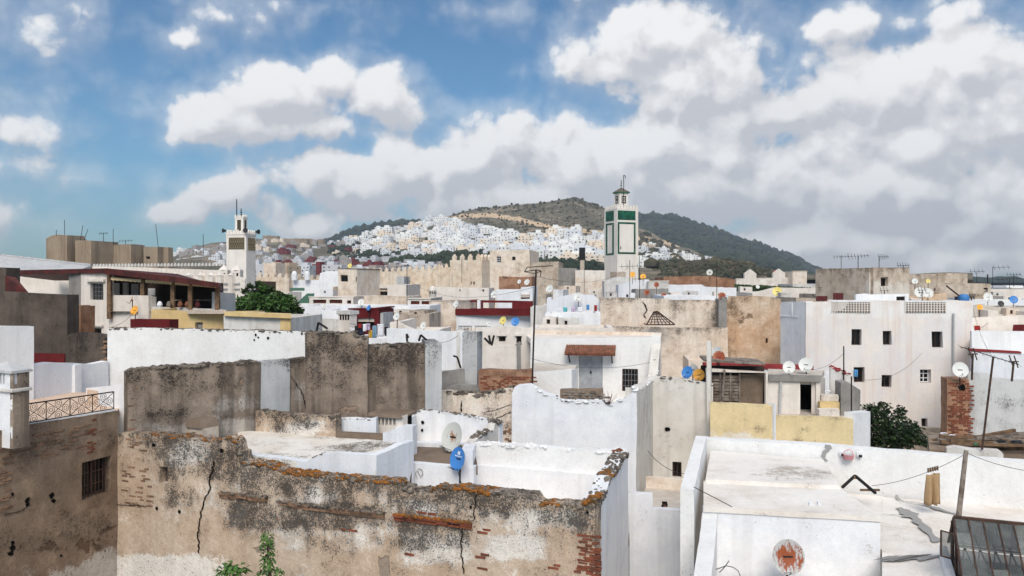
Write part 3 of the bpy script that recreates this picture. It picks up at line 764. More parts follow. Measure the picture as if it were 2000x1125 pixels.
def brick_mesh(W, L, h, t):
    m = MB(); e, n = W.e, W.n; q = .006
    vs = []
    for z in (-h/2, h/2):
        for (s, tt) in ((-L/2, t), (-L/2, -.03), (L/2, -.03), (L/2, t)):
            vs.append(Vector((e.x*s+n.x*tt, e.y*s+n.y*tt, z+R.uniform(-q, q))))
    me = bpy.data.meshes.new('brick'); me.from_pydata([tuple(v) for v in vs], [], BOXF); me.update(); return me
def bricks(W, x0, y0, x1, y1, mat='brick', L=.23, h=.042, gap=.018, keep=.9, proud=.012, seed=3):
    rr = random.Random(seed); xm = (x0+x1)/2; sa, sb = W.s(x0), W.s(x1); za, zb = W.z(xm, y1), W.z(xm, y0)
    ms = [brick_mesh(W, L*k, h, proud+rr.uniform(-.008, .012)) for k in (1, .97, .6, .8)]
    for me in ms: me.materials.append(M[mat])
    off = parent_loc(W.obj); z = za+h/2; row = 0
    while z < zb:
        s = sa+(row%2)*L*.45+rr.uniform(-.02, .02); 
        while s < sb:
            if rr.random() < keep:
                o = bpy.data.objects.new('brick', rr.choice(ms)); COL.objects.link(o); o.parent = W.obj
                o.location = W.loc(s+L/2, z, rr.uniform(-.008, .006))-off
            s += L+gap
        z += h+gap; row += 1
def crack(W, pts, w=.02, name='crack'):
    """a jagged open crack in the render, widening and thinning"""
    rr = random.Random(int(pts[0][0])); P_ = []
    for (a, b) in zip(pts[:-1], pts[1:]):
        k = max(2, int(hypot(b[0]-a[0], b[1]-a[1])/4))
        for i in range(k):
            f = i/k; P_.append((a[0]+(b[0]-a[0])*f+rr.uniform(-2, 2), a[1]+(b[1]-a[1])*f+rr.uniform(-1, 1)))
    P_.append(pts[-1]); vs = []; fs = []
    for i, (x, y) in enumerate(P_):
        q = W.at(x, y, .032); ww = w*rr.uniform(.3, 1.1)*(1 if 0 < i < len(P_)-1 else .1)
        e = Vector((W.e.x, W.e.y, 0)); n = Vector((W.n.x, W.n.y, 0))
        vs += [q-e*ww/2, q+e*ww/2, q-n*.06]
    for i in range(len(P_)-1):
        a, b = 3*i, 3*i+3; fs += [(a, a+1, b+1, b), (a, b, b+2, a+2), (a+1, a+2, b+2, b+1)]
    return mesh_obj(name, vs, fs, M['crack'], W.obj)
def hole_spot(W, x, y, r, mat='void', name='cavity'):
    """a small broken cavity: irregular dark recess with a chipped rim"""
    rr = random.Random(int(x*7+y)); n = 9; q = W.at(x, y, .026); e = Vector((W.e.x, W.e.y, 0)); nn = Vector((W.n.x, W.n.y, 0)); vs = [q]; 
    sc = q.y/F
    for i in range(n):
        a = 2*pi*i/n; rad = r*sc*rr.uniform(.6, 1.2); vs.append(q+e*(cos(a)*rad)+Vector((0, 0, sin(a)*rad)))
    vs.append(q-nn*.08)
    fs = [(0, 1+i, 1+(i+1)%n) for i in range(n)]+[(n+1, 1+(i+1)%n, 1+i) for i in range(n)]
    return mesh_obj(name, vs, fs, M[mat], W.obj)
def slabpoly(root, name, mat, pts, z, th=.2, amp=.02, ds=None, masks=None):
    """flat roof or floor from 2D corner points; a grid so that it can sag and carry stains"""
    if ds is None:
        return MB().prism([V3(p, z-th) for p in pts], [V3(p, z) for p in pts]).build(name, mat, root)
    a, b, c, d = pts; nu = max(2, int((b-a).length/ds)); nv = max(2, int((d-a).length/ds)); vs = []; fs = []; at = {'grime_shade': [], 'peel': [], 'white': []}
    for j in range(nv+1):
        for i in range(nu+1):
            f, g = i/nu, j/nv; p = (a*(1-f)+b*f)*(1-g)+(d*(1-f)+c*f)*g; q = V3(p, z)
            q.z += amp*(mn.noise(q*.9)+.4*mn.noise(q*3))
            px = 1000+F*q.x/q.y; py = HZ+(EYE-q.z)/q.y*F
            for k in at:
                v = 0
                for (x0, y0, x1, y1, w) in (masks or {}).get(k, ()):
                    m_ = hypot((px-(x0+x1)/2)/(abs(x1-x0)/2), (py-(y0+y1)/2)/(abs(y1-y0)/2)); ff = min(1, max(0, (1.3-m_)/.6)); v += w*ff*ff*(3-2*ff)
                at[k].append(v)
            vs.append(q)
    n = nu+1
    for j in range(nv):
        for i in range(nu): fs.append((j*n+i, j*n+i+1, (j+1)*n+i+1, (j+1)*n+i))
    k = len(vs); edge = [i for i in range(n)]+[j*n+nu for j in range(1, nv+1)]+[nv*n+i for i in range(nu-1, -1, -1)]+[j*n for j in range(nv-1, 0, -1)]
    for i in edge: vs.append(vs[i]-Vector((0, 0, th)))
    for kk in at: at[kk] += [at[kk][i] for i in edge]
    m = len(edge)
    for i in range(m): fs.append((edge[(i+1)%m], edge[i], k+i, k+(i+1)%m))
    return mesh_obj(name, vs, fs, mat, root, smooth=40, attrs=at)

# ------------------------------------------------------------------ foreground: the stained wall and its white roof terrace
A1 = 23.2; A2 = 15.6
v1 = Vector((sin(radians(A1)), cos(radians(A1)))); u1 = Vector((cos(radians(A1)), -sin(radians(A1))))
fB = Q(1163, 15.0); fA = along(fB, A1, 230)
old = thing('terrace_house', 'old house with long stained plaster wall and white walled roof terrace in front', 'house', (fB.x-4, fB.y+2, 0))
TOP2 = [(230,846),(262,846),(292,846),(310,850),(340,853),(360,850),(372,858),(392,856),(410,862),(424,860),(440,855),(452,857),(458,866),(461,882),(468,886),(470,903),(520,906),(534,914),(548,921),(640,931),(700,936),(738,939),(742,942),(775,940),(782,951),(800,957),(842,958),(846,951),(890,954),(930,957),(932,961),(938,956),(960,961),(1000,966),(1042,968),(1050,979),(1056,984),(1100,986),(1140,987),(1146,977),(1163,975)]
G2 = [(300,870,445,990,.14),(440,905,760,1050,.16),(770,950,930,1090,.18),(935,960,1163,1030,.20),(560,1040,740,1090,.10),(300,868,440,900,.35),(325,885,440,935,.45),(330,955,385,990,.42),(440,915,540,950,.30),(435,972,530,1030,.55),(548,935,740,960,.35),(548,988,755,1030,.70),(640,1000,760,1020,.4),(780,965,930,985,.35),(775,1024,900,1070,.55),(935,965,1160,990,.35),(1050,975,1130,1020,.35),(560,1040,740,1080,.12),(930,980,1040,1010,.25),(780,1060,860,1100,.2)]  # run-off grime; bands below the ledges also paint in their missing shade
W2_ = [(300,870,445,1010,.16),(440,905,1163,1060,.10),(300,862,420,905,.35),(775,1040,925,1105,.42),(955,1045,1070,1095,.62),(440,990,540,1045,.22),(545,950,740,985,.25),(780,975,930,1005,.35),(935,1000,1150,1035,.35),(560,1030,740,1075,.22),(230,1088,425,1140,1.0),(385,870,440,960,.15)]
K2 = [(1065,1042,1125,1105,.62),(734,1082,762,1140,1.1),(497,1062,514,1085,.9),(560,1045,740,1075,.10),(330,955,384,992,.35)]
wf = wall(old, 'wall', M['f2wall'], fA, fB, TOP2, 3.8, .38, holes=[(311,912,327,944)], ds=.075, amp=.03, masks={'grime_shade': G2, 'white': W2_, 'peel': K2}, g0=.62, glen=.42, jag=.05)
MB().box(0,0,0,0,0,0)
wall(old, 'wall', M['f2wall'], fA, fB, 3.8, 0, .38, ds=2, amp=0)
wbox(wf, old, 'niche_back', M['brown_d'], wf.s(311)-.02, wf.s(327)+.02, wf.z(319,944)-.02, wf.z(319,912)+.02, -.3, -.2)
# projecting brick ledges, each brick its own piece, with a lichen-covered mortar bed
for (x0, y0, x1, y1, sd) in ((431,962,524,972,1),(546,979,752,1003,2),(771,1005,922,1022,3)):
    for i in range(0, 3):
        f0, f1 = 0, 1
        k = max(2, int((wf.s(x1)-wf.s(x0))/.26)); L = (wf.s(x1)-wf.s(x0))/k
        me = [brick_mesh(wf, L-.014, .04, .085-.022*i+q) for q in (0, .012, -.01)]
        for m_ in me: m_.materials.append(M['brick' if sd == 3 else 'brick_tan'])
        off = parent_loc(wf.obj)
        for q in range(k):
            s = wf.s(x0)+L*(q+.5); px = x0+(x1-x0)*(q+.5)/k; py = y0+(y1-y0)*(q+.5)/k
            if R.random() < .08: continue
            o = bpy.data.objects.new('brick', R.choice(me)); COL.objects.link(o); o.parent = wf.obj; o.location = wf.loc(s, wf.z(px, py)-.045*i, 0)-off
    rr = random.Random(sd); vs = []; fs = []
    for i in range(int((x1-x0)*1.2)):
        f = rr.random(); px, py = x0+(x1-x0)*f, y0+(y1-y0)*f; c = wf.at(px, py, rr.uniform(0, .10)); c.z += .02; k = len(vs); r = rr.uniform(.012, .035)
        for v in ICV: vs.append(c+v*r*rr.uniform(.7, 1.3))
        fs += [tuple(q+k for q in f_) for f_ in ICF]
    o = mesh_obj('lichen', vs, fs, M['lichen' if sd == 3 else 'crust'], wf.obj, smooth=60); o['kind'] = 'stuff'
crust(wf, 296, 430, M['lichen'], .03, 190, 2); crust(wf, 425, 458, M['lichen'], .03, 70, 22)
crust(wf, 468, 540, M['lichen'], .032, 240, 3); crust(wf, 535, 780, M['lichen'], .032, 700, 4); crust(wf, 775, 840, M['crust'], .04, 50, 5)
crust(wf, 842, 938, M['lichen'], .032, 230, 6); crust(wf, 930, 1050, M['crust'], .04, 100, 7); crust(wf, 935, 955, M['lichen'], .05, 30, 8); crust(wf, 1055, 1095, M['lichen'], .04, 50, 9); crust(wf, 1142, 1162, M['lichen'], .05, 40, 10)
crust(wf, 300, 1163, M['crust'], .04, 420, 11, name='broken_mortar')
bricks(wf, 1128, 1042, 1161, 1122, keep=.78, seed=5); bricks(wf, 1118, 1075, 1160, 1120, keep=.5, seed=6); bricks(wf, 932, 1032, 952, 1042, keep=.7, seed=7); bricks(wf, 930, 1075, 950, 1090, keep=.8, seed=8); bricks(wf, 934, 1104, 944, 1112, keep=.8, seed=9)
bricks(wf, 532, 963, 540, 990, keep=.7, seed=10); bricks(wf, 540, 1012, 566, 1018, keep=.7, seed=11); bricks(wf, 664, 1030, 700, 1037, keep=.6, seed=12); bricks(wf, 792, 1080, 804, 1084, keep=.8, seed=13); bricks(wf, 815, 1000, 850, 1004, keep=.7, seed=14); bricks(wf, 1068, 1104, 1128, 1114, keep=.5, seed=15)
bricks(wf, 238, 905, 288, 990, 'brick_tan', keep=.35, proud=.006, seed=16); bricks(wf, 245, 850, 285, 880, 'brick_tan', keep=.5, proud=.008, seed=17)
crack(wf, [(420,900),(412,930),(410,955),(400,975),(394,1000),(388,1030),(389,1080)], .03); crack(wf, [(905,1030),(900,1055),(903,1090),(906,1120)], .025); crack(wf, [(930,965),(926,1015)], .02); crack(wf, [(230,985),(288,988)], .03)
for q in ((301,869,4),(434,880,5),(307,992,4),(352,999,4),(302,869,3),(1148,1000,3),(920,990,3)): hole_spot(wf, *q)
# white side wall of the terrace, going back
rA = fB+Vector((.28, 1))*.05; rB = Q(1226, 19.3)
wr = wall(old, 'wall', M['white'], rA, rB, [(1163,1000),(1168,985),(1185,955),(1192,930),(1205,918),(1215,895),(1226,884)], 0, .32, ds=.22, amp=.03, jag=.04)
crust(wr, 1165, 1226, M['crust'], .05, 480, 12, name='broken_mortar'); crust(wr, 1192, 1204, M['lichen'], .07, 30, 13)
pA = Q(925, 20.6); pB = Q(1222, 19.35)
wp = wall(old, 'parapet', M['white_rough'], pA, pB, [(925,866),(1000,870),(1100,876),(1222,886)], 6.0, .3, ds=.18, amp=.03, jag=.05)
n_ = wp.n*.16
wall(old, 'parapet', M['white'], pA+n_*1.02, pB+n_*1.02-wp.e*.3, [(925,909),(1060,919),(1190,931)], 6.0, .2, ds=.3, amp=.025)
slabpoly(old, 'roof', M['roofwhite'], [fA+u1*8.0+v1*.3, fB+v1*.3-u1*.2, rB-wr.e*.2-u1*.2, pA+wp.n*.1], 6.45)
crust(wp, 925, 1222, M['white_rough'], .045, 160, 14, name='broken_mortar'); crust(wp, 1195, 1222, M['brick'], .06, 14, 15, name='broken_brick')
# small roof beside it, dark with lichen
kA = Q(803, 19.3); kB = Q(926, 18.95); wk = wall(old, 'wall', M['white'], kA, kB, [(803,905),(926,912)], 5.5, .25, ds=.3, amp=.025, jag=.03)
slabpoly(old, 'roof', M['roofdark'], [kA+v1*.2, kB+v1*.2, Q(926,21.3), Q(806,21.6)], 7.48)
wq = wall(old, 'parapet', M['white'], Q(806,21.5), Q(926,21.2), [(806,866),(926,868)], 6.5, .25, ds=.3, amp=.025, jag=.03)
wall(old, 'wall', M['white'], Q(924,19.0), Q(930,20.7), [(924,880),(930,866)], 5.5, .3, ds=.3, amp=.02)
MB().bar(P(803,870,19.2), P(801,945,18.9), .035, 6).build('drain_pipe', M['rustiron'], old)

# ------------------------------------------------------------------ left: brown house with barred window, terrace railing and chimney
lh = thing('brown_house', 'brown brick and plaster house with one barred window at the left edge', 'house', (fA.x-2, fA.y, 0))
lN = fA-v1*5.0
wl = wall(lh, 'wall', M['f1wall'], lN, fA+v1*.0, [(-60,852),(42,835),(130,820),(232,803)], 3.4, .35, holes=[(161,896,217,968)], ds=.09, amp=.035, jag=.02,
          masks={'white': [(212,1078,250,1200,1.1),(190,1086,220,1200,1.1),(165,1096,195,1200,1.1),(135,1107,170,1200,1.1),(100,1120,140,1200,1.1),(60,1136,105,1200,1.1)], 'grime_shade': [(110,1000,232,1050,.3),(0,850,232,880,.15),(-20,1040,140,1080,.2),(170,1060,230,1075,.3)], 'peel': [(60,855,180,900,.16),(60,1025,232,1085,.5)]}, g0=.15)
wall(lh, 'wall', M['f1wall'], lN, fA, 3.4, 0, .35, ds=2, amp=0)
pn = window(wl, 0, lh, 'dark', frame=M['rustiron'], inset=.24, fw=.04)
m = MB(); s0, z0, s1, z1 = wl.holes[0]
for i in range(1, 8): m.bar(wl.loc(s0+(s1-s0)*i/8, z0, -.06), wl.loc(s0+(s1-s0)*i/8, z1, -.06), .008, 4)
for i in (1, 2): m.bar(wl.loc(s0, z0+(z1-z0)*i/3, -.06), wl.loc(s1, z0+(z1-z0)*i/3, -.06), .008, 4)
m.build('grille', M['rustiron'], pn)
bricks(wl, -5, 845, 170, 895, 'brick_tan', keep=.42, proud=.012, seed=20); bricks(wl, 170, 820, 182, 885, 'brick', keep=.8, proud=.01, seed=21, L=.18); bricks(wl, -5, 918, 12, 1000, 'brick_tan', keep=.7, seed=22); bricks(wl, 185, 830, 228, 870, 'brick_tan', keep=.25, proud=.004, seed=23)
for q in ((52,976,6),(53,985,4),(100,968,6),(103,978,5),(23,965,4),(20,1080,6),(23,1070,7),(24,1060,5),(118,1085,3),(238,875,7)): hole_spot(wl, *q)
crack(wl, [(8,1005),(40,998),(58,985)], .02)
# terrace floor, inner white walls, curb
wt = M['white']
slabpoly(lh, 'terrace_floor', M['terracotta_floor'], [lN+v1*.2-u1*3, fA-u1*.2+v1*.1, Q(250,23.5), Q(-40,24.5)], 8.62)
wall(lh, 'curb', wt, lN-u1*.06, fA-u1*.06, [(-60,848),(42,831),(232,799)], 8.2, .22, ds=.4, amp=.01)
MB()
wall(lh, 'wall', wt, Q(-60,21.0), Q(66,22.4), [(-60,636),(66,638)], 4, .3, ds=.5, amp=.02)
wall(lh, 'wall', M['white_b'], Q(66,22.45), Q(150,24.0), [(66,713),(100,708),(150,709)], 4, .3, ds=.5, amp=.02)
wp1 = wall(lh, 'wall', wt, Q(150,24.05), Q(212,25.3), [(150,709),(180,711),(212,705)], 4, .3, ds=.5, amp=.02)
pxbox(wp1, lh, 'pilaster', wt, 139, 712, 152, 800, .0, .14)
ww2 = wall(lh, 'wall', M['white_rough'], Q(210,25.4), Q(598,24.4), [(210,641),(300,642),(400,644),(540,647),(598,650)], 4, .3, ds=.3, amp=.03, jag=.03)
crust(ww2, 211, 597, M['crust'], .032, 700, 16, name='weathered_coping', front=.1)
for q in ((500,654,3),(505,659,2),(497,664,2),(524,661,3)): hole_spot(ww2, *q)
wi = wall(lh, 'wall', wt, Q(168,21.8), Q(250,20.6), [(168,758),(192,756),(236,751),(248,748)], 7.5, .25, ds=.4, amp=.01, holes=())
pxbox(wi, lh, 'doorway', M['terracotta_floor'], 171, 762, 192, 800, .0, .02)
# railing with crosses and rings
ra, rb = lN+v1*1.95-u1*.14, fA-u1*.14; rz = 8.74
m = MB(); Lr = (rb-ra).length; k = 5; zA = wl.topz(1.95)+.03; zB = wl.topz(5.0)+.03
ze = lambda f: zA+(zB-zA)*f
rp = lambda f, dz: V3(ra+(rb-ra)*f, ze(f)+dz)
rt = thing('railing', 'black wrought iron terrace railing with crosses and rings on the brown wall', 'railing', (*ra, zA))
MB().bar(rp(0,.46), rp(1,.46), .016, 6).build('top_rail', M['iron'], rt); MB().bar(rp(0,.03), rp(1,.03), .012, 6).build('bottom_rail', M['iron'], rt)
for i in range(k+1): MB().bar(rp(i/k, 0), rp(i/k, .46), .012, 5).build('post', M['iron'], rt)
for i in range(k):
    a, b, c = i/k, (i+1)/k, (i+.5)/k; m = MB()
    m.bar(rp(a,.04), rp(b,.45), .008, 4); m.bar(rp(b,.04), rp(a,.45), .008, 4)
    for (f, dz) in ((c, .1), (c, .38), (a+(b-a)*.2, .24), (b-(b-a)*.2, .24)):
        for rd in (.085, .04):
            pts = [rp(f+cos(t)*rd/Lr, dz+sin(t)*rd) for t in [2*pi*q/12 for q in range(13)]]; m.path(pts, .006, 4)
    m.build('panel', M['iron'], rt)
# chimney at the left edge
c0 = Q(17, 17.15)+u1*.12; cz = ZZ(727, 17.3); ct = thing('chimney', 'square chimney tower with slotted top, white front and dark grey side', 'chimney', (c0.x-.3, c0.y, 8.35))
cA = c0-u1*.85; cB = c0+v1*.36
wc = wall(ct, 'shaft', M['white'], cA, c0, cz, 8.35, .11, holes=[(-2,729,3,751),(5,729,9,751)], ds=.12, amp=.008); wcr = wall(ct, 'shaft', M['brown'], c0+u1*.03, cB+u1*.03, cz, 8.35, .11, holes=[(28,728,35,751)], ds=.12, amp=.008, g0=.2)
wall(ct, 'shaft', M['brown'], cB, cB-u1*.85, cz, 8.35, .11, ds=1, amp=0); wall(ct, 'shaft', M['brown'], cB-u1*.85, cA, cz, 8.35, .11, ds=1, amp=0)
pc = [cA-u1*.06-v1*.06, c0+u1*.06-v1*.06, cB+u1*.06+v1*.06, cB-u1*.91+v1*.06]
zc_ = ZZ(757, 17.3); MB().prism([V3(p, zc_-.08) for p in pc], [V3(p, zc_) for p in pc]).build('cornice', M['white_d'], ct, bevel=.02)
MB().prism([V3(p, cz) for p in pc], [V3(p, cz+.05) for p in pc]).build('cap', M['greylight'], ct)
mid = sum(pc, Vector((0, 0)))/4
MB().add([V3(p, cz+.052) for p in pc]+[V3(mid, cz+.24)], [(0,1,4),(1,2,4),(2,3,4),(3,0,4)]).build('cap', M['greylight'], ct)

# ------------------------------------------------------------------ weathered walls behind it
W3 = thing('ruined_wall', 'weathered brown wall stepping down from the white wall, pale plaster patch', 'wall', (*Q(400,21),0))
a3, b3 = Q(250,20.05), Q(508,22.3)
w3 = wall(W3, 'wall', M['brown'], a3, b3, [(250,728),(258,722),(330,717),(430,710),(508,706)], 4, .4, ds=.14, amp=.04, jag=.03, g0=.3, glen=.6,
          masks={'white': [(290,828,520,880,1.0),(420,815,510,840,.6),(330,775,508,800,.30),(425,720,440,800,.25),(470,740,490,800,.25)], 'grime_shade': [(270,730,500,760,.12),(250,800,430,815,.25)], 'peel': [(465,735,476,800,.4),(419,720,426,800,.3)]})
crust(w3, 250, 508, M['crust'], .05, 150, 17, name='broken_mortar')
bricks(w3, 251, 738, 258, 840, 'brick_tan', keep=.7, L=.16, seed=24)
w3b = wall(W3, 'wall', M['greylight'], b3+Vector((.02,.02)), Q(566,22.9), [(508,706),(566,702)], 4, .4, ds=.2, amp=.03, masks={'grime_shade': [(515,700,600,716,.9)]})
w3c = wall(W3, 'wall', M['brown'], Q(566,22.93), Q(600,23.2), [(566,703),(600,698)], 4, .4, ds=.2, amp=.03, masks={'grime_shade': [(565,698,600,716,.5)], 'white': [(565,740,600,800,.4)]})
crack(w3c, [(570,735),(590,770),(597,800)], .03)
W4 = thing('ruined_wall', 'tall dark brown stained wall left of the chimney roof with laundry behind', 'wall', (*Q(660,23.5),0))
w4 = wall(W4, 'wall', M['brown'], Q(597,23.0), Q(718,23.25), [(597,650),(640,650),(660,653),(690,650),(700,657),(718,657)], 4, .5, ds=.14, amp=.04, jag=.03, g0=.4, glen=.8,
          masks={'grime_shade': [(600,670,720,720,.25),(605,725,680,765,.30)], 'peel': [(680,675,712,705,.5),(620,790,720,815,.35)]})
crust(w4, 598, 718, M['crust'], .05, 80, 18, name='broken_mortar')
W5 = thing('ruined_wall', 'dark brown streaked wall ending in a pale grey pier', 'wall', (*Q(780,24),0))
w5 = wall(W5, 'wall', M['brown'], Q(718,23.6), Q(832,24.0), [(718,676),(760,674),(800,672),(832,674)], 4, .5, ds=.14, amp=.04, jag=.02, g0=.4, glen=.8, masks={'grime_shade': [(720,680,830,720,.2),(730,720,780,790,.15)], 'peel': [(790,720,832,800,.25)]})
w6 = wall(W5, 'pier', M['greylight'], Q(831,23.85), Q(863,23.95), [(831,668),(857,668),(863,672)], 4, 1.2, ds=.2, amp=.02, g0=.45, masks={'grime_shade': [(830,670,863,720,.3)]})
crust(w5, 718, 832, M['crust'], .05, 80, 19, name='broken_mortar')
# flat roof R1
r1 = thing('flat_roof_house', 'low house with broad dirty white flat roof behind the stained wall', 'house', (*Q(620,20),0))
g1 = Q(600,18.3); gl = along(g1, A1, 430); gr = along(g1, A1, 735)
slabpoly(r1, 'roof', M['roof_r1'], [gl, gr, Q(800,21.0), Q(470,22.2)], 7.78, .3, .02, .16,
         masks={'grime_shade': [(650,866,725,886,.75),(695,860,795,876,.8),(590,872,700,882,.4),(610,845,745,860,.3),(475,884,610,902,.4),(470,850,560,870,.12)], 'peel': [(700,864,780,872,.35)], 'white': [(480,848,640,866,.3),(690,862,740,868,.3)]})
wall(r1, 'wall', M['white_b'], gl, g1, [(430,884),(470,887),(600,902)], 0, .25, ds=.3, amp=.02, g0=.25, glen=.1)
wx = wall(r1, 'wall', M['white_b'], g1+u1*.01, gr, [(600,900),(612,893),(626,887),(660,885),(735,890)], 0, .2, ds=.2, amp=.02)
wy = wall(r1, 'wall', M['white_b'], gr+v1*.02, gr+v1*1.65, [(735,890),(760,880),(785,867),(804,861)], 0, .2, ds=.25, amp=.02)
crust(wx, 602, 640, M['crust'], .018, 30, 21, name='broken_mortar')
wb = wall(r1, 'parapet', M['f2wall'], Q(500,22.1), Q(655,21.3), [(500,801),(540,806),(600,812),(635,813),(655,812)], 7, .3, ds=.14, amp=.035, jag=.03, g0=.45, glen=.2, masks={'grime_shade': [(520,808,655,840,.4)], 'white': [(520,820,655,850,.5),(590,825,605,850,.8)]})
crust(wb, 500, 655, M['crust'], .04, 90, 23, name='broken_mortar')
wz = wall(r1, 'parapet', M['white_b'], Q(655,21.8), Q(735,21.7), [(655,818),(690,817),(722,819),(735,816)], 7, .2, ds=.3, amp=.02)
crust(wz, 655, 722, M['crust'], .02, 50, 29, name='broken_mortar')
wst = wall(r1, 'parapet', M['white_b'], Q(748,20.7), Q(806,20.4), [(748,846),(755,844),(770,838),(785,832),(806,832)], 7, .25, ds=.2, amp=.02)
wlow = wall(r1, 'parapet', M['roofdark'], Q(655,21.2), Q(748,20.8), [(655,845),(748,849)], 7, .2, ds=.2, amp=.02)
# little vent house with dark slots
vh = thing('vent_house', 'small white roof vent with a row of dark slots and slab top', 'vent', (*Q(750,22.4),7))
wv = wall(vh, 'wall', M['white_w'], Q(722,22.3), Q(787,21.9), [(722,815),(776,815),(787,812)], 7, .25, holes=[(723+i*7.4,817,728+i*7.4,831) for i in range(7)], ds=.3, amp=.01)
wbox(wv, vh, 'back', M['void'], 0, wv.w, 7.3, wv.z(750,813), -.5, -.3)
MB().prism([V3(p, ZZ(813,22.2)) for p in (wv.A+wv.n*.1, wv.B+wv.n*.1, wv.B-wv.n*.8, wv.A-wv.n*.8)], [V3(p, ZZ(806,22.2)) for p in (wv.A+wv.n*.05, wv.B+wv.n*.05-wv.e*.1, wv.B-wv.n*.8, wv.A-wv.n*.8)]).build('slab', M['roofdark'], vh)
# stone block on the wall foot
sb = thing('chimney', 'low square masonry stub with slab lid at the foot of the brown wall', 'chimney', (*Q(380,20.6),7.5))
ws = wall(sb, 'shaft', M['tan'], Q(364,20.5), Q(396,20.2), 8.2, 6.5, .5, ds=.3, amp=.02)
MB().prism([V3(p, 8.2) for p in (ws.A+ws.n*.05, ws.B+ws.n*.05, ws.B-ws.n*.55, ws.A-ws.n*.55)], [V3(p, 8.42) for p in (ws.A+ws.e*.08, ws.B-ws.e*.15, ws.B-ws.n*.5-ws.e*.1, ws.A-ws.n*.5+ws.e*.1)]).build('lid', M['roofdark'], sb)
# white curved parapet roof behind the dishes
cp = thing('parapet_roof', 'small white roof enclosure with curved brown-edged parapet behind the dishes', 'house', (*Q(890,23),0))
w7 = wall(cp, 'wall', M['white'], Q(806,23.6), Q(976,22.6), [(806,814),(810,804),(818,801),(900,810),(976,824)], 5, .28, ds=.2, amp=.025, g0=.3, glen=.06, masks={'white': []})
crust(w7, 808, 976, M['crust'], .022, 260, 24, name='weathered_coping', front=.1)
w8 = wall(cp, 'wall', M['white_d'], Q(910,21.0), Q(978,22.7), [(910,874),(925,866),(940,850),(950,842),(965,840),(968,826),(978,822)], 5, .25, ds=.15, amp=.03, jag=.03)
crust(w8, 910, 978, M['crust'], .045, 330, 25, name='broken_mortar')
wall(cp, 'wall', M['white'], Q(790,21.6), Q(812,23.5), [(790,838),(812,808)], 5, .28, ds=.3, amp=.02)
slabpoly(cp, 'roof', M['roofwhite'], [Q(800,21.5), Q(930,21.2), Q(975,22.8), Q(806,23.6)], 7.2)
for q in ((826,825,4),(825,840,3)): hole_spot(w7, *q)
# ------------------------------------------------------------------ right foreground: white roof with block, parapet and skylight
v2 = Vector((sin(radians(A2)), cos(radians(A2)))); u2 = Vector((cos(radians(A2)), -sin(radians(A2))))
rr2 = thing('white_roof_house', 'big whitewashed roof terrace with raised block at the lower right', 'house', (*Q(1600,16),0))
bA, bB = Q(1372,19.95), Q(2060,17.0)
wbk = wall(rr2, 'parapet', M['white_rough'], bA, bB, [(1372,857),(1500,865),(1600,870),(1700,878),(1850,890),(2000,903),(2060,908)], 5, .35, ds=.2, amp=.03, jag=.025,
           masks={'grime_shade': [(1668,905,1690,912,.0)], 'peel': []})
slabpoly(rr2, 'roof', M['roofwhite'], [Q(1378,16.9), Q(1640,16.4), Q(1608,18.75), Q(1388,19.75)], 7.74, .3, .02, .16, masks={'grime_shade': [(1470,908,1625,940,.40)], 'peel': [(1470,908,1620,940,.5)]})
fl, fr_ = Q(1374,15.15), Q(1721,14.5)
slabpoly(rr2, 'roof', M['roofwhite'], [fl, fr_, Q(1622,17.0), Q(1374,17.1)], 7.66, .1, .02, .16, masks={'grime_shade': [(1590,985,1625,990,.3)], 'white': [(1400,940,1700,1000,.3)]})
wfr = wall(rr2, 'wall', M['white'], fl+Vector((.0,.03)), fr_+Vector((0,.03)), 7.58, 4.5, .3, ds=.2, amp=.025)
wall(rr2, 'wall', M['white'], fr_+Vector((-.03,.35)), Q(1622,16.9), 7.5, 5, .2, ds=.3, amp=.02)
lp0, lp1 = Q(1343,12.4), Q(1372,15.2)
wlp = wall(rr2, 'parapet', M['white_rough'], lp1+Vector((.0,.0)), Q(1352,12.2)+Vector((.0,0)), [(1372,1003),(1350,1160)], 4.5, .0001+.28, ds=.2, amp=.03, jag=.03)
wl2 = wall(rr2, 'parapet', M['white_rough'], Q(1356,15.1), Q(1380,19.8), [(1356,960),(1362,930),(1368,905),(1378,858)], 4.5, .0+.26, ds=.2, amp=.03, jag=.04)
slabpoly(rr2, 'roof', M['roofwhite'], [Q(1352,12.3), Q(1800,11.5), fr_-Vector((0,.1)), fl-Vector((0,.1))], 6.38)
slabpoly(rr2, 'roof', M['roofwhite'], [Q(1723,11.0), Q(2150,11.0), Q(2060,17.2), Q(1723,18.2)], 7.02, .3, .03, .14,
         masks={'grime_shade': [(1724,925+75,1810,1010,.0)], 'peel': []})
slabpoly(rr2, 'roof', M['roofwhite'], [Q(1723,14.6), Q(1725,18.25), Q(1605,18.7), Q(1618,16.9)], 7.012)
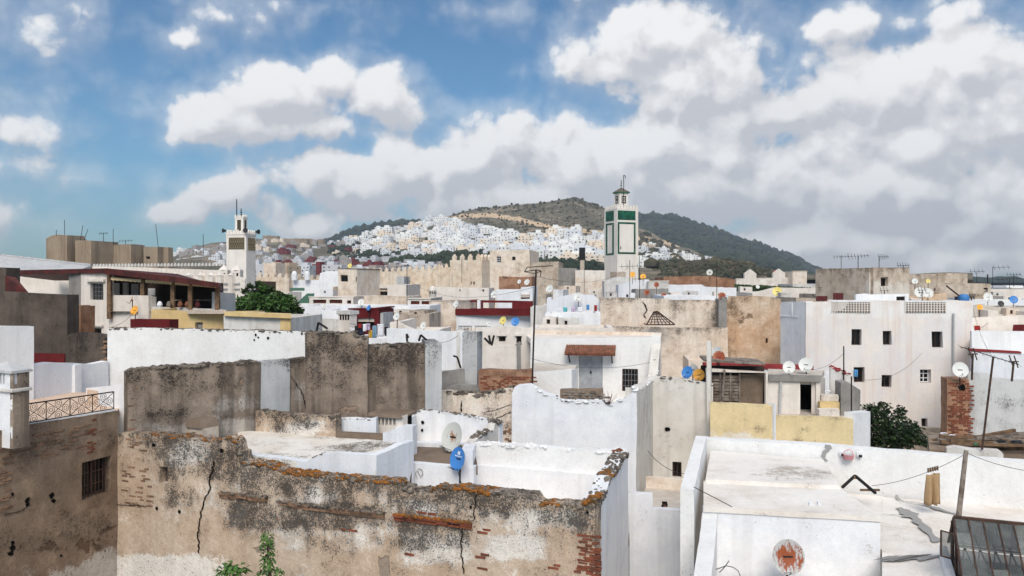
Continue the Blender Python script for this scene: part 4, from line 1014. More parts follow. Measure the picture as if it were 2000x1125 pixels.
# repaired cracks: smears of grey cement on the floor
def smear(root, name, mat, pts, z, w, seed):
    rr = random.Random(seed); vs = []; fs = []; L = []
    for (a, b) in zip(pts[:-1], pts[1:]):
        k = max(2, int(hypot(b[0]-a[0], b[1]-a[1])/5))
        for i in range(k): L.append((a[0]+(b[0]-a[0])*i/k, a[1]+(b[1]-a[1])*i/k, a[2]+(b[2]-a[2])*i/k))
    L.append(pts[-1])
    for (x, y, ww) in L:
        d = (EYE-z)*F/(y-HZ); q = P(x, y, d); q.z = z+.006+.03*.0; h = ww*w*rr.uniform(.5, 1.25)
        vs += [q+Vector((-h*rr.uniform(.7,1.3), -h*.5, .012)), q+Vector((h*rr.uniform(.7,1.3), h*.5, .012))]
    for i in range(len(L)-1): fs.append((2*i, 2*i+1, 2*i+3, 2*i+2))
    return mesh_obj(name, vs, fs, mat, root)
smear(rr2, 'cement_repair', M['patchgrey'], [(1722,960,.3),(1750,962,.5),(1753,975,.8),(1765,980,.5),(1800,985,.5),(1835,996,2.2),(1845,1000,1.2),(1866,1006,.4)], 7.03, .05, 1)
smear(rr2, 'cement_repair', M['patchgrey'], [(1756,993,1.2),(1770,1002,3.2),(1785,1010,3),(1795,1022,2.2),(1808,1033,1.5),(1818,1045,1.3),(1830,1060,1.6)], 7.03, .06, 2)
smear(rr2, 'cement_repair', M['patchgrey'], [(1722,1005,.4),(1760,1008,.5),(1768,1006,.4)], 7.03, .05, 3)
smear(rr2, 'cement_repair', M['patchgrey'], [(1724,1090,4),(1760,1092,5),(1800,1090,5),(1822,1092,4)], 7.03, .06, 4)
# grey patch on the parapet, basket, small fittings
def wall_smear(W, pts, w, mat, name, seed):
    rr = random.Random(seed); vs = []; fs = []; L = []
    for (a, b) in zip(pts[:-1], pts[1:]):
        k = max(2, int(hypot(b[0]-a[0], b[1]-a[1])/3))
        for i in range(k): L.append((a[0]+(b[0]-a[0])*i/k, a[1]+(b[1]-a[1])*i/k))
    e = Vector((W.e.x, W.e.y, 0))
    for (x, y) in L:
        q = W.at(x, y, .035); h = w*rr.uniform(.4, 1.2); vs += [q-e*h, q+e*h*rr.uniform(.6, 1.4)]
    for i in range(len(L)-1): fs.append((2*i, 2*i+1, 2*i+3, 2*i+2))
    return mesh_obj(name, vs, fs, mat, W.obj)
wall_smear(wbk, [(1616,868),(1618,875),(1612,882),(1608,890),(1612,898),(1616,902)], .06, M['patchgrey'], 'cement_repair', 5)
bk = wbk.at(1657, 890, .1); t = thing('basket', 'pale pink woven basket hanging on the white parapet', 'basket', tuple(bk))
m = MB(); prof = [(.02,-.09),(.085,-.09),(.10,-.04),(.115,.05),(.12,.06),(.108,.05)]; m.lathe(prof, 14, bk); m.build('body', M['cl_pink'] if False else M['dish_grey'], t, smooth=50)
for z in (-.06,-.03,0,.03): MB().lathe([(.10+.12*(z+.06)*1.2,z),(.117+.12*(z+.06)*1.2,z+.006),(.10+.12*(z+.06)*1.2,z+.012)], 14, bk, cap=False).build('band', M['cl_pink'], t, smooth=50)
MB().path([bk+Vector((.11*cos(a), 0, .05+.12*sin(a))) for a in [pi*i/8 for i in range(9)]], .007, 4).build('handle', M['cl_pink'], t)
for i, x in enumerate((1645, 1679)):
    q = wbk.at(x, 887 if x == 1679 else 885, 0); t = thing('wall_bracket', ['small white wall bracket left of the hanging basket', 'small white wall bracket right of the hanging basket'][i], 'bracket', tuple(q), 'brackets beside the basket')
    wbox(wbk, t, 'box', M['white'], wbk.s(x)-.06, wbk.s(x)+.05, q.z-.05, q.z+.05, 0, .07); wbox(wbk, t, 'hook', M['iron'], wbk.s(x)-.02, wbk.s(x)+.055, q.z-.055, q.z+.0, .07, .10)
# triangular dark frame leaning on the parapet
fz = 7.05; t = thing('folding_frame', 'dark hinged wooden frame standing as an upturned V on the white roof', 'frame', tuple(P(1670,955,17.2)))
a, b, c = P(1645,952,17.6), P(1670,929,17.8), P(1710,963,17.0)
MB().bar(a, b, .035, 4).build('leg', M['iron'], t); MB().bar(b, c, .035, 4).build('leg', M['iron'], t); MB().bar(P(1680,957,17.3), P(1718,957,17.3), .03, 4).build('crossbar', M['wood'], t); MB().bar(b+Vector((-.05,-.03,-.03)), b+Vector((.05,-.03,-.03)), .045, 4).build('hinge', M['wood'], t)
# skylight
sk = thing('skylight', 'rusty gabled glass skylight with many dirty panes at the lower right', 'skylight', tuple(P(1900,1060,12.9)))
r0 = P(1862,1012,13.4); ud = Vector((u1.x, u1.y, 0)); vd = Vector((v1.x, v1.y, 0)); rl = 2.6; hw = 1.55; dz = -.86
r1_ = r0+ud*rl; f0 = r0-vd*hw+Vector((0,0,dz)); b0 = r0+vd*hw*.5+Vector((0,0,dz*.75))
simple('glass_dirty', (98,101,99), .25, mot=.7, sc=4, alpha=.62, spec=.5, var=(66,69,68)); simple('glass_dirty2', (128,131,128), .2, mot=.5, sc=5, alpha=.62, spec=.5, var=(110,114,108))
nb, nr = 12, 5
sl_ = (f0-r0); nrm = ud.cross(sl_).normalized(); nrm = -nrm if nrm.z < 0 else nrm
pw, ph = rl/nb-.02, sl_.length/nr-.01; sd_ = sl_.normalized()
pme = []
for k in range(3):
    me = bpy.data.meshes.new('pane'); e_ = ud*pw/2; h_ = sd_*ph/2; n3 = nrm*.004; tl = nrm*[.0,.012,-.01][k]
    me.from_pydata([tuple(x) for x in (-e_-h_+n3, e_-h_+n3+tl, e_+h_+n3, -e_+h_+n3+tl, -e_-h_-n3, e_-h_-n3+tl, e_+h_-n3, -e_+h_-n3+tl)], [], BOXF); me.update(); me.materials.append(M['glass_dirty' if k != 1 else 'glass_dirty2']); pme.append(me)
off = Vector(sk.location)
for i in range(nb):
    for j in range(nr):
        if (i, j) in ((6, 4), (4, 4)): continue
        o = bpy.data.objects.new('pane', R.choice(pme)); COL.objects.link(o); o.parent = sk
        o.location = r0+ud*rl*(i+.5)/nb+sl_*(j+.5)/nr+nrm*(.02+.012*(j%2))-off
    
for i in range(nb+1): MB().bar(r0+ud*rl*i/nb+nrm*.03, f0+ud*rl*i/nb+nrm*.03, .016, 4).build('glazing_bar', M['rustiron'], sk)
MB().bar(r0+nrm*.03, r1_+nrm*.03, .03, 6).build('ridge', M['rustiron'], sk); MB().bar(f0, f0+ud*rl, .03, 4).build('eave', M['rustiron'], sk)
mz = MB()
for j in (.33, .66): mz.bar(r0+sl_*j-nrm*.03, r1_+sl_*j-nrm*.03, .018, 4)
for i in range(nb): mz.bar(r0+ud*rl*i/nb-nrm*.05, r0+sl_*.33+ud*rl*(i+.5)/nb-nrm*.05, .016, 4); mz.bar(r0+ud*rl*(i+1)/nb-nrm*.05, r0+sl_*.33+ud*rl*(i+.5)/nb-nrm*.05, .016, 4); mz.bar(r0+sl_*.33+ud*rl*(i+.5)/nb-nrm*.05, r0+sl_*.66+ud*rl*i/nb-nrm*.05, .016, 4); mz.bar(r0+sl_*.33+ud*rl*(i+.5)/nb-nrm*.05, r0+sl_*.66+ud*rl*(i+1)/nb-nrm*.05, .016, 4)
mz.build('truss', M['iron'], sk)
MB().add([r0, r1_, r1_+(b0-r0), b0, r0+Vector((0,0,-.01)), r1_+Vector((0,0,-.01)), r1_+(b0-r0)+Vector((0,0,-.01)), b0+Vector((0,0,-.01))], BOXF).build('back_slope', M['glass_dirty2'], sk)
g0_ = MB(); fl0 = f0+Vector((0,0,-.5)); bl0 = b0+Vector((0,0,-.4))
MB().bar(r0, b0, .022, 4).build('gable_bar', M['rustiron'], sk); MB().bar(r0, f0, .025, 4).build('gable_bar', M['rustiron'], sk)
for q in (.25, .5, .75):
    p_ = b0*(1-q)+f0*q; top_ = r0*(1-abs(q-.33)/.67)+(f0 if q > .33 else b0)*(abs(q-.33)/.67); MB().bar(Vector((p_.x,p_.y,top_.z-.02)), Vector((p_.x,p_.y,6.9)), .022, 4).build('gable_bar', M['rustiron'], sk)
MB().add([r0+ud*.03, f0+ud*.03, fl0+ud*.03, bl0+ud*.03, b0+ud*.03], [(0,1,2,3,4)]).build('gable_pane', M['glass_dirty2'], sk)
MB().prism([V3(Vector((p.x,p.y)), 6.6) for p in (f0-ud*.12-vd*.12, f0+ud*rl-vd*.12, f0+ud*rl+vd*.02, f0-ud*.12+vd*.02)], [V3(Vector((p.x,p.y)), f0.z-.03) for p in (f0-ud*.12-vd*.12, f0+ud*rl-vd*.12, f0+ud*rl+vd*.02, f0-ud*.12+vd*.02)]).build('curb', M['white'], sk)
MB().prism([V3(Vector((p.x,p.y)), 6.6) for p in (f0-ud*.14+vd*.03, f0-ud*.02+vd*.03, b0-ud*.02, b0-ud*.14)], [V3(Vector((p.x,p.y)), z) for p, z in ((f0-ud*.14+vd*.03, f0.z-.05), (f0-ud*.02+vd*.03, f0.z-.05), (b0-ud*.02, 7.25), (b0-ud*.14, 7.25))]).build('curb', M['white'], sk)
MB().add([V3(Vector((p.x,p.y)), 7.06) for p in (f0+vd*.03, f0+ud*rl+vd*.03, b0+ud*rl, b0)], [(0,1,2,3)]).build('shade_underlay', M['roofdark'], sk)  # dark sheet just above the roof, painting in the shade of a shaft
sa_ = P(1838,1036,13.0); sw, sh = .2, .42
sash = MB(); ax = (P(1862,1043,13.1)-sa_); 
for (p, q) in (((0,0),(1,0)),((0,-1),(1,-1)),((0,0),(0,-1)),((1,0),(1,-1))): sash.bar(sa_+ax*p[0]+Vector((0,0,sh*p[1])), sa_+ax*q[0]+Vector((0,0,sh*q[1])), .016, 4)
so = sash.build('open_sash', M['rustiron'], sk); MB().add([sa_, sa_+ax, sa_+ax+Vector((0,0,-sh)), sa_+Vector((0,0,-sh))], [(0,1,2,3)]).build('pane', M['glass_dirty'], so)

# ------------------------------------------------------------------ alley between the roofs
al = thing('alley_house', 'off-white house wall with one small dark window in the narrow alley', 'house', (*Q(1330,29),0))
wa = wall(al, 'wall', M['offwhite'], Q(1268,29.2), Q(1392,28.6), [(1268,738),(1290,737),(1340,742),(1380,750),(1392,752)], 0, .35, holes=[(1313,903,1331,933)], ds=.35, amp=.03, masks={'grime_shade': [(1285,735,1345,760,.25)], 'peel': [(1335,740,1350,768,.5)]})
window(wa, 0, al, 'dark', inset=.2); hole_spot(wa, 1304, 838, 5); crust(wa, 1290, 1390, M['crust'], .035, 90, 31, name='broken_mortar')
wcol = wall(al, 'wall', M['offwhite'], Q(1380,28.45), Q(1388,28.4), 9.8, 0, .3, ds=.6, amp=.02)
wlo = wall(al, 'parapet', M['beige'], Q(1262,25.0), Q(1358,24.6), [(1262,934),(1300,936),(1358,942)], 3.0, .3, ds=.3, amp=.02)
slabpoly(al, 'roof', M['roof'], [Q(1225,20.1), Q(1358,19.8), Q(1358,24.9), Q(1262,25.2)], 5.42)
wcap = wall(al, 'beam', M['oldwood'], Q(1262,24.9), Q(1357,24.5), [(1262,961),(1300,962),(1357,966)], 5.3, .14, ds=.3, amp=.03, jag=.04)
lw = thing('low_wall', 'smooth white stepped wall closing the alley in front of the child', 'wall', (*Q(1290,19.5),0))
wlw = wall(lw, 'wall', M['white'], Q(1229,19.6), Q(1275,19.5), [(1229,965),(1275,968)], 0, .25, ds=.35, amp=.02); wlw2 = wall(lw, 'wall', M['white'], Q(1275,19.52), Q(1360,19.3), [(1275,996),(1360,1000)], 0, .25, ds=.35, amp=.02)

# ------------------------------------------------------------------ centre: white house with grey door, awning and barred window
ch = thing('door_house', 'white house with grey double door under a small tiled awning', 'house', (*Q(1150,27),0))
qa, qb = Q(1000,24.6), Q(1243,24.0)
w10 = wall(ch, 'wall', M['white'], qa, qb, [(1000,768),(1004,757),(1012,753),(1035,752),(1050,760),(1070,771),(1085,775),(1094,782),(1098,783),(1180,783),(1190,790),(1200,788),(1225,775),(1238,762),(1243,757)], 0, .4, ds=.16, amp=.035, jag=.04, masks={'grime_shade': [(1090,775,1200,800,.12),(1080,800,1240,830,.08)], 'peel': []})
crust(w10, 1040, 1243, M['white_rough'], .045, 70, 32, name='broken_mortar'); crust(w10, 1085, 1200, M['crust'], .03, 50, 33, name='broken_mortar')
wd_ = wall(ch, 'dry_stone_infill', M['rubble'], Q(1094,25.3), Q(1176,25.1), [(1094,762),(1120,761),(1176,760)], 7.5, .35, ds=.15, amp=.03, jag=.03)
bricks(wd_, 1095, 762, 1174, 782, 'oldwood', L=.34, h=.06, gap=.02, keep=.9, proud=.03, seed=31)
wr10 = wall(ch, 'wall', M['offwhite'], qb+v2*.03, Q(1291,32.4), [(1243,757),(1250,758),(1262,752),(1274,742),(1284,735),(1287,700),(1291,652)], 0, .35, ds=.25, amp=.04, jag=.03, masks={'grime_shade': [(1255,770,1272,860,.25)], 'peel': [(1243,860,1260,960,.2)]})
crust(wr10, 1243, 1287, M['white_rough'], .05, 60, 34, name='broken_mortar')
wdoor = wall(ch, 'wall', M['white_rough'], Q(1036,32.9), Q(1290,32.0), [(1036,662),(1290,660)], 5, .3, holes=[(1131,695,1177,770),(1215,721,1246,765)], ds=.3, amp=.03, masks={'grime_shade': [(1130,690,1180,700,.1)]})
window(wdoor, 1, ch, 'grille', inset=.15)
s0, z0, s1, z1 = wdoor.holes[0]; dr = wbox(wdoor, ch, 'door', M['greydoor'], s0, s1, z0-.2, z1, -.14, -.1)
for i in range(2):
    a = s0+(s1-s0)*i/2; b = s0+(s1-s0)*(i+1)/2; wbox(wdoor, ch, 'door_leaf', M['greydoor'], a+.02, b-.02, z0-.2, z1-.03, -.1, -.075, parent=dr)
    for q in (.2, .5, .8): wbox(wdoor, ch, 'stile', M['greydoor'], a+(b-a)*q-.012, a+(b-a)*q+.012, z0-.2, z1-.05, -.075, -.065, parent=dr)
wbox(wdoor, ch, 'door_lock', M['iron'], (s0+s1)/2-.03, (s0+s1)/2+.03, z0+.85, z0+.95, -.065, -.03, parent=dr)
wback = wall(ch, 'wall', M['beige'], Q(1020,36.0), Q(1292,35.2), [(1020,644),(1292,650)], 5, .3, ds=.6, amp=.03)
slabpoly(ch, 'roof', M['white_w'], [Q(1036,33.0), Q(1290,32.1), Q(1292,35.3), Q(1025,36)], 9.55)
for x in (1070, 1093, 1140, 1188, 1230): pxbox(wback, ch, 'rib', M['beige'], x-1, 647, x+2, 668, 0, .10)
slabpoly(ch, 'terrace_floor', M['roofwhite'], [qa+v2*.3, qb+v2*.3, Q(1288,32), Q(1040,33)], 6.9)
# low shed left of the door
ws1 = wall(ch, 'wall', M['white_rough'], Q(1042,28.0), Q(1116,27.6), [(1042,728),(1060,727),(1116,722)], 5, .25, ds=.25, amp=.03, jag=.02); wall(ch, 'wall', M['white_rough'], Q(1116,27.65), Q(1129,31.5), [(1116,724),(1129,720)], 5, .25, ds=.25, amp=.03, jag=.03)
slabpoly(ch, 'roof', M['roof'], [Q(1042,28.2), Q(1114,27.9), Q(1127,31.5), Q(1042,32.5)], 8.62)
# awning with clay tiles
aw = thing('awning', 'small brown tiled awning on iron brackets above the grey door', 'awning', tuple(wdoor.at(1155,680)))
ax0, ax1 = wdoor.s(1106), wdoor.s(1203); zt_ = wdoor.z(1155,676); zb_ = wdoor.z(1155,688); nt = 22
MB().add([wdoor.loc(ax0+.05, zt_-.02, 0), wdoor.loc(ax1-.05, zt_-.02, 0), wdoor.loc(ax1, zb_-.02, .7), wdoor.loc(ax0, zb_-.02, .7), wdoor.loc(ax0+.05, zt_-.07, 0), wdoor.loc(ax1-.05, zt_-.07, 0), wdoor.loc(ax1, zb_-.07, .7), wdoor.loc(ax0, zb_-.07, .7)], BOXF).build('board', M['redwood'], aw)
tile = MB(); L_ = hypot(.7, zt_-zb_)
for i in range(nt):
    s = ax0+(ax1-ax0)*(i+.5)/nt; a = wdoor.loc(s, zt_+.02, 0); b = wdoor.loc(s, zb_+.01, .74); MB().bar(a, b, .05, 7, .055).build('tile', M['claytile'], aw)
for s in (ax0+.15, ax1-.15): MB().path([wdoor.loc(s, zb_-.06, .6), wdoor.loc(s, zb_-.3, .25), wdoor.loc(s, zb_-.42, .02)], .03, 5).build('bracket', M['iron'], aw)

# walls left of the centre house
bh = thing('brick_wall', 'low broken brick wall with ragged plaster left of the white door house', 'wall', (*Q(985,27),0))
wbw = wall(bh, 'wall', M['brickmass'], Q(935,27.2), Q(1040,27.0), [(935,723),(960,722),(1000,724),(1040,722)], 5, .4, ds=.15, amp=.03, jag=.02, masks={'grime_shade': [(935,720,1040,735,.4)]})
bricks(wbw, 937, 734, 1038, 765, 'brick', keep=.75, seed=33, L=.25, h=.05)
bw2 = thing('peeling_wall', 'peeling cream wall with old pilasters between brick wall and white parapet roof', 'wall', (*Q(900,25),0))
w12 = wall(bw2, 'wall', M['beige'], Q(788,25.2), Q(1002,24.9), [(788,768),(800,763),(830,762),(870,764),(935,770),(1002,758)], 3, .4, ds=.2, amp=.04, jag=.03, g0=.25, masks={'grime_shade': [(930,790,1000,830,.35),(980,820,1000,860,.4)], 'white': [(795,775,930,800,.3)], 'peel': [(940,760,1000,800,.25)]})
crust(w12, 790, 1000, M['crust'], .06, 130, 35, name='broken_mortar'); crack(w12, [(903,782),(902,805)], .06); crack(w12, [(940,806),(970,800),(998,790)], .06); crack(w12, [(955,825),(980,812),(998,804)], .07)
for x in (815, 862, 884, 910): pxbox(w12, bw2, 'pilaster', M['beige'], x, 772, x+9, 812, 0, .05)
bricks(w12, 976, 838, 998, 862, 'brick_tan', keep=.7, seed=36)
gp = thing('grey_wall', 'low grey concrete wall and block between the piers', 'wall', (*Q(890,26),0))
wg1 = wall(gp, 'wall', M['grey'], Q(862,26.5), Q(908,26.8), [(862,726),(890,724),(908,721)], 5, .3, ds=.3, amp=.02, g0=.3); wg2 = wall(gp, 'wall', M['grey'], Q(862,25.6), Q(935,25.5), [(862,762),(880,755),(893,752),(930,753),(935,762)], 5, .3, ds=.3, amp=.02)
slabpoly(gp, 'floor', M['roof'], [Q(862,25.8), Q(934,25.7), Q(934,27), Q(862,26.6)], 8.2)
gpi = thing('pier', 'tall free-standing grey streaked masonry pier', 'pier', (*Q(918,27.6),0))
wgp = wall(gpi, 'shaft', M['greylight'], Q(903,27.6), Q(932,27.5), [(903,649),(932,649)], 5, .8, ds=.25, amp=.02, g0=.55, masks={'grime_shade': [(903,650,932,700,.3)]})
wh = thing('white_house', 'white low house wall with small loose antennas left of the grey pier', 'house', (*Q(850,33),0))
whw = wall(wh, 'wall', M['white'], Q(755,34.5), Q(905,34), [(755,642),(800,643),(880,648),(905,648)], 3, .3, ds=.5, amp=.03, holes=()); wall(wh, 'wall', M['white_d'], Q(905,34.02), Q(914,38), [(905,648),(914,645)], 3, .3, ds=.6, amp=.03)
slabpoly(wh, 'roof', M['roof'], [Q(755,34.7), Q(905,34.2), Q(915,39), Q(755,40)], ZZ(648,34)-.35)
wh2 = thing('white_house', 'cream house with two small dark square openings above the brick wall', 'house', (*Q(975,34),0))
whb = wall(wh2, 'wall', M['white_w'], Q(930,35.5), Q(1042,35), [(930,640),(962,640),(965,637),(1000,638),(1020,641),(1042,642)], 3, .3, holes=[(974,656,987,667),(1008,656,1018,675)], ds=.4, amp=.03, masks={'grime_shade': [(965,650,1000,660,.15)]})
window(whb, 0, wh2, 'dark'); window(whb, 1, wh2, 'dark'); pxbox(whb, wh2, 'lintel', M['white_w'], 971, 652, 990, 656, 0, .12); pxbox(whb, wh2, 'lintel', M['white_w'], 1006, 652, 1020, 656, 0, .1)
whc = wall(wh2, 'wall', M['white_w'], Q(937,31.5), Q(1009,31.2), [(937,677),(975,675),(1009,676)], 3, .25, ds=.4, amp=.03, jag=.02); wall(wh2, 'wall', M['grey'], Q(1009,31.25), Q(1018,31.3), [(1009,676),(1018,668)], 3, .3, ds=.4, amp=.03)
slabpoly(wh2, 'roof', M['roof'], [Q(930,35.7), Q(1042,35.2), Q(1042,39), Q(935,40)], ZZ(648,35.5)-.1)

# ------------------------------------------------------------------ yellow house with shack
yh = thing('yellow_house', 'house with peeling yellow parapet, slatted shack and dark doorway', 'house', (*Q(1530,28),0))
wy1 = wall(yh, 'parapet', M['yellow'], Q(1387,27.4), Q(1512,27.0), [(1387,787),(1440,789),(1512,792)], 0, .3, ds=.2, amp=.025, g0=.3, glen=.1, masks={'white': [(1385,845,1460,880,1.0),(1450,852,1512,880,.8)], 'grime_shade': [(1470,833,1500,842,.5)]})
wy2 = wall(yh, 'parapet', M['yellow'], Q(1512,27.05), Q(1666,26.6), [(1512,813),(1600,815),(1666,818)], 0, .3, ds=.2, amp=.025, g0=.3, glen=.1, masks={'grime_shade': [(1550,838,1610,844,.45),(1540,856,1600,862,.5),(1520,850,1600,860,.12)], 'peel': [(1545,856,1600,862,.4)]})
wy3 = wall(yh, 'wall', M['white'], Q(1512.5,26.95), Q(1516,27.0), [(1512,788),(1516,790)], 0, .25, ds=.4, amp=.01)
wy4 = wall(yh, 'wall', M['white'], Q(1666,26.7), Q(1700,27.6), [(1666,806),(1700,804)], 0, .3, ds=.4, amp=.02)
slabpoly(yh, 'terrace_floor', M['roof'], [Q(1387,27.6), Q(1666,26.9), Q(1700,31), Q(1387,31.5)], 7.1)
# shack front: frame around the opening
wsh = wall(yh, 'wall', M['white_w'], Q(1380,29.3), Q(1499,29.0), [(1380,720),(1499,728)], 6, .25, holes=[(1387,728,1495,800)], ds=.3, amp=.025, g0=.25)
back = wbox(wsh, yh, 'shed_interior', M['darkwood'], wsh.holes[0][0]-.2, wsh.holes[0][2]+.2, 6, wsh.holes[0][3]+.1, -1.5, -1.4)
hx0, hz0, hx1, hz1 = wsh.holes[0]; hm = wsh.s(1447)
sw_ = wbox(wsh, yh, 'shed_panel', M['roofdark'], hm+.05, hx1-.02, hz0+.1, hz1-.1, -.45, -.4)
pal = thing('pallet_screen', 'screen of old grey wooden slats in the opening of the shack', 'screen', tuple(wsh.at(1420,780,-.2)))
for i in range(8):
    z = hz0+.28+(hz1-hz0-.4)*i/8; wbox(wsh, pal, 'slat', M['oldwood'], hx0+.04, hm, z, z+.09+R.uniform(-.015,.015), -.24, -.22, amp=.01)
for x in (1390, 1408, 1428, 1446): wbox(wsh, pal, 'post', M['oldwood'], wsh.s(x)-.03, wsh.s(x)+.03, hz0+.05, hz1-.05, -.21, -.17)
MB().bar(wsh.at(1415,722,.05), wsh.at(1408,800,.08), .045, 5).build('prop', M['oldwood'], pal)
mb = MB(); 
for dz_ in (0,): MB().prism([wsh.loc(-.1, 9.02-.02, .1), wsh.loc(wsh.w-.1, 8.9, .1), wsh.loc(wsh.w-.1, 8.9, -1.6), wsh.loc(-.1, 9.02-.02, -1.6)], [wsh.loc(-.1, 9.08, .1), wsh.loc(wsh.w-.1, 8.96, .1), wsh.loc(wsh.w-.1, 8.96, -1.6), wsh.loc(-.1, 9.08, -1.6)]).build('roof', M['oldwood'], yh)
wdw = wall(yh, 'wall', M['white_w'], Q(1499,29.1), Q(1602,28.8), [(1499,735),(1540,737),(1602,738)], 6, .3, holes=[(1563,747,1594,812)], ds=.25, amp=.025, g0=.35, glen=.2)
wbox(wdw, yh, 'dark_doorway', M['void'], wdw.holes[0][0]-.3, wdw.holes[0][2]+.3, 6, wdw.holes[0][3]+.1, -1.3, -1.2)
pxbox(wdw, yh, 'lintel', M['grey'], 1500, 732, 1602, 744, .003, .12)
MB().bar(wdw.at(1524,745,.1), wdw.at(1522,808,.1), .05, 8).build('drain_pipe', M['greylight'], yh)
wall(yh, 'wall', M['white_w'], Q(1602,28.85), Q(1612,32), [(1602,738),(1612,738)], 6, .3, ds=.4, amp=.02)
slabpoly(yh, 'roof', M['roof'], [Q(1500,29.3), Q(1600,29.0), Q(1610,32), Q(1500,32.5)], ZZ(740,29)-.02)
for i, (xa, xb, ya, yb) in enumerate(((1600,1640,800,812),(1602,1640,786,800),(1604,1638,772,786))):
    wst_ = wall(yh, 'step', [M['white_w'], M['yellow2'], M['white_w']][i], Q(xa,28.0+i*.35), Q(xb,27.9+i*.35), [(xa,ya),(xb,ya)], 6, .35, ds=.4, amp=.02, g0=.3)
# red-edged parapet behind
wrd = wall(yh, 'parapet', M['white'], Q(1375,33.2), Q(1650,32.4), [(1375,718),(1440,719),(1520,722),(1560,722),(1600,722),(1650,735)], 4, .3, ds=.4, amp=.02)
MB().prism([wrd.loc(-.03, wrd.topz(0)+.0, .06), wrd.loc(wrd.w*.78, wrd.topz(wrd.w*.78)+.0, .06), wrd.loc(wrd.w*.78, wrd.topz(wrd.w*.78), -.36), wrd.loc(-.03, wrd.topz(0), -.36)], [wrd.loc(-.03, wrd.topz(0)+.2, .06), wrd.loc(wrd.w*.78, wrd.topz(wrd.w*.78)+.17, .06), wrd.loc(wrd.w*.78, wrd.topz(wrd.w*.78)+.17, -.36), wrd.loc(-.03, wrd.topz(0)+.2, -.36)]).build('coping', M['redpaint'], yh)
wrd2 = wall(yh, 'wall', M['white_d'], Q(1622,30.2), Q(1662,30.0), [(1622,716),(1640,722),(1650,728),(1662,733)], 5, .3, ds=.3, amp=.02); crust(wrd2, 1622, 1662, M['redpaint'], .05, 90, 37, name='red_coping', front=.1)
wbr = wall(yh, 'wall', M['grey'], Q(1642,28.6), Q(1680,28.5), [(1642,748),(1655,746),(1680,762)], 4, .8, ds=.3, amp=.02, g0=.2); 
wrm = wall(yh, 'wall', M['maroon'], Q(1348,31), Q(1380,30.8), [(1348,742),(1380,745)], 6, .2, ds=.4, amp=.01)
# ------------------------------------------------------------------ big white three-storey house at right
b1 = thing('tall_white_house', 'three-storey white house with small dark windows and pierced roof screens', 'house', (*Q(1720,46),0))
BA, BB = Q(1574,43.6), Q(1898,43.2)
hol = [(1663,643,1683,675),(1724,646,1741,674),(1820,647,1841,679),(1667,717,1688,747),(1721,733,1741,757),(1797,721,1818,748),(1800,817,1812,834)]
w20 = wall(b1, 'wall', M['b1wall'], BA, BB, [(1574,590),(1620,590),(1624,586),(1700,586),(1768,588),(1846,588),(1850,586),(1898,588)], 0, .4, holes=hol, ds=.5, amp=.04, masks={'white': [(1574,590,1900,622,1.2),(1700,690,1800,715,.3),(1574,740,1700,840,.5)], 'grime_shade': [(1740,690,1746,712,.25),(1826,690,1832,716,.25)]})
for i in range(7): window(w20, i, b1, ['dark','dark','dark','dark','dark','white','dark'][i], inset=.28)
w21 = wall(b1, 'wall', M['white'], Q(1524,46.2), Q(1574,43.65), [(1524,600),(1526,590),(1574,588)], 0, .4, ds=.5, amp=.04, holes=())
pxbox(w21, b1, 'plaster_band', M['white'], 1524, 617, 1560, 619, 0, .04); pxbox(w21, b1, 'plaster_band', M['white'], 1545, 592, 1548, 617, 0, .04)
slabpoly(b1, 'roof', M['roofwhite'], [BA+Vector((0,.3)), BB+Vector((-.2,.3)), Q(1890,52), Q(1540,54)], ZZ(612,43.5))
wall(b1, 'wall', M['white'], Q(1900,43.3), Q(1895,52), [(1900,588),(1895,588)], 0, .3, ds=1, amp=.03); wall(b1, 'wall', M['white'], Q(1890,52), Q(1540,54), 10.4, 0, .3, ds=2, amp=.03)
MB().bar(w20.at(1861,612,.1), w20.at(1860,720,.1), .06, 6).build('drain_pipe', M['greylight'], b1)
# pierced screens: a grid over a dark sheet that paints in the shaded openings
for (x0, x1) in ((1624,1699),(1768,1846)):
    s0, s1 = w20.s(x0), w20.s(x1); zb0, zt0 = w20.z((x0+x1)/2, 611), w20.z((x0+x1)/2, 588); nx_, nz_ = 14, 5
    sc_ = wbox(w20, b1, 'screen', M['white'], s0-.02, s1+.02, zt0-.06, zt0+.02, .01, .09)
    mm = MB()
    for i in range(nx_+1):
        s = s0+(s1-s0)*i/nx_; vs_ = [w20.loc(a, z, t) for z in (zb0, zt0-.06) for (a, t) in ((s-.025, .07), (s-.025, .03), (s+.025, .03), (s+.025, .07))]; mm.add(vs_, BOXF)
    for j in range(1, nz_):
        z = zb0+(zt0-zb0)*j/nz_; vs_ = [w20.loc(a, zz_, t) for zz_ in (z-.022, z+.022) for (a, t) in ((s0, .08), (s0, .02), (s1, .02), (s1, .08))]; mm.add(vs_, BOXF)
    mm.build('lattice', M['white_w'], sc_)
    bk_ = wbox(w20, b1, 'screen_shade_sheet', M['darkwood'], s0, s1, zb0, zt0-.06, .004, .012, parent=sc_)
# stair head on its roof
sth = wall(b1, 'stair_head', M['white'], Q(1672,47.5), Q(1775,47), [(1672,575),(1690,573),(1700,575),(1775,574)], 8, .3, holes=[(1751,579,1768,590)], ds=.6, amp=.03); window(sth, 0, b1, 'dark')
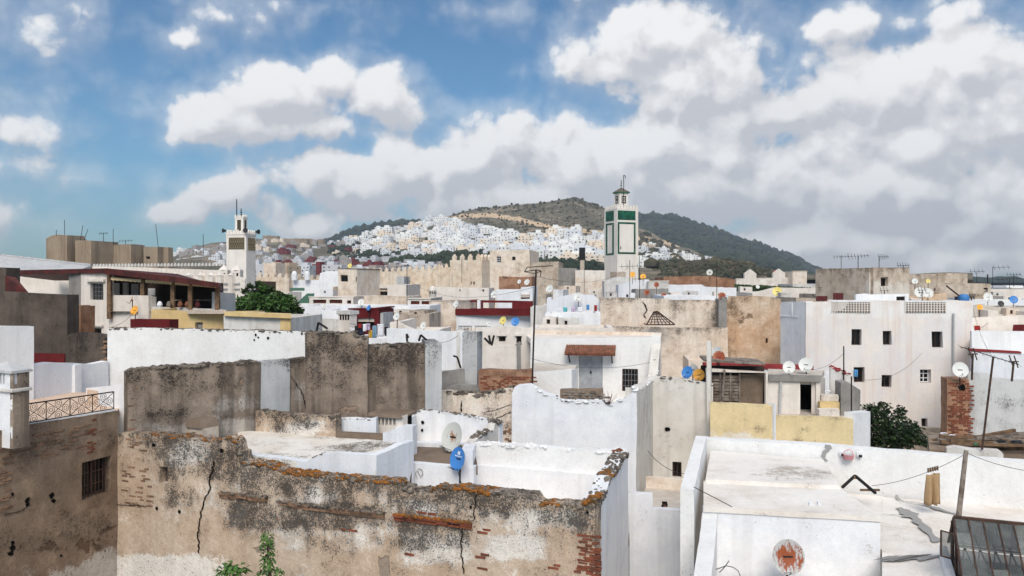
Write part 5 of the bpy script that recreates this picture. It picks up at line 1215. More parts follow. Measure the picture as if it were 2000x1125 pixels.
# brick stub and grey wall right
bs = thing('brick_chimney', 'tall broken red brick stack beside the grey wall at right', 'chimney', (*Q(1870,36),0))
wbs = wall(bs, 'shaft', M['brickmass'], Q(1850,36.0), Q(1892,35.8), [(1850,740),(1892,740)], 0, .9, ds=.2, amp=.06, jag=.05); bricks(wbs, 1851, 742, 1890, 850, 'brick', keep=.72, L=.3, h=.075, gap=.03, proud=.03, seed=41)
hole_spot(wbs, 1879, 757, 7)
gw = thing('grey_wall', 'long pale grey stained wall running along the right edge', 'wall', (*Q(1950,32),0))
wgw = wall(gw, 'wall', M['greywall'], Q(1890,36.0), Q(2100,33.6), [(1890,727),(1930,728),(1940,738),(2000,742),(2060,748)], 0, .4, ds=.3, amp=.03, masks={'grime_shade': [(1940,770,2010,800,.35),(1895,745,1930,770,.12),(1960,740,2000,755,.2)]})
lw2 = thing('white_house', 'pale white wall with red roof edge behind the grey wall', 'house', (*Q(1950,42),0))
wlw3 = wall(lw2, 'wall', M['white'], Q(1898,41), Q(2060,40), [(1898,646),(2060,648)], 0, .3, ds=.8, amp=.03); wlw4 = wall(lw2, 'wall', M['white_b'], Q(1898,38), Q(2060,37), [(1898,686),(1930,685),(1960,688),(2060,694)], 0, .3, ds=.6, amp=.03); MB().prism([wlw4.loc(-.1, wlw4.topz(0), .05), wlw4.loc(wlw4.w*.6, wlw4.topz(wlw4.w*.6), .05), wlw4.loc(wlw4.w*.6, wlw4.topz(wlw4.w*.6), -.35), wlw4.loc(-.1, wlw4.topz(0), -.35)], [wlw4.loc(-.1, wlw4.topz(0)+.12, .05), wlw4.loc(wlw4.w*.6, wlw4.topz(wlw4.w*.6)+.08, .05), wlw4.loc(wlw4.w*.6, wlw4.topz(wlw4.w*.6)+.08, -.35), wlw4.loc(-.1, wlw4.topz(0)+.12, -.35)]).build('coping', M['redpaint'], lw2)
slabpoly(lw2, 'roof', M['roofwhite'], [Q(1898,38.2), Q(2060,37.2), Q(2060,40.2), Q(1898,41.2)], 8.0)
slabpoly(lw2, 'roof', M['roofwhite'], [Q(1898,41.2), Q(2060,40.2), Q(2060,48), Q(1898,49)], 8.9)
# rubble roof with planks
rb_ = thing('rubble_roof', 'low ruined roof heaped with planks and rubble below the brick stack', 'ruin', (*Q(1900,27),0))
wrb = wall(rb_, 'wall', M['grey'], Q(1812,27.5), Q(1880,27.0), [(1812,852),(1850,855),(1880,860)], 0, .4, ds=.3, amp=.04, jag=.05); wrb2 = wall(rb_, 'wall', M['white_d'], Q(1850,24.4), Q(1960,23.8), [(1850,878),(1866,876),(1900,880),(1952,882),(1960,888)], 0, .4, ds=.3, amp=.04, jag=.03)
slabpoly(rb_, 'roof', M['rubble'], [Q(1815,25.5), Q(2060,23.6), Q(2060,27.0), Q(1812,28.3)], 6.55, .3, .12, .4)
for i in range(46):
    a = P(R.uniform(1820,1990), R.uniform(850,874), R.uniform(24.5,27.5)); L_ = R.uniform(1.2, 2.6); an = R.uniform(-.7, .35); a.z = max(a.z, 6.65)
    MB().bar(a, a+Vector((cos(an)*L_, sin(an)*L_, R.uniform(-.25, .25))), R.uniform(.04, .075), 4).build('plank', M[R.choice(['wood', 'oldwood', 'wood'])], rb_)
wlb = wall(b1, 'garden_wall', M['tan'], Q(1700,39), Q(1850,38.5), [(1700,834),(1850,836)], 0, .3, ds=.6, amp=.03)
# ------------------------------------------------------------------ middle distance, left: brown flats, cafe, dark walls
def H(label, x0, x1, d, top, mat, D=8, ang=18, wins=(), kinds=None, name='house', **kw):
    tp = top if isinstance(top, list) else [(x0, top), (x1, top)]
    kw.setdefault('ds', max(.5, d/60)); kw.setdefault('amp', .04 if d < 60 else .06); kw.setdefault('inset', .2)
    return house(name, label, x0, x1, d, ang, tp, D, M[mat], holes=wins, kinds=kinds, **kw)
fl_ = thing('apartment_block', 'long brown concrete block of flats with antennas on the left skyline', 'building', (*Q(200,122),0))
H('', 90, 131, 120, [(90,466),(100,460),(112,458),(131,459)], 'apt', 3.4, 20, root=fl_, sideholes=())
H('', 147, 178, 118, 470, 'apt', 4, 20, root=fl_); H('', 178, 211, 124, 472, 'apt', 2.5, 8, root=fl_); H('', 210, 256, 121, [(210,478),(256,477)], 'apt', 3, 14, root=fl_)
H('', 256, 281, 124, [(256,478),(281,483)], 'apt', 2.5, 8, root=fl_, wins=[(256.5,499,259,507),(265,498,269,506)]); H('', 280, 308, 122, 482, 'apt', 2, 12, root=fl_, wins=[(285,501,293,506)]); H('', 307, 329, 123, 483, 'apt', 1.2, 10, root=fl_)
for (x, y) in ((133,474),(134.5,497),(141,498)): 
    q = P(x+1, y, 120.5); MB().box(q.x-.3, q.y-.8, q.z-.9, q.x+.5, q.y+.1, q.z+.9).build('window', M['pane'], fl_)
lr = thing('long_roof', 'long low grey roof sloping down at the left edge', 'roof', (*Q(60,75),0))
a, b = P(-60,492,78), P(178,519,70); MB().add([a, b, b+Vector((0,-6,-1.2)), a+Vector((0,-6,-2.6)), a+Vector((0,0,-12)), b+Vector((0,0,-11)), b+Vector((0,-6,-11)), a+Vector((0,-6,-10))], BOXF).build('roof', M['greylight'], lr)
k = 60
for i in range(k): c = a+(b-a)*((i+.5)/k); MB().box(c.x-.1, c.y-.1, c.z, c.x+.1, c.y+.1, c.z+.16).build('ridge_tile', M['greylight'], lr)
# white town house + cafe
cf = thing('cafe_house', 'white house with upper window and open roof cafe under a dark red roof', 'house', (*Q(270,42),0))
wA = wall(cf, 'wall', M['grey'], Q(134,43.4), Q(158,42.6), [(134,531),(158,531)], 0, .3, ds=.5, amp=.02, masks={'grime_shade': [(134,600,158,700,.4)]})
wB = wall(cf, 'wall', M['white_w'], Q(158,42.55), Q(213,41.6), [(158,530),(213,532)], 0, .3, holes=[(176,553,202,586),(171,641,198,662)], ds=.5, amp=.02)
window(wB, 0, cf, 'grille', inset=.2); window(wB, 1, cf, 'dark', inset=.2)
pxbox(wB, cf, 'lintel', M['white_w'], 172, 545, 207, 550, .003, .16); pxbox(wB, cf, 'lintel', M['white_w'], 170, 633, 203, 637, .003, .14)
wC = wall(cf, 'wall', M['white_w'], Q(213,41.65), Q(296,40.6), [(213,577),(277,577),(296,580)], 0, .3, ds=.5, amp=.02)
pxbox(wC, cf, 'pier', M['white_w'], 276, 577, 296, 625, .003, .2)
wD = wall(cf, 'parapet', M['white_d'], Q(296,40.65), Q(430,39.2), [(296,599),(430,604)], 0, .3, ds=.5, amp=.02)
e0, e1 = P(10,528,46), P(210,524,41.3); e2 = P(432,552,38.6)
MB().prism([e0+Vector((0,0,-.25)), e1+Vector((0,0,-.25)), e1+Vector((1,5,-.6)), e0+Vector((0,5,-.6))], [e0, e1, e1+Vector((1,5,-.3)), e0+Vector((0,5,-.3))]).build('roof', M['rooftile'], cf)
MB().prism([e1+Vector((0,-.3,-.3)), e2+Vector((0,-.3,-.25)), e2+Vector((-1.5,4.4,-.6)), e1+Vector((1.8,4.4,-.6))], [e1+Vector((0,-.3,0)), e2+Vector((0,-.3,0)), e2+Vector((-1.5,4.4,-.25)), e1+Vector((1.8,4.4,-.25))]).build('roof', M['rooftile'], cf)
for x in (214, 279, 338, 372, 425):
    f = (x-213)/(430-213); d = 41.4-2.2*f; p = P(x, 608, d); MB().box(p.x-.1, p.y-.1, p.z-.4, p.x+.1, p.y+.1, ZZ(536+f*18, d)).build('post', M['wood'], cf)
for (xa, xb) in ((217,276),(284,336),(342,370),(376,424)):
    da, db = 41.3-2.2*(xa-213)/217, 41.3-2.2*(xb-213)/217; ya, yb = 541+16*(xa-213)/217, 541+16*(xb-213)/217; vs=[]; fs=[]; n=14
    for i in range(n+1):
        f=i/n; d=da+(db-da)*f-.12; x=xa+(xb-xa)*f; y=ya+(yb-ya)*f; vs += [P(x,y,d), P(x,y+5+1.2*(i%2),d)]
    for i in range(n): fs.append((2*i,2*i+2,2*i+3,2*i+1))
    o = mesh_obj('valance', vs, fs, M['valance'], cf); so_ = o.modifiers.new('thick', 'SOLIDIFY'); so_.thickness = .02
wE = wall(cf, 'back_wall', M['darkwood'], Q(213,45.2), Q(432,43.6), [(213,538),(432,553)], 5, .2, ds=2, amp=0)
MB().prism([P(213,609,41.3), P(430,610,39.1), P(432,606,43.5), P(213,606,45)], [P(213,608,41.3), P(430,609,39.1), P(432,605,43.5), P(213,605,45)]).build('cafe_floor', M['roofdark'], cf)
for (xa, xb, ya) in ((219,234,553),(241,252,552),(257,271,554),(290,304,563)): pxbox(wE, cf, 'bright_pane', M['cl_white'], xa, ya, xb, 577, .01, .04)
for x in (345, 385, 405): p = P(x, 606, 40.3); MB().lathe([(.25,0),(.25,.04),(.04,.05),(.04,.0)], 10, p+Vector((0,0,.5))).build('table', M['oldwood'], cf)
for (x, w_, c_) in ((312,5,'cl_white'),(352,6,'claytile'),(366,5,'claytile'),(386,8,'cl_maroon'),(330,4,'oldwood')): p = P(x, 600, 39.9); MB().lathe([(.1,0),(.15,.12),(.1,.25),(.05,.3)], 8, p+Vector((0,0,.0))).build('pot', M[c_], cf)
wF = wall(cf, 'wall', M['greylight'], Q(425,40), Q(460,42), [(425,570),(460,573)], 0, .3, ds=.6, amp=.02)
# dark walls
d1 = H('dark grey-brown plaster house at the left edge', -40, 131, 33.5, [(-40,568),(0,569),(62,572),(131,576)], 'brown_d', .7, 10, g0=.15, th=.25)
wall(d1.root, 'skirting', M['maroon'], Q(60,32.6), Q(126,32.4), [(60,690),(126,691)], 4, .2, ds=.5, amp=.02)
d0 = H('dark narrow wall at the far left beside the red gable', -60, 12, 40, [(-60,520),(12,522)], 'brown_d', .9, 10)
gb = thing('red_gable', 'dark red triangular roof gable at the left edge', 'roof', (*Q(30,38),0)); MB().prism([P(10,572,38), P(58,574,37.6), P(30,541,38), P(10,538,38)], [P(10,572,41), P(58,574,40.6), P(30,541,41), P(10,538,41)]).build('gable', M['rooftile'], gb)
H('plain white wall behind the red gable', 15, 135, 52, [(15,532),(135,534)], 'white_w', 1.5, 8)
d2 = H('low dark brown stained wall between dark house and white wall', 128, 206, 30, [(128,655),(150,650),(198,653),(206,660)], 'brown_d', .9, 12, g0=.3, masks={'grime_shade': [(140,655,200,690,.3)]}); bricks(d2, 196, 660, 208, 705, 'brick_tan', keep=.8, L=.3, h=.06, seed=51)
H('narrow brick and plaster strip beside the grey corner', 130, 157, 36, [(130,598),(157,596)], 'brickmass', .9, 12)
# yellow annexe
ya = H('yellow annexe wall below the cafe terrace', 296, 373, 38.4, [(296,604),(340,606),(373,609)], 'yellow2', 4, 8, wins=[(331,630,341,643)], kinds='grille'); yb = H('ochre yellow house with barred window and tan roof slab', 368, 441, 36.5, [(368,613),(441,613)], 'yellow2', 4, 8, wins=[(381,630,396,643)], kinds='grille')
MB().prism([P(366,613,36.2), P(442,613,35.4), P(442,610,40), P(366,610,40)], [P(366,607,36.2), P(442,607,35.4), P(442,605,40), P(366,605,40)]).build('eave_slab', M['tan'], yb.root)
yc = H('long low yellow and white rooftop wall behind the big white wall', 438, 568, 35.0, [(438,616),(480,618),(568,621)], 'white_d', 4, 6, masks={'peel': [(515,622,550,640,.25)]}); MB().prism([P(438,617,34.8), P(569,622,34.4), P(569,620,38), P(438,616,38)], [P(438,609,34.8), P(569,614,34.4), P(569,612,38), P(438,608,38)]).build('eave_slab', M['yellow2'], yc.root); pxbox(yc, yc.root, 'corner_pier', M['yellow2'], 549, 615, 569, 660, .01, .1)
H('maroon painted box parapet above the big white wall', 255, 331, 32.5, [(255,624),(331,625)], 'maroon', .7, 6, th=.15)
# ------------------------------------------------------------------ left minaret and mosque
def merlons(root, A, B, z, w, h, th, mat, gap=1.0, pointed=True):
    e = (B-A); L = e.length; e = e/L; n = Vector((e.y, -e.x)); k = max(2, int(L/(w*(1+gap)))); m = MB(); st = L/k
    for i in range(k):
        s = (i+.5)*st; c = A+e*s
        def p(ds, t, dz): q = c+e*ds+n*t; return Vector((q.x, q.y, z+dz))
        prof = [(-w/2,0),(w/2,0),(w/2,h*.55),(0,h),(-w/2,h*.55)] if pointed else [(-w/2,0),(w/2,0),(w/2,h),(-w/2,h)]
        m.prism([p(a, 0, b) for a, b in prof], [p(a, -th, b) for a, b in prof])
    return m.build('battlement', mat, root)
def lattice(W, root, x0, y0, x1, y1, nx, nz, mat, back, sub=True):
    """recessed panel with interlaced arch lattice"""
    p = pxbox(W, root, 'panel', back, x0, y0, x1, y1, .0, .03); m = MB(); s0, s1 = W.s(x0), W.s(x1); xm = (x0+x1)/2; z0, z1 = W.z(xm, y1), W.z(xm, y0)
    cw, hh = (s1-s0)/nx, (z1-z0)/nz
    for i in range(nx):
        for j in range(nz):
            o = (j%2)*.5*0; cx = s0+cw*(i+.5+o); zb = z0+hh*j
            pts = [W.loc(cx-cw*.5, zb, .06), W.loc(cx-cw*.38, zb+hh*.5, .06), W.loc(cx, zb+hh*.98, .06), W.loc(cx+cw*.38, zb+hh*.5, .06), W.loc(cx+cw*.5, zb, .06)]
            m.path(pts, cw*.09, 4)
            m.bar(W.loc(cx, zb, .06), W.loc(cx, zb+hh*.4, .06), cw*.09, 4)
    m.build('lattice', mat, p)
    return p
lm = thing('minaret', 'white square minaret with brown lattice panels and slim lantern at left', 'minaret', (*Q(470,110),0))
la = Q(442,110.5); lb = along(la, 7.4, 481); lc = lb+Vector((sin(radians(7.4)), cos(radians(7.4))))*2.9; ld = la+(lc-lb)
def tower(root, pts, z0, z1, mat, th=.3, ds=2., amp=.02, names='shaft'):
    return [wall(root, names, mat, pts[i], pts[(i+1)%len(pts)], z1, z0, th, ds=ds, amp=amp) for i in range(len(pts))]
zt = ZZ(458,110); tw = tower(lm, [la, lb, lc, ld], 0, zt, M['minaret'])
simple('lattice_tan', (150,136,110), .8, mot=.2, sc=1); simple('lattice_back', (70,62,48), .9)
lattice(tw[0], lm, 447, 464, 477.5, 487, 7, 2, M['lattice_tan'], M['lattice_back']); lattice(tw[1], lm, 484, 465, 498, 489, 5, 2, M['lattice_tan'], M['lattice_back'])
ctr = (la+lc)/2; ex = lambda p, k: ctr+(p-ctr)*k
MB().prism([V3(ex(p, 1.06), zt) for p in (la, lb, lc, ld)], [V3(ex(p, 1.06), zt+.22) for p in (la, lb, lc, ld)]).build('cornice', M['minaret'], lm)
for p, q in ((la, lb), (lb, lc), (lc, ld), (ld, la)): merlons(lm, ex(p, 1.02), ex(q, 1.02), zt+.22, .26, .5, .18, M['minaret'], .9)
z2 = ZZ(424,110); lt = [ex(p, .42) for p in (la, lb, lc, ld)]; tl = tower(lm, lt, zt+.1, z2, M['minaret'], .15, names='lantern')
MB().prism([V3(ex(p, .47), z2) for p in (la, lb, lc, ld)], [V3(ex(p, .47), z2+.15) for p in (la, lb, lc, ld)]).build('lantern_cornice', M['minaret'], lm)
for i in range(4): merlons(lm, ex([la, lb, lc, ld][i], .45), ex([lb, lc, ld, la][i], .45), z2+.15, .18, .3, .1, M['minaret'], .8)
for W_ in tl[:2]: pn_ = wbox(W_, lm, 'lantern_panel', M['lattice_back'], W_.w*.28, W_.w*.72, zt+.6, z2-.3, .0, .03)
c3 = V3(ctr, z2); m = MB(); m.bar(c3, c3+Vector((0,0,1.4)), .05, 6)
for k, r_ in ((.45,.17),(.8,.13),(1.08,.09)): m.lathe([(.01,k-r_),(r_*.8,k-r_*.5),(r_,k),(r_*.8,k+r_*.5),(.01,k+r_)], 8, c3)
m.build('finial', M['iron'], lm)
MB().bar(V3(ex(la,.3), zt), V3(ex(la,.3), ZZ(387,110)), .07, 5).build('lightning_rod', M['iron'], lm)
for p, dr_ in ((la, (-1,-.5)), (lb, (.1,-1)), (lc, (1,-.4))):
    q = V3(ex(p, 1.0), zt+.55); dv = Vector((*dr_, 0)).normalized(); MB().bar(q, q+dv*.55, .1, 8, .36).build('loudspeaker', M['dish_black'], lm)
ms = thing('mosque', 'low white mosque with pilastered parapet at the foot of the lattice minaret', 'mosque', (*Q(410,100),0))
w30 = wall(ms, 'wall', M['white_w'], Q(320,104), Q(478,98), [(320,540),(380,540),(392,536),(402,528),(418,532),(468,541),(478,545)], 0, .3, ds=1.5, amp=.03)
for x in (346, 373, 396, 417, 433, 455):
    pb = pxbox(w30, ms, 'pilaster', M['white_w'], x-4, 538, x+4, 580, .0, .5); s = w30.s(x); z = w30.z(x, 538); MB().add([w30.loc(s-.35, z, .6), w30.loc(s+.35, z, .6), w30.loc(s+.35, z, -.1), w30.loc(s-.35, z, -.1), w30.loc(s, z+.45, .25)], [(0,1,4),(1,2,4),(2,3,4),(3,0,4)]).build('pilaster_cap', M['white_w'], ms)
for y in (552, 562): pxbox(w30, ms, 'rail', M['greylight'], 325, y, 470, y+2, .1, .25)
w31 = wall(ms, 'wall', M['white_w'], Q(180,112), Q(440,104), [(180,520),(280,522),(320,524),(440,528)], 0, .3, ds=2, amp=.03); merlons(ms, w31.A, w31.B, w31.topz(0)-.1, .3, .45, .2, M['white_d'], .9, True)
for x in (438, 463):
    p = P(x, 528, 101); MB().box(p.x-.6, p.y-.6, 8, p.x+.6, p.y+.6, p.z).build('turret', M['white_w'], ms); MB().lathe([(.75,0),(.7,.12),(.35,.45),(.05,.65)], 8, p).build('turret_dome', M['white_w'], ms); 
    for dx in (-.25, .25): MB().box(p.x+dx-.1, p.y-.66, p.z-.9, p.x+dx+.1, p.y-.58, p.z-.35).build('slot', M['void'], ms)
# ------------------------------------------------------------------ fortress walls
def rampart(label, x0, x1, d, ang, top, ptop, mat='fort', mw=.6, mh=.85, D=None, **kw):
    r = thing('rampart', label, 'city wall', (*Q((x0+x1)/2, d), 0)); A = Q(x0, d); B = along(A, ang, x1)
    W = wall(r, 'wall', M[mat], A, B, [(x0, top), (x1, ptop)], 0, .9, ds=1.5, amp=.08, g0=.15, glen=2., **kw)
    m = MB(); k = max(2, int(W.w/(mw*1.75))); st = W.w/k
    for i in range(k):
        s = (i+.5)*st; z = W.topz(s)-.05
        m.prism([W.loc(s+a, z+b, 0) for a, b in [(-mw/2,0),(mw/2,0),(mw/2,mh*.55),(0,mh),(-mw/2,mh*.55)]], [W.loc(s+a, z+b, -.7) for a, b in [(-mw/2,0),(mw/2,0),(mw/2,mh*.55),(0,mh),(-mw/2,mh*.55)]])
    m.build('battlement', M[mat], r); W.root = r
    return W
rampart('weathered battlemented wall behind the small garden tree', 500, 565, 135, 6, 540, 543); rampart('grey battlemented wall section left of the white vaulted house', 565, 627, 138, 6, 543, 546, 'tan')
rampart('tan battlemented wall right of the square beige tower', 712, 797, 150, 4, 531, 530); rampart('battlemented wall section below the tree belt', 795, 868, 148, 4, 527, 525)
H('square battlemented corner tower of the old city wall', 879, 941, 140, [(879,508),(941,508)], 'fort', 7, 24, name='rampart_tower', cat='tower', wins=[(919,550,921,556),(924,550,927,556),(888,525,889,527),(912,525,913,527)], sideholes=())
twr = [o for o in bpy.data.objects if o.name.startswith('rampart_tower')][-1]; A_ = Q(879,140); B_ = along(A_, 24, 941); vv = Vector((sin(radians(24)), cos(radians(24)))); zz0 = ZZ(508,140)-.05
merlons(twr, A_, B_, zz0, .75, 1.1, .5, M['fort'], .7); merlons(twr, B_, B_+vv*7, ZZ(508,B_.y)-.05, .75, 1.1, .5, M['fort'], .7)
rampart('lower wall joining the corner tower on its left', 850, 879, 144, 0, 524, 522)
H('small beige turret above the weathered battlements', 515, 538, 140, [(515,514),(538,514)], 'beige', 4, 8, name='turret', cat='tower'); 
# far fortress on the low ridge
ft = thing('fortress', 'ruined brown fortress on the low ridge behind the lattice minaret', 'fortress', (*H2.pt(560, .8),)); 
for (x0, x1, y) in ((505,520,470),(513,542,460),(542,600,466),(600,631,467)): d = 1150; wall(ft, 'wall', M['apt'], Q(x0,d), Q(x1,d-9), [(x0,y),(x1,y+.5)], ZZ(505,d), 6, ds=6, amp=.5, jag=2.5)
# ------------------------------------------------------------------ houses in the middle distance, left to centre
H('white vaulted house with two rounded roof posts', 572, 662, 96, [(572,547),(623,547),(625,533),(640,529),(662,530)], 'white', 8, 4)
for x in (575, 600): p = P(x, 547, 95.5); o = MB().lathe([(.35,0),(.35,.7),(.28,.95),(.1,1.1)], 8, p).build('roof_post', M['white']); tag(o, ['rounded white roof post at the left end of the vaulted house', 'rounded white roof post in the middle of the vaulted house'][x > 590], 'post', 'posts of the vaulted house')
H('beige square tower house with large dark window opening', 660, 697, 84, [(660,525),(697,526)], 'beige', 5, 20, name='tower_house', wins=[(665,537,679,550),(694,540,696.5,551)], kinds='dark', coping=M['roofdark'])
H('white flat with long dark balcony opening', 700, 760, 88, [(700,556),(760,557)], 'white_w', 7, 6, wins=[(718,562,740,577),(741,563,757,577)]); H('plain white block beside the dark balcony', 757, 793, 86, 556, 'white_w', 7, 6)
H('small grey rooftop hut below the ramparts', 774, 789, 96, 540, 'greylight', 3, 6)
g_ = thing('green_roof', 'dark green tiled roof slopes beside the garden tree', 'roof', (*Q(590,70),0)); MB().prism([P(566,568,72), P(595,568,70), P(595,563,76), P(566,563,78)], [P(570,564,74), P(595,564,72), P(592,562,76), P(570,562,78)]).build('slope', M['greenroof'], g_); MB().prism([P(580,592,66), P(612,592,66), P(614,574,71), P(600,574,71)], [P(580,591,66), P(612,591,66), P(614,573,71), P(600,573,71)]).build('slope', M['greenroof'], g_)
hr = H('pinkish white house with three dark red windows under a slab roof', 604, 690, 64, [(604,581),(690,581)], 'white_w', 6, 8, wins=[(611,585,637,592.5),(643,585,669,592.5),(678,586,686,593)], kinds=['red','red','dark'], coping=M['white_w'])
H('long peeling beige wall behind the pale dish', 688, 797, 66, [(688,580),(740,577),(797,579)], 'beige', 5, 6, g0=.2); H('cream house with two red-framed windows', 795, 840, 63, 584, 'white_w', 5, 6, wins=[(802,588,819,596.5),(823,588,839,596.5)], kinds='red', coping=M['white_w'])
H('long plain white wall below the red windows', 584, 840, 58, [(584,597),(700,596),(840,597)], 'white', 4, 6); H('grey peeling wall behind the laundry roof', 748, 838, 52, [(748,614),(838,613)], 'tan', 4, 6, g0=.2)
H('flat whitish roof house behind the garden tree', 565, 662, 48, [(565,636),(610,640),(622,622),(662,624)], 'white_d', 6, 8); H('small white house with pale lean-to beside the chimney', 618, 664, 53, [(618,607),(650,606),(664,607)], 'white_b', 4, 8)
rh = H('dark red rooftop hut with black opening above the laundry', 682, 740, 46, [(682,605),(740,604)], 'maroon', 3, 8, wins=[(699,621,731,640)], kinds='open', th=.2, name='rooftop_hut', cat='hut', coping=M['maroon']); H('narrow pale blue column of the red hut', 738, 748, 46, 611, 'greylight', 2, 8, th=.15, name='pier', cat='pier')
ck = thing('chimney', 'white square chimney with dark slots left of the red hut', 'chimney', (*Q(671,44),0)); wck = wall(ck, 'shaft', M['white_w'], Q(661,44), Q(683,43.6), [(661,614),(683,614)], 4, .6, ds=.6, amp=.01); pxbox(wck, ck, 'cap', M['white_d'], 659, 607, 685, 614, -.7, .08)
for x in (664, 669, 674, 679): pxbox(wck, ck, 'slot', M['void'], x, 615, x+3, 625, .0, .012)
H('white low house under the laundry lines', 680, 762, 41, [(680,660),(762,661)], 'white', 3, 8)
H('white gabled rooftop with brown sloping edge and dishes', 762, 845, 40, [(762,630),(775,628),(800,640),(820,648),(845,649)], 'white_w', 5, 6); 
H('square beige tower with pale dish on its corner', 838, 892, 62, [(838,589),(892,590)], 'beige', 6, 14, name='tower_house', g0=.2, coping=M['tan']); H('cream house with blind wall right of the beige tower', 840, 955, 78, [(840,560),(955,563)], 'white_w', 6, 4, wins=[(897,565,900,569),(942,565,946,570)])
dc = thing('chimney', 'round white domed chimney with dark slots above the cream house', 'chimney', (*Q(845,70),0)); p = P(845,587,70); MB().lathe([(.33,-3),(.33,.75),(.36,.8),(.34,.95),(.22,1.2),(.05,1.3)], 10, p).build('shaft', M['white_w'], dc, smooth=40)
for a in range(-2, 3): q = p+Vector((.335*sin(a*.5), -.335*cos(a*.5), .6)); MB().box(q.x-.03, q.y-.02, q.z, q.x+.03, q.y+.02, q.z+.3).build('slot', M['void'], dc)
# red parapet house
rp_ = H('white house with dark red roof parapet and balcony rail', 891, 1037, 60, [(891,615),(1037,615)], 'white', 7, 4, coping=None); W_ = rp_
pr = wall(rp_.root, 'parapet', M['maroon'], Q(889,59.9), Q(1035,58.9), [(889,603),(1035,602)], ZZ(616,59.5), .3, ds=1, amp=.03); wall(rp_.root, 'parapet', M['maroon'], Q(893,65), Q(1040,64), [(893,586),(1000,587),(1040,588)], 8, .3, ds=1, amp=.03, holes=[(903,590,930,602),(942,591,1000,602)]); wall(rp_.root, 'pier', M['white'], Q(932,64.6), Q(937,64.5), [(932,586),(937,586)], 8, .3, ds=1, amp=0)
for (xa, xb) in ((896,921),(928,957)):
    m = MB(); k = 9
    for i in range(k+1): x = xa+(xb-xa)*i/k; m.bar(P(x,637,52), P(x,650,52), .02, 4)
    m.bar(P(xa,637,52), P(xb,637,52), .03, 4); o = m.build('balcony_rail', M['iron']); tag(o, ['thin grey roof railing below the red parapet, left length', 'thin grey roof railing below the red parapet, right length'][xa > 900], 'railing', 'railings below the red parapet')
H('low white roof house carrying the yellow and blue dishes', 888, 1040, 50, [(888,648),(960,645),(1040,646)], 'white_w', 5, 4)
H('tall beige-grey house with white framed window below the hill', 957, 1034, 118, [(957,489),(1034,488)], 'beige', 10, 10, wins=[(970,501,979,513),(1000,501,1006.5,508)], kinds=['white','dark'], g0=.1, masks={'grime_shade': [(1000,515,1034,535,.35)]})
H('dark grey-brown stepped block beside the tall beige house', 1034, 1091, 110, [(1034,520),(1040,512),(1091,511)], 'tan', 8, 8, g0=.25); H('grey rendered block with pale edge right of the stepped block', 1090, 1126, 104, [(1090,523),(1126,524)], 'grey', 8, 8)
H('small house with brick infill and stepped white gables', 975, 1038, 84, [(975,540),(985,545),(1030,545),(1038,540)], 'brickmass', 5, 6); H('white house with dark doorway below the stepped gables', 970, 1040, 72, [(970,566),(1016,566),(1018,561),(1040,560)], 'white', 6, 6, wins=[(1017,570,1035,584)], kinds='open')
H('white and beige long house left of the green minaret', 1124, 1182, 96, [(1124,528),(1182,528)], 'beige', 8, 4, masks={'white': [(1120,526,1190,541,1.4)]}); H('tan house wall below the grey block', 1040, 1126, 92, [(1040,556),(1126,560)], 'tan', 6, 4, g0=.2)
bt = thing('water_tank', 'black rectangular tank on a tan post left of the green minaret', 'tank', (*Q(1137,115),0)); p = P(1137,505,115); MB().box(p.x-.42, p.y-.4, p.z-.2, p.x+.42, p.y+.4, p.z+1.6).build('tank', M['black_plastic'], bt, bevel=.06); MB().box(p.x-.3, p.y-.3, 0, p.x+.3, p.y+.3, p.z-.2).build('post', M['tan'], bt)
# blue-white house with laundry
bw_ = H('bluish white stepped house with laundry along its roof', 1068, 1175, 56, [(1068,583),(1085,585),(1095,579),(1115,575),(1130,571),(1140,576),(1160,577),(1175,590)], 'white_b', 5, 4, jag=.03); H('low white parapet below the blue-white house', 1064, 1173, 48, [(1064,614),(1075,612),(1173,611)], 'white', 5, 4); H('small white annexe left of the blue-white house', 1036, 1068, 58, [(1036,600),(1068,596)], 'white_d', 4, 4)
H('cream house with long cornice behind the door house', 1040, 1200, 42, [(1040,642),(1062,640),(1200,641)], 'white_w', 4, 3)
# beige ruin walls right of centre
bz = H('long beige ruined wall with cracks and a small square window', 1172, 1422, 52, [(1172,583),(1204,581),(1300,583),(1316,586),(1390,585),(1422,592)], 'beige', 5, 6, wins=[(1220,640,1234,648)], g0=.5, jag=.04, masks={'grime_shade': [(1170,590,1200,640,.25),(1312,588,1326,630,.3),(1380,600,1422,640,.45)], 'peel': [(1165,600,1210,640,.1)]})
crack(bz, [(1253,588),(1262,595),(1262,605),(1258,615),(1262,622)], .12); crack(bz, [(1333,640),(1330,655),(1334,675),(1325,690)], .09)
wall(bz.root, 'wall', M['beige'], Q(1175,50.2), Q(1422,49.4), [(1175,636),(1300,640),(1422,640)], 0, .3, ds=.5, amp=.04, g0=.55, glen=.3, jag=.03)
pr_ = thing('rusty_truss', 'bent rusty lattice roof truss lying on the beige wall', 'truss', (*Q(1290,48),0)); m = MB(); a, b, c, dd_ = P(1263,634,49), P(1277,609,49), P(1284,608,49), P(1318,634,48.5)
for k in range(8): f = k/7; m.bar(a+(dd_-a)*f, b+(c-b)*f*1.0, .03, 4)
for f in (.2, .4, .6, .8): m.bar(a+(b-a)*f, dd_+(c-dd_)*f, .03, 4)
m.bar(a, b, .05, 4); m.bar(b, c, .05, 4); m.bar(c, dd_, .05, 4); m.bar(a, dd_, .05, 4); m.bar(P(1258,632,49), a, .05, 4); m.build('truss', M['rustiron'], pr_)
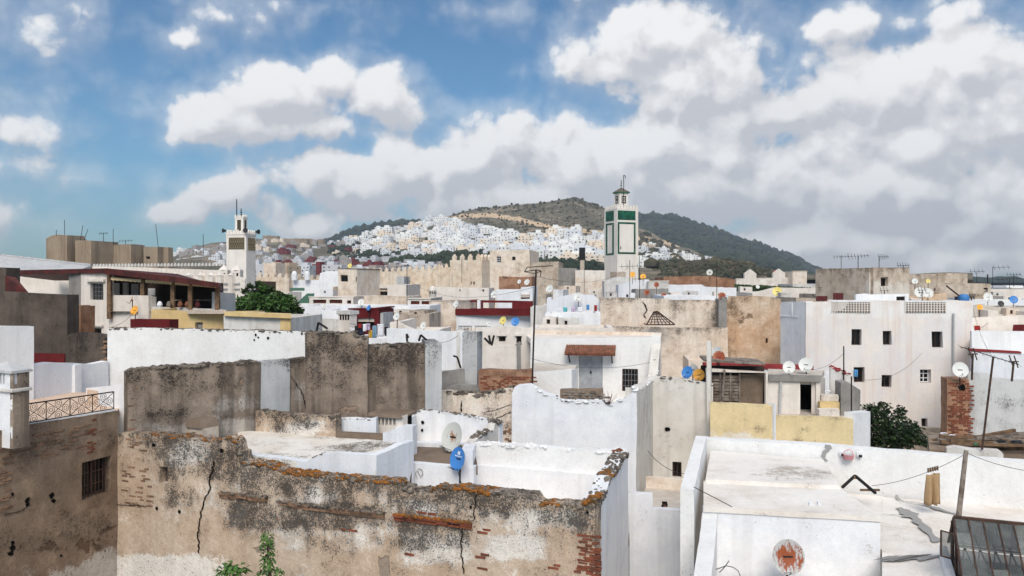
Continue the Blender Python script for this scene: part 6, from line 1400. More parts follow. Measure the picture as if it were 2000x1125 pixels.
H('tall crumbling tan brick tower with slit window', 1418, 1526, 50, [(1418,590),(1424,579),(1465,577),(1500,580),(1526,584)], 'beige2', 7, 10, name='ruined_tower', cat='tower', wins=[(1496,660,1500.5,670)], g0=.3, jag=.06, masks={'grime_shade': [(1418,580,1450,620,.2),(1405,600,1425,720,.3)], 'peel': [(1430,600,1520,625,.22),(1440,660,1480,672,.2)]}); H('grey broken buttress beside the tan brick tower', 1404, 1420, 49.5, [(1404,585),(1420,580)], 'grey', 3, 10, g0=.3)
H('cream wall below the broken buttress with low ledge', 1345, 1405, 44, [(1345,703),(1405,706)], 'beige', 3, 6)
bb = H('small bluish room set in the gap of the beige wall', 1372, 1404, 58, [(1372,588),(1404,588)], 'white_b', 4, 4, th=.2)
# ------------------------------------------------------------------ right minaret
rm = thing('minaret', 'tall white minaret with green tile panels, frames and small lantern', 'minaret', (*Q(1213,132),0))
pb_ = Q(1205.5, 128); pa_ = along(pb_, 66.2, 1180.5); pcr = along(pb_, -23.8, 1246.5); pd = pa_+(pcr-pb_)
zt = ZZ(410,130); tw = tower(rm, [pa_, pb_, pcr, pd], 0, zt, M['minaret'])
ctr = (pa_+pcr)/2; ex = lambda p, k: ctr+(p-ctr)*k
MB().prism([V3(ex(p, 1.02), zt) for p in (pa_, pb_, pcr, pd)], [V3(ex(p, 1.02), zt+.15) for p in (pa_, pb_, pcr, pd)]).build('cornice', M['minaret'], rm)
for i in range(4): merlons(rm, ex([pa_, pb_, pcr, pd][i], 1.0), ex([pb_, pcr, pd, pa_][i], 1.0), zt+.15, .34, .5, .2, M['minaret'], .6, False)
def frame_panel(W, x0, y0, x1, y1, fw, mat):
    for (a, b, c, d) in ((x0,y0,x1,y0+fw),(x0,y1-fw,x1,y1),(x0,y0+fw,x0+fw*.9,y1-fw),(x1-fw*.9,y0+fw,x1,y1-fw)): pxbox(W, rm, 'tile_frame', mat, a, b, c, d, .0, .05)
pxbox(tw[0], rm, 'tile_panel', M['tilegreen'], 1183.5, 412.5, 1199, 432, 0, .05); pxbox(tw[1], rm, 'tile_panel', M['tilegreen'], 1206.5, 411.5, 1241, 429.5, 0, .05)
frame_panel(tw[0], 1183.5, 436, 1199, 498, 3.2, M['tilegreen']); frame_panel(tw[1], 1206.5, 434, 1241, 496, 3.4, M['tilegreen'])
pxbox(tw[1], rm, 'slit', M['void'], 1211.5, 481, 1213, 487, 0, .012); pxbox(tw[0], rm, 'slit', M['void'], 1185.5, 478, 1186.5, 483, 0, .012)
z2 = ZZ(377,130); tl = tower(rm, [ex(p, .40) for p in (pa_, pb_, pcr, pd)], zt, z2, M['minaret'], .15, names='lantern')
lp_ = [V3(ex(p, .52), z2) for p in (pa_, pb_, pcr, pd)]; MB().prism(lp_, [v+Vector((0,0,.2)) for v in lp_]).build('lantern_eave', M['greenroof'], rm); MB().add([v+Vector((0,0,.202)) for v in lp_]+[V3(ctr, z2+1.0)], [(0,1,4),(1,2,4),(2,3,4),(3,0,4)]).build('lantern_roof', M['crust'], rm)
for W_ in tl[:2]:
    s0, s1 = W_.w*.24, W_.w*.76; za, zb = zt+1.1, zt+2.3
    for (a, b, c, d) in ((s0,s1,zb-.16,zb),(s0,s1,za,za+.16),(s0,s0+.16,za+.16,zb-.16),(s1-.16,s1,za+.16,zb-.16)): wbox(W_, rm, 'lantern_frame', M['iron'], a, b, c, d, 0, .05)
    wbox(W_, rm, 'lantern_window', M['void'], W_.w*.42, W_.w*.58, za+.35, zb-.35, 0, .04)
c3 = V3(ctr, z2+.95); m = MB(); m.bar(c3, c3+Vector((0,0,1.3)), .05, 6)
for k, r_ in ((.35,.15),(.7,.12),(1.0,.09)): m.lathe([(.01,k-r_),(r_,k),(.01,k+r_)], 8, c3)
m.build('finial', M['iron'], rm); q = V3(ex(pb_, .3), zt+.3)+Vector((.6,0,0)); MB().path([q, Vector((q.x,q.y,ZZ(341,129))), Vector((q.x+.25,q.y,ZZ(342,129))), Vector((q.x+.3,q.y,ZZ(347,129)))], .06, 5).build('pole', M['iron'], rm)
pxbox(tw[0], rm, 'patch', M['tan'], 1192, 531, 1205, 541, 0, .04); pxbox(tw[1], rm, 'patch', M['tan'], 1206, 531, 1222, 540, 0, .04)
# roofs around and right of the green minaret
H('white block in front of the green minaret base', 1208, 1268, 74, [(1208,556),(1240,547),(1268,546)], 'white_b', 5, 4); H('peeling low roof at the left foot of the green minaret', 1180, 1226, 80, [(1180,549),(1204,541),(1226,541)], 'white_d', 5, 4)
H('grey flat hut with rusty dishes right of the minaret', 1241, 1306, 66, [(1241,565),(1306,564)], 'grey', 4, 4); H('white hut with thick slab roof among the orange dishes', 1267, 1306, 72, [(1267,550),(1306,550)], 'white_d', 4, 4, coping=M['white_w'])
H('long low red brick roof wall under the brown knoll', 1296, 1436, 92, [(1296,541),(1340,540),(1390,539),(1436,546)], 'brickmass', 6, 0); H('white roof terrace with frame of poles below the brick wall', 1304, 1438, 72, [(1304,556),(1370,556),(1378,560),(1438,562)], 'white', 7, 2); H('long white parapet before the beige ruined wall', 1296, 1440, 60, [(1296,578),(1440,578)], 'white', 6, 2)
hb = rampart('cream scalloped parapet on the right below the mountain', 1438, 1550, 110, 2, 544, 542, 'white_w', 1.6, 1.3); H('small cream chimney block on the scalloped parapet', 1548, 1576, 108, 530, 'beige', 4, 4, coping=M['tan'])
hd = thing('hedge', 'long clipped dark green hedge on a roof terrace below the scalloped wall', 'hedge', (*Q(1500,84),0)); vs=[]; fs=[]; rr=random.Random(5)
for i in range(2600):
    x = rr.uniform(1436,1582); yb_ = 571-(x-1436)*.02; yt_ = 556+(x-1436)*.045; y = rr.uniform(min(yt_,yb_-3), yb_); c = P(x, y, 84+rr.uniform(-.5,.5)); k=len(vs); a=rr.uniform(0,6); s_=rr.uniform(.1,.22)
    t1=Vector((cos(a),sin(a)*.6,rr.uniform(-.6,.6)))*s_; t2=Vector((-sin(a)*.5,rr.uniform(-.5,.5),cos(a)))*s_; vs+=[c-t1,c+t2*.6,c+t1,c-t2*.6]; fs.append((k,k+1,k+2,k+3))
mesh_obj('foliage', vs, fs, M['leaf'], hd)
H('terrace wall below the clipped hedge', 1434, 1590, 82, [(1434,570),(1590,566)], 'white_d', 5, 2); H('white sloping roof parapet with yellow dish before the hedge', 1470, 1660, 70, [(1470,572),(1510,562),(1660,562)], 'white_w', 6, 2); H('grey-white long roof below the mountain end', 1548, 1668, 95, [(1548,555),(1668,556)], 'white_d', 6, 2)
H('low dark cluttered roof left of the screened terrace', 1555, 1625, 56, [(1555,582),(1625,584)], 'tan', 5, 2)
H('square grey and tan stair tower with one dark window at right', 1697, 1776, 54, [(1697,523),(1776,522)], 'tan', 5, -22, name='stair_tower', cat='tower', wins=[(1720,541,1735,559)], g0=.4, masks={'white': [(1695,558,1780,590,1.2)]}, inset=.3)
wsx = wall([o for o in bpy.data.objects if o.name.startswith('stair_tower')][-1], 'wall', M['brown'], Q(1660,57.5), Q(1697,54.05), [(1660,527),(1697,523)], 0, .3, ds=.6, amp=.03, g0=.3)
H('long tan roof house behind the stair tower', 1776, 1890, 80, [(1776,535),(1830,535),(1832,533),(1890,534)], 'tan', 8, 4, g0=.3); H('long grey-tan flat house with small dark window at right', 1776, 1935, 68, [(1776,553),(1935,554)], 'tan', 8, 4, wins=[(1824,563,1828,569),(1921,562,1929,570)], g0=.3, masks={'white': [(1850,572,1940,590,.8)]})
H('low brick and plaster house behind the pierced screen', 1776, 1850, 58, [(1776,580),(1850,572)], 'beige2', 5, 4); H('white house with blue tank roof at right', 1846, 1905, 56, [(1846,590),(1898,586),(1905,588)], 'white', 6, 4)
H('cream roof with dishes at the right edge', 1896, 2070, 74, [(1896,566),(2070,564)], 'white_w', 8, 4); H('small white hut on the right skyline', 1976, 2070, 86, [(1976,562),(1995,562),(2070,566)], 'white', 6, 4); H('white wall with grey streak at the right edge', 1898, 2070, 62, [(1898,584),(2070,586)], 'white', 5, 4); H('grey and cream terrace at the right edge', 1898, 2070, 54, [(1898,597),(1922,594),(1924,600),(2070,601)], 'roof', 5, 4)
H('low cream wall with stain and red sheet at right', 1898, 2070, 49, [(1898,620),(1960,618),(2070,612)], 'white_w', 5, 4); 
o = thing('red_sheet', 'maroon sheet hung on the roof at the right edge', 'cloth', (*Q(1985,46),0)); MB().prism([P(1977,648,46), P(2040,649,46), P(2040,633,46), P(1979,634,46)], [P(1977,648,46.1), P(2040,649,46.1), P(2040,633,46.1), P(1979,634,46.1)]).build('sheet', M['maroon'], o)
# farther rooftops that close the view, each its own small house
frr = random.Random(77); n = 0
LB = ['small plain house among the far rooftops left of the garden tree', 'small plain house among the far rooftops behind the red parapet house', 'small plain house among the far rooftops right of the green minaret', 'small plain house among the far rooftops near the right edge']
for i in range(170):
    px = frr.uniform(-60, 2060); d = frr.uniform(150, 265); p = Q(px, d)
    if 300 < px < 520 and d < 170: continue
    o = far_house((p.x, p.y, frr.uniform(-1.5, 1.2)), frr.uniform(-.45, .25), (frr.uniform(.7, 1.1), frr.uniform(.8, 1.2), frr.uniform(.75, 1.0)), frr.choice(['fh_white2', 'fh_white2', 'fh_white', 'fh_cream', 'fh_tan', 'fh_grey']), LB[min(3, max(0, int(px//560)))], ['far rooftops left', 'far rooftops centre', 'far rooftops right of the minaret', 'far rooftops at the right edge'][min(3, max(0, int(px//560)))])
    o.name = 'far_house'
    zt_ = max(v.co.z for v in o.data.vertices)*o.scale[2]; lim = 12+(548-frr.uniform(548, 562))/F*d
    o.location.z = min(o.location.z, lim-zt_)

# smaller roof rooms and parapets between the larger houses
RM = [(610,640,612,70,'white'),(655,680,600,62,'white_w'),(730,752,590,72,'white_d'),(770,800,603,57,'white_w'),(800,830,606,54,'tan'),(1050,1066,575,72,'tan'),(1080,1100,566,80,'white'),(1100,1125,558,90,'beige'),(1130,1160,575,76,'white_d'),(1150,1178,566,84,'white_w'),(1185,1206,570,70,'white_d'),(1215,1240,572,66,'white'),(1310,1330,572,66,'white_w'),(1335,1362,568,70,'white_d'),(1395,1420,570,64,'white_w'),(1445,1470,560,78,'white_w'),(1480,1500,556,88,'tan'),(1525,1545,572,62,'white_d'),(1585,1606,574,60,'tan'),(1640,1662,566,66,'white_w'),(1780,1800,583,54,'white_w'),(1905,1925,574,66,'tan'),(1940,1962,570,70,'white_d'),(1960,1990,578,64,'white_w'),(1930,1950,606,51,'white_w'),(1965,1990,602,53,'beige'),(470,498,577,72,'white_d'),(540,565,570,82,'white_w'),(625,650,566,86,'white'),(650,668,560,92,'tan'),(1060,1085,620,46.5,'white_w'),(1090,1130,622,46.8,'white_d'),(700,720,604,52,'white_d')]
NEAR = {470:'beside the garden tree',540:'above the garden tree',610:'left of the slotted chimney',625:'under the vaulted house',650:'under the beige tower',655:'behind the slotted chimney',700:'behind the dark red hut',730:'below the dark balcony',770:'before the peeling beige wall',800:'below the red-framed windows',905:'left behind the red parapet',935:'in the middle behind the red parapet',1000:'right behind the red parapet',1050:'left of the stepped blue-white house',1060:'under the blue-white house, left',1080:'above the blue-white house',1090:'under the blue-white house, right',1100:'below the grey rendered block',1130:'right behind the blue-white house',1150:'left of the green minaret',1185:'at the left foot of the green minaret',1215:'at the right foot of the green minaret',1310:'below the long brick roof wall, left',1335:'below the long brick roof wall, middle',1395:'below the long brick roof wall, right',1445:'left before the hedge',1480:'in the middle before the hedge',1525:'beside the yellow dish',1585:'right of the yellow dish',1640:'left of the stair tower',1780:'behind the right pierced screen',1905:'left on the right-hand roofs',1930:'on the grey terrace at right',1940:'in the middle of the right-hand roofs',1960:'right on the right-hand roofs',1965:'above the maroon sheet at the right edge'}
CN = {'white':'white','white_w':'cream','white_d':'off-white','tan':'tan','beige':'beige'}
for (xa, xb, yt, d, mt) in RM:
    w = xb-xa; wn = [(xa+w*.3, yt+4*60/d*.8, xa+w*.3+6*50/d, yt+4*60/d*.8+8*50/d)] if w > 20 else []
    H(f"small {CN[mt]} roof room {NEAR[xa]}", xa, xb, d, [(xa, yt), (xb, yt+.5)], mt, R.uniform(2, 4), R.uniform(4, 16), wins=wn, name='rooftop_hut', cat='roof room', g0=R.choice([0, .15, .3]), group='small roof rooms')
# ------------------------------------------------------------------ satellite dishes
def dish_mesh():
    prof = []; n = 28; vs = []; fs = []
    for (r, z) in [(0, -.16), (.25, -.15), (.5, -.12), (.75, -.07), (.97, -.01), (1.0, .0), (.985, -.035), (.75, -.1), (.5, -.15), (.25, -.18), (0, -.19)]: prof.append((max(r, .001), z))
    m = MB().lathe(prof, n, cap=False); me = bpy.data.meshes.new('reflector'); me.from_pydata([tuple(v) for v in m.v], [], m.f); me.update()
    me.polygons.foreach_set('use_smooth', [True]*len(me.polygons)); me.set_sharp_from_angle(angle=radians(50)); me.materials.append(M['dish_white']); return me
def arm_mesh():
    m = MB(); m.bar((0, -.98, -.02), (0, -.75, .78), .028, 5); m.bar((.3, -.9, -.02), (0, -.75, .78), .018, 4); m.bar((-.3, -.9, -.02), (0, -.75, .78), .018, 4)
    me = bpy.data.meshes.new('arm'); me.from_pydata([tuple(v) for v in m.v], [], m.f); me.materials.append(M['iron']); return me
def lnb_mesh():
    m = MB(); m.bar((0, -.76, .74), (0, -.64, .66), .08, 8, .06); m.bar((0, -.80, .77), (0, -.76, .90), .05, 6)
    me = bpy.data.meshes.new('receiver'); me.from_pydata([tuple(v) for v in m.v], [], m.f); me.materials.append(M['dish_grey']); return me
def back_mesh():
    m = MB(); m.box(-.22, -.2, -.42, .22, .2, -.17); m.box(-.3, -.05, -.20, .3, .05, -.12)
    me = bpy.data.meshes.new('bracket'); me.from_pydata([tuple(v) for v in m.v], [], m.f); me.materials.append(M['iron']); return me
DM = (dish_mesh(), arm_mesh(), lnb_mesh(), back_mesh())
def dish(px, py, size, d, mat, yaw, label, tilt=22, pole=.55, lean=0):
    c = P(px, py, d); r = size/2/F*d; yw, tl = radians(yaw), radians(tilt)
    f = Vector((sin(yw)*cos(tl), -cos(yw)*cos(tl), sin(tl)))
    up = Vector((0, 0, 1)); y = (up-f*up.dot(f)).normalized(); x = y.cross(f); rot = Matrix((x, y, f)).transposed()
    base = c-f*.3*r; base.z -= r+pole
    t = thing('satellite_dish', label, 'satellite dish', tuple(base), 'rooftop satellite dishes')
    for me, nm, mm in zip(DM, ('reflector', 'arm', 'receiver', 'bracket'), (mat, None, None, None)):
        o = bpy.data.objects.new(nm, me); COL.objects.link(o); o.parent = t; o.location = c-base; o.rotation_euler = rot.to_euler(); o.scale = (r*.93, r, r)
        if mm: o.material_slots[0].link = 'OBJECT'; o.material_slots[0].material = M[mm]
        if nm == 'reflector': t_ref = o
    MB().bar(base, c-f*.34*r, .022*max(1, r*1.6), 6).build('mast', M['iron'], t)
    return t, t_ref, r
dish(882,853,58,20.7,'dish_spot',-42,'large off-white dish with a rust smear above the blue dish', 18, .3)
t, ref, r_ = dish(893,896,46,18.8,'dish_blue',-46,'bright blue dish with small white emblem on the foreground terrace', 14, .3)
em = MB(); em.box(-.16,.36,.0,-.05,.62,.012); em.box(.05,.36,.0,.16,.62,.012); em.box(-.05,.56,.0,.05,.62,.012); em.box(-.05,.36,.0,.05,.42,.012); em.box(-.05,.47,.0,.05,.50,.012)
o = em.build('emblem', M['cl_white'], ref, local=True); o.location = (0, 0, -.085)
lt_ = MB()
for i in range(9): lt_.box(-.5+i*.11, .18, 0, -.5+i*.11+.075, .18+(.11 if i in (0, 5) else .075), .012)
o = lt_.build('lettering', M['cl_white'], ref, local=True); o.location = (0, 0, -.12)
dish(1540,1088,67,14.25,'dish_rusty',-6,'large round dish with heavy orange rust in front of the white roof block', 12, .1)
for a in [(1342,727,25,30.6,'dish_blue',-40,'blue dish left of the orange dish beside the yellow house'),(1356,722,24,31.2,'dish_grey',30,'grey dish half hidden behind the blue dish beside the yellow house'),(1365,732,24,30.4,'dish_orange',-18,'pale orange dish at the left corner of the yellow house'),
          (1404,697,25,29.6,'dish_rust2',-25,'rust-brown dish on a pole above the slatted shack'),(1400,686,20,30.2,'dish_grey',-35,'pale dish just behind the rust-brown dish above the shack'),(1541,717,25,30.2,'dish_white',-20,'white dish with dark lettering above the dark doorway'),(1574,712,29,30.6,'dish_white',-30,'larger white dish right of the lettered dish above the doorway'),
          (1876,722,31,35.6,'dish_white',-15,'white dish on top of the red brick stack'),(982,626,17,49,'dish_yellow',-35,'yellow dish below the red parapet'),(1006,628,18,49,'dish_blue',-15,'blue dish below the red parapet, right of the yellow dish'),(955,632,13,49,'dish_white',-30,'small white dish left of the yellow dish'),
          (1129,580,18,55,'dish_white',-25,'white dish on the bluish white stepped house'),(1073,564,17,66,'dish_white',-35,'oval white dish left of the bluish white stepped house'),(965,575,16,70,'dish_white',-30,'white dish between blind cream wall and stepped gables'),(1014,550,9,80,'dish_white',-35,'small white dish by the brick infill, left of a larger one'),(1029,551,13,80,'dish_white',-35,'white dish in front of the brick infill gable'),
          (1235,536,12,70,'dish_orange',-15,'orange dish left of two at the green minaret base'),(1256,540,12,70,'dish_orange',-10,'orange dish right of two at the green minaret base'),(1282,556,11,64,'dish_rust2',-20,'rusty orange dish on the thick slab roof'),(1263,571,12,63,'dish_rust2',-25,'tilted rusty dish left on the grey hut'),(1296,577,11,62,'dish_rust2',-30,'dark rusty dish right on the grey hut'),
          (1386,532,13,90,'dish_spot',-20,'spotted white dish on the long brick roof wall'),(1410,578,15,50.5,'dish_rust2',-20,'rusty dish at the broken grey buttress'),(1518,569,19,66,'dish_yellow',-20,'yellow dish before the hedge on the sloping white parapet'),(1787,549,12,65,'dish_white',-20,'white dish on the long grey-tan house'),(1813,549,9,65,'dish_yellow',-15,'small yellow dish right of the white dish on the grey-tan house'),
          (1797,571,22,56,'dish_white',-15,'large pale dish left of two behind the pierced screen'),(1813,572,20,56.5,'dish_white',-15,'large pale dish right of two behind the pierced screen'),(1930,580,18,60,'dish_white',-20,'white dish at the right edge above the terraces'),(1955,593,12,58,'dish_black',-15,'dark grey dish at the right edge'),(1980,585,16,57,'dish_blue',-15,'blue dish near the right edge'),(1914,600,12,52.5,'dish_orange',-5,'orange dish on the grey terrace at right'),
          (262,606,19,39.8,'dish_orange',-20,'yellow-orange dish on the white cafe wall'),(256,586,16,40,'dish_orange',-68,'yellow-orange dish seen edge-on above the other on the cafe wall'),(720,601,12,45.6,'dish_blue',-40,'small blue dish above the dark red hut'),(588,622,10,46,'dish_white',-35,'small white dish right of the garden tree'),(632,598,11,56,'dish_white',-30,'white dish above the pale lean-to'),(705,590,13,57,'dish_white',-5,'oval white dish before the peeling beige wall'),
          (774,618,17,39,'dish_white',-35,'white dish on the gabled rooftop, left of two'),(826,636,16,39,'dish_white',-40,'white dish on the gabled rooftop, right of two'),(890,594,15,60,'dish_white',-40,'pale dish on the corner of the beige tower'),(683,519,10,84,'dish_yellow',-20,'yellowish dish on the beige tower with the dark window'),(1480,560,8,80,'dish_white',0,'tiny white dish before the hedge')]:
    dish(*a)
# ------------------------------------------------------------------ aerials and masts
def aerial(px, y0, y1, d, label, boom=0, by=None, els=5, lean=0, r=.025, side=0, mat='iron', th=1.):
    """mast from photo row y1 (foot) to y0 (top); boom = length in metres"""
    a = P(px-lean, y1, d); b = P(px, y0, d); t = thing('aerial', label, 'aerial', tuple(a), 'television aerials and masts')
    rr = max(r, d*.00034)*th; MB().bar(a, b, rr, 5).build('mast', M[mat], t)
    if boom:
        zc = b if by is None else P(px, by, d); s0 = Vector((-boom*(.5-side*.5), 0, 0)); s1 = Vector((boom*(.5+side*.5), 0, .04*boom)); bo = MB().bar(zc+s0, zc+s1, rr*.8, 4).build('boom', M[mat], t)
        m = MB()
        for i in range(els):
            c = zc+s0+(s1-s0)*((i+.5)/els); L = .34-.03*i; m.bar(c+Vector((0, -L*.4, -L*.7)), c+Vector((0, L*.4, L*.7)), rr*.55, 4)
        m.build('elements', M[mat], t)
    return t
for a in [(110,449,461,118,'short mast on the left tower of the flats'),(126,430,459,120,'tall mast with box on the tower of the flats'),(162,440,470,118,'leaning mast on the flats, left of a pair',0,None,5,5),(172,447,470,118,'leaning mast on the flats, right of a pair',0,None,5,8),(202,456,474,120,'small square aerial in the middle of the flats',1.4),(221,447,477,120,'straight thin mast on the flats'),(245,471,479,121,'low T-shaped aerial on the flats',2.2),(304,438,483,121,'leaning mast at the right end of the flats',0,None,5,-5),(397,457,500,200,'thin mast on the far houses left of the minaret'),
          (1643,499,553,95,'tall mast with small yagi left of the stair tower',2.,502,6),(1676,500,526,56,'mast with a long flat yagi on the stair tower',1.6,501,7),(1717,500,524,56,'mast with yagi pointing right on the stair tower',.75,502,6,0,.025,.8),(1764,519,524,56,'low flat yagi on the right end of the stair tower',.9,519,5),(1908,530,555,70,'mast with small aerial on the grey-tan house',1.4,531,4),(1939,521,562,76,'tall mast with short boom near the right edge',1.8,523,4,0,.025,.9),(1929,536,560,70,'thick short post near the right edge',0,None,0,0,.06),(1972,542,575,84,'cluster aerial near the right edge',3,546,6),(1980,535,560,82,'thin yagi mast at the right edge',1.6,537,5),(1616,553,610,60,'rusty post aerial left of the pierced screen',.8,561,3),(1608,560,600,58,'rusty T-shaped aerial by the cluttered roof',.9,562,3),(1727,568,585,50,'T-shaped aerial behind the left pierced screen',.6,568,3),(1801,566,612,46,'T-shaped aerial at the right pierced screen',.55,567,3),(1898,579,600,48,'small post aerial at the right corner of the tall white house',.3,580,2),
          (1230,508,600,60,'mast with cross bars in front of the green minaret',1.6,521,4),(1249,500,582,62,'thin mast right of the green minaret base',1.0,545,3),(1141,525,572,95,'thin mast before the long white and beige house'),(795,518,640,60,'thin mast before the ramparts, centre left'),(902,505,552,120,'thin mast on the corner tower of the ramparts'),(1400,510,600,58,'thin mast above the beige wall'),(1648,676,765,30,'dark post beside the yellow house steps'),(1663,735,815,27.5,'grey galvanised post by the yellow house steps'),(1465,470,500,1100,'far mast on the hill spur')]:
    aerial(*a)
t = thing('aerial', 'tall black mast with bent aerial rising before the door house', 'aerial', tuple(P(1040,760,27)), 'television aerials and masts'); MB().bar(P(1039,760,27), P(1047,527,27), .03, 6).build('mast', M['iron'], t)
MB().path([P(1055,541,27), P(1057,529,27), P(1047,527,27), P(1024,531,27), P(1030,522,27), P(1080,519,27)], .016, 5).build('boom', M['iron'], t); MB().path([P(1024,531,27), P(1044,534,27), P(1056,530,27)], .016, 4).build('elements', M['iron'], t)
t = thing('aerial', 'tall rusty mast with long slanting yagi before the grey wall at right', 'aerial', tuple(P(1918,878,24)), 'television aerials and masts'); MB().bar(P(1918,878,24), P(1940,697,24), .035, 6).build('mast', M['rustiron'], t); MB().bar(P(1875,677,24.5), P(1990,712,23.5), .013, 5).build('boom', M['iron'], t)
m = MB()
for i in range(9): c = P(1875,677,24.5)+(P(1990,712,23.5)-P(1875,677,24.5))*(i/8); m.bar(c+Vector((0,-.12,-.06)), c+Vector((0,.12,.06)), .005, 4)
m.build('elements', M['iron'], t)
for (x0,y0,x1,y1,d,lb) in ((1900,690,1898,742,30,'dark leaning post on the white house at right'),(1980,705,1976,745,30,'short rusty post above the grey wall at right')): aerial(x0, y0, y1, d, lb, .35, y0+2, 2, x0-x1, .04, 0, 'rustiron')
for (pts, d, lb) in (([(618,650),(622,630),(640,642)],33,'bent black dish arm on the brown wall, far left'),([(795,667),(794,652),(798,660)],24.5,'bent black dish arm on the streaked wall, left of two'),([(818,666),(822,654),(834,665)],24.5,'bent black dish arm on the streaked wall, right of two'),([(885,695),(893,697),(900,719)],27,'thin wire aerial left of the grey pier'),([(946,660),(958,672),(955,655)],34,'crossed wooden stakes beside the small dark openings'),([(965,655),(960,675)],34,'single stake beside the small dark openings')):
    o = MB().path([P(x,y,d) for x,y in pts], .035 if d < 30 else .05, 5).build('dish_arm' if 'arm' in lb else 'stake', M['iron']); tag(o, lb, 'bracket' if 'arm' in lb else 'stake')
# ------------------------------------------------------------------ roof pole, washing line, trousers
po = MB().bar(P(1872,1011,16.6), P(1887,880,16.6), .055, 8, .045).build('pole', M['oldwood']); tag(po, 'grey wooden pole holding the washing line on the white roof', 'pole')
def sag(a, b, k, n=14): return [a+(b-a)*(i/n)+Vector((0,0,-k*4*(i/n)*(1-i/n))) for i in range(n+1)]
ln = MB().path(sag(P(1702,949,17.1), P(1887,886,16.6), .12), .006, 4).build('washing_line', M['cable']); tag(ln, 'thin washing line from the wooden frame to the grey pole', 'washing line')
ln = MB().path(sag(P(1887,884,16.6), P(2010,920,15.0), .05), .006, 4).build('washing_line', M['cable']); tag(ln, 'thin line running right from the grey pole', 'washing line')
def hanging(px, py, w, h, d, mat, label, folds=3, amp=.05, name='garment', group=None, taper=1.0):
    """cloth hung from its top edge with vertical folds"""
    c = P(px, py, d); W_ = w/F*d; Hh = h/F*d; nx, nz = 14, 8; vs = []; fs = []
    for j in range(nz+1):
        for i in range(nx+1):
            f, g = i/nx, j/nz; x = (f-.5)*W_*(1+(taper-1)*g); y = amp*sin(f*folds*2*pi+px)*min(1, .35+g)
            vs.append(c+Vector((x, y, -g*Hh-.03*Hh*sin(f*folds*2*pi)*(g > .95))))
    n = nx+1
    for j in range(nz):
        for i in range(nx): fs.append((j*n+i, j*n+i+1, (j+1)*n+i+1, (j+1)*n+i))
    o = mesh_obj(name, vs, fs, M[mat], smooth=True); so_ = o.modifiers.new('cloth', 'SOLIDIFY'); so_.thickness = .02
    tag(o, label, 'laundry', group); return o
tr = thing('trousers', 'khaki trousers pegged on the washing line above the white roof', 'trousers', tuple(P(1823,985,16.75)))
for i, (x, y, w, h) in enumerate(((1818,927,16,58),(1829,924,14,60))): o = hanging(x, y, w, h, 16.75, 'khaki', '', 1.3, .055, 'leg', None, 1.35); o.parent = tr; o.matrix_parent_inverse = Matrix.Translation(-Vector(tr.location)); del o['label']; del o['category']
for i in range(5): p = P(1813+i*4.5, 921-i*1.1, 16.7); MB().box(p.x-.012, p.y-.02, p.z-.02, p.x+.012, p.y+.02, p.z+.07).build('peg', M['wood'], tr)
LN = 'clothes drying on the roofs'
for (x,y,w,h,d,mt,lb) in [(690,640,12,14,41.8,'cl_white','white cloth at the left end of the laundry line by the red hut'),(699,636,12,24,41.6,'cl_black','dark jacket on the laundry line by the red hut'),(707,634,8,20,41.5,'cl_navy','navy garment on the laundry line by the red hut'),(703,632,6,9,41.4,'cl_red','small red top beside the dark jacket'),(712,633,6,14,41.5,'cl_white','white shirt right of the navy garment'),(719,632,8,13,41.6,'cl_lilac','pale lilac top in the middle of the laundry line'),(723,645,7,15,41.7,'cl_ochre','ochre cloth below the lilac top'),(732,636,8,24,41.5,'cl_stripe','patterned grey sheet on the laundry line'),(743,633,12,24,41.6,'cl_white','long white sheet at the right of the laundry line'),(754,638,6,18,41.5,'cl_black','black trousers at the right end of the laundry line'),
                          (1104,600,8,9,50,'cl_teal','light blue towel on the bluish white roof'),(1120,600,7,9,50,'cl_lilac','patterned lilac towel on the bluish white roof'),(1133,600,9,9,50,'cl_white','white towel on the bluish white roof'),(1148,595,6,10,50,'cl_blue','deep blue top on the bluish white roof'),(1163,596,5,12,50,'cl_red','red striped trousers on the bluish white roof'),(1092,602,7,7,50,'cl_white','small white cloth on the bluish white roof'),
                          (1514,529,5,8,110,'cl_pink','pink cloth on the scalloped parapet'),(1521,528,5,9,110,'cl_black','black cloth on the scalloped parapet'),(1637,572,20,26,50,'cl_maroon','large maroon rug hung over the roof left of the pierced screen'),(1605,578,22,10,54,'cl_maroon','dark red cloth on the cluttered roof'),(1671,722,7,14,43.4,'cl_blue','blue cloth hanging in a window of the tall white house'),(1868,579,6,7,55,'cl_navy','dark blue bag on the roof right of the pierced screen'),(1908,636,12,9,46,'cl_red','red and white flag-like cloth at the right')]:
    hanging(x, y, w, h, d, mt, lb, 2, .05, 'garment', LN)
ln = MB().path(sag(P(682,632,41.6), P(760,634,41.4), .05), .012, 4).build('washing_line', M['cable']); tag(ln, 'laundry line on posts before the dark red hut', 'washing line')
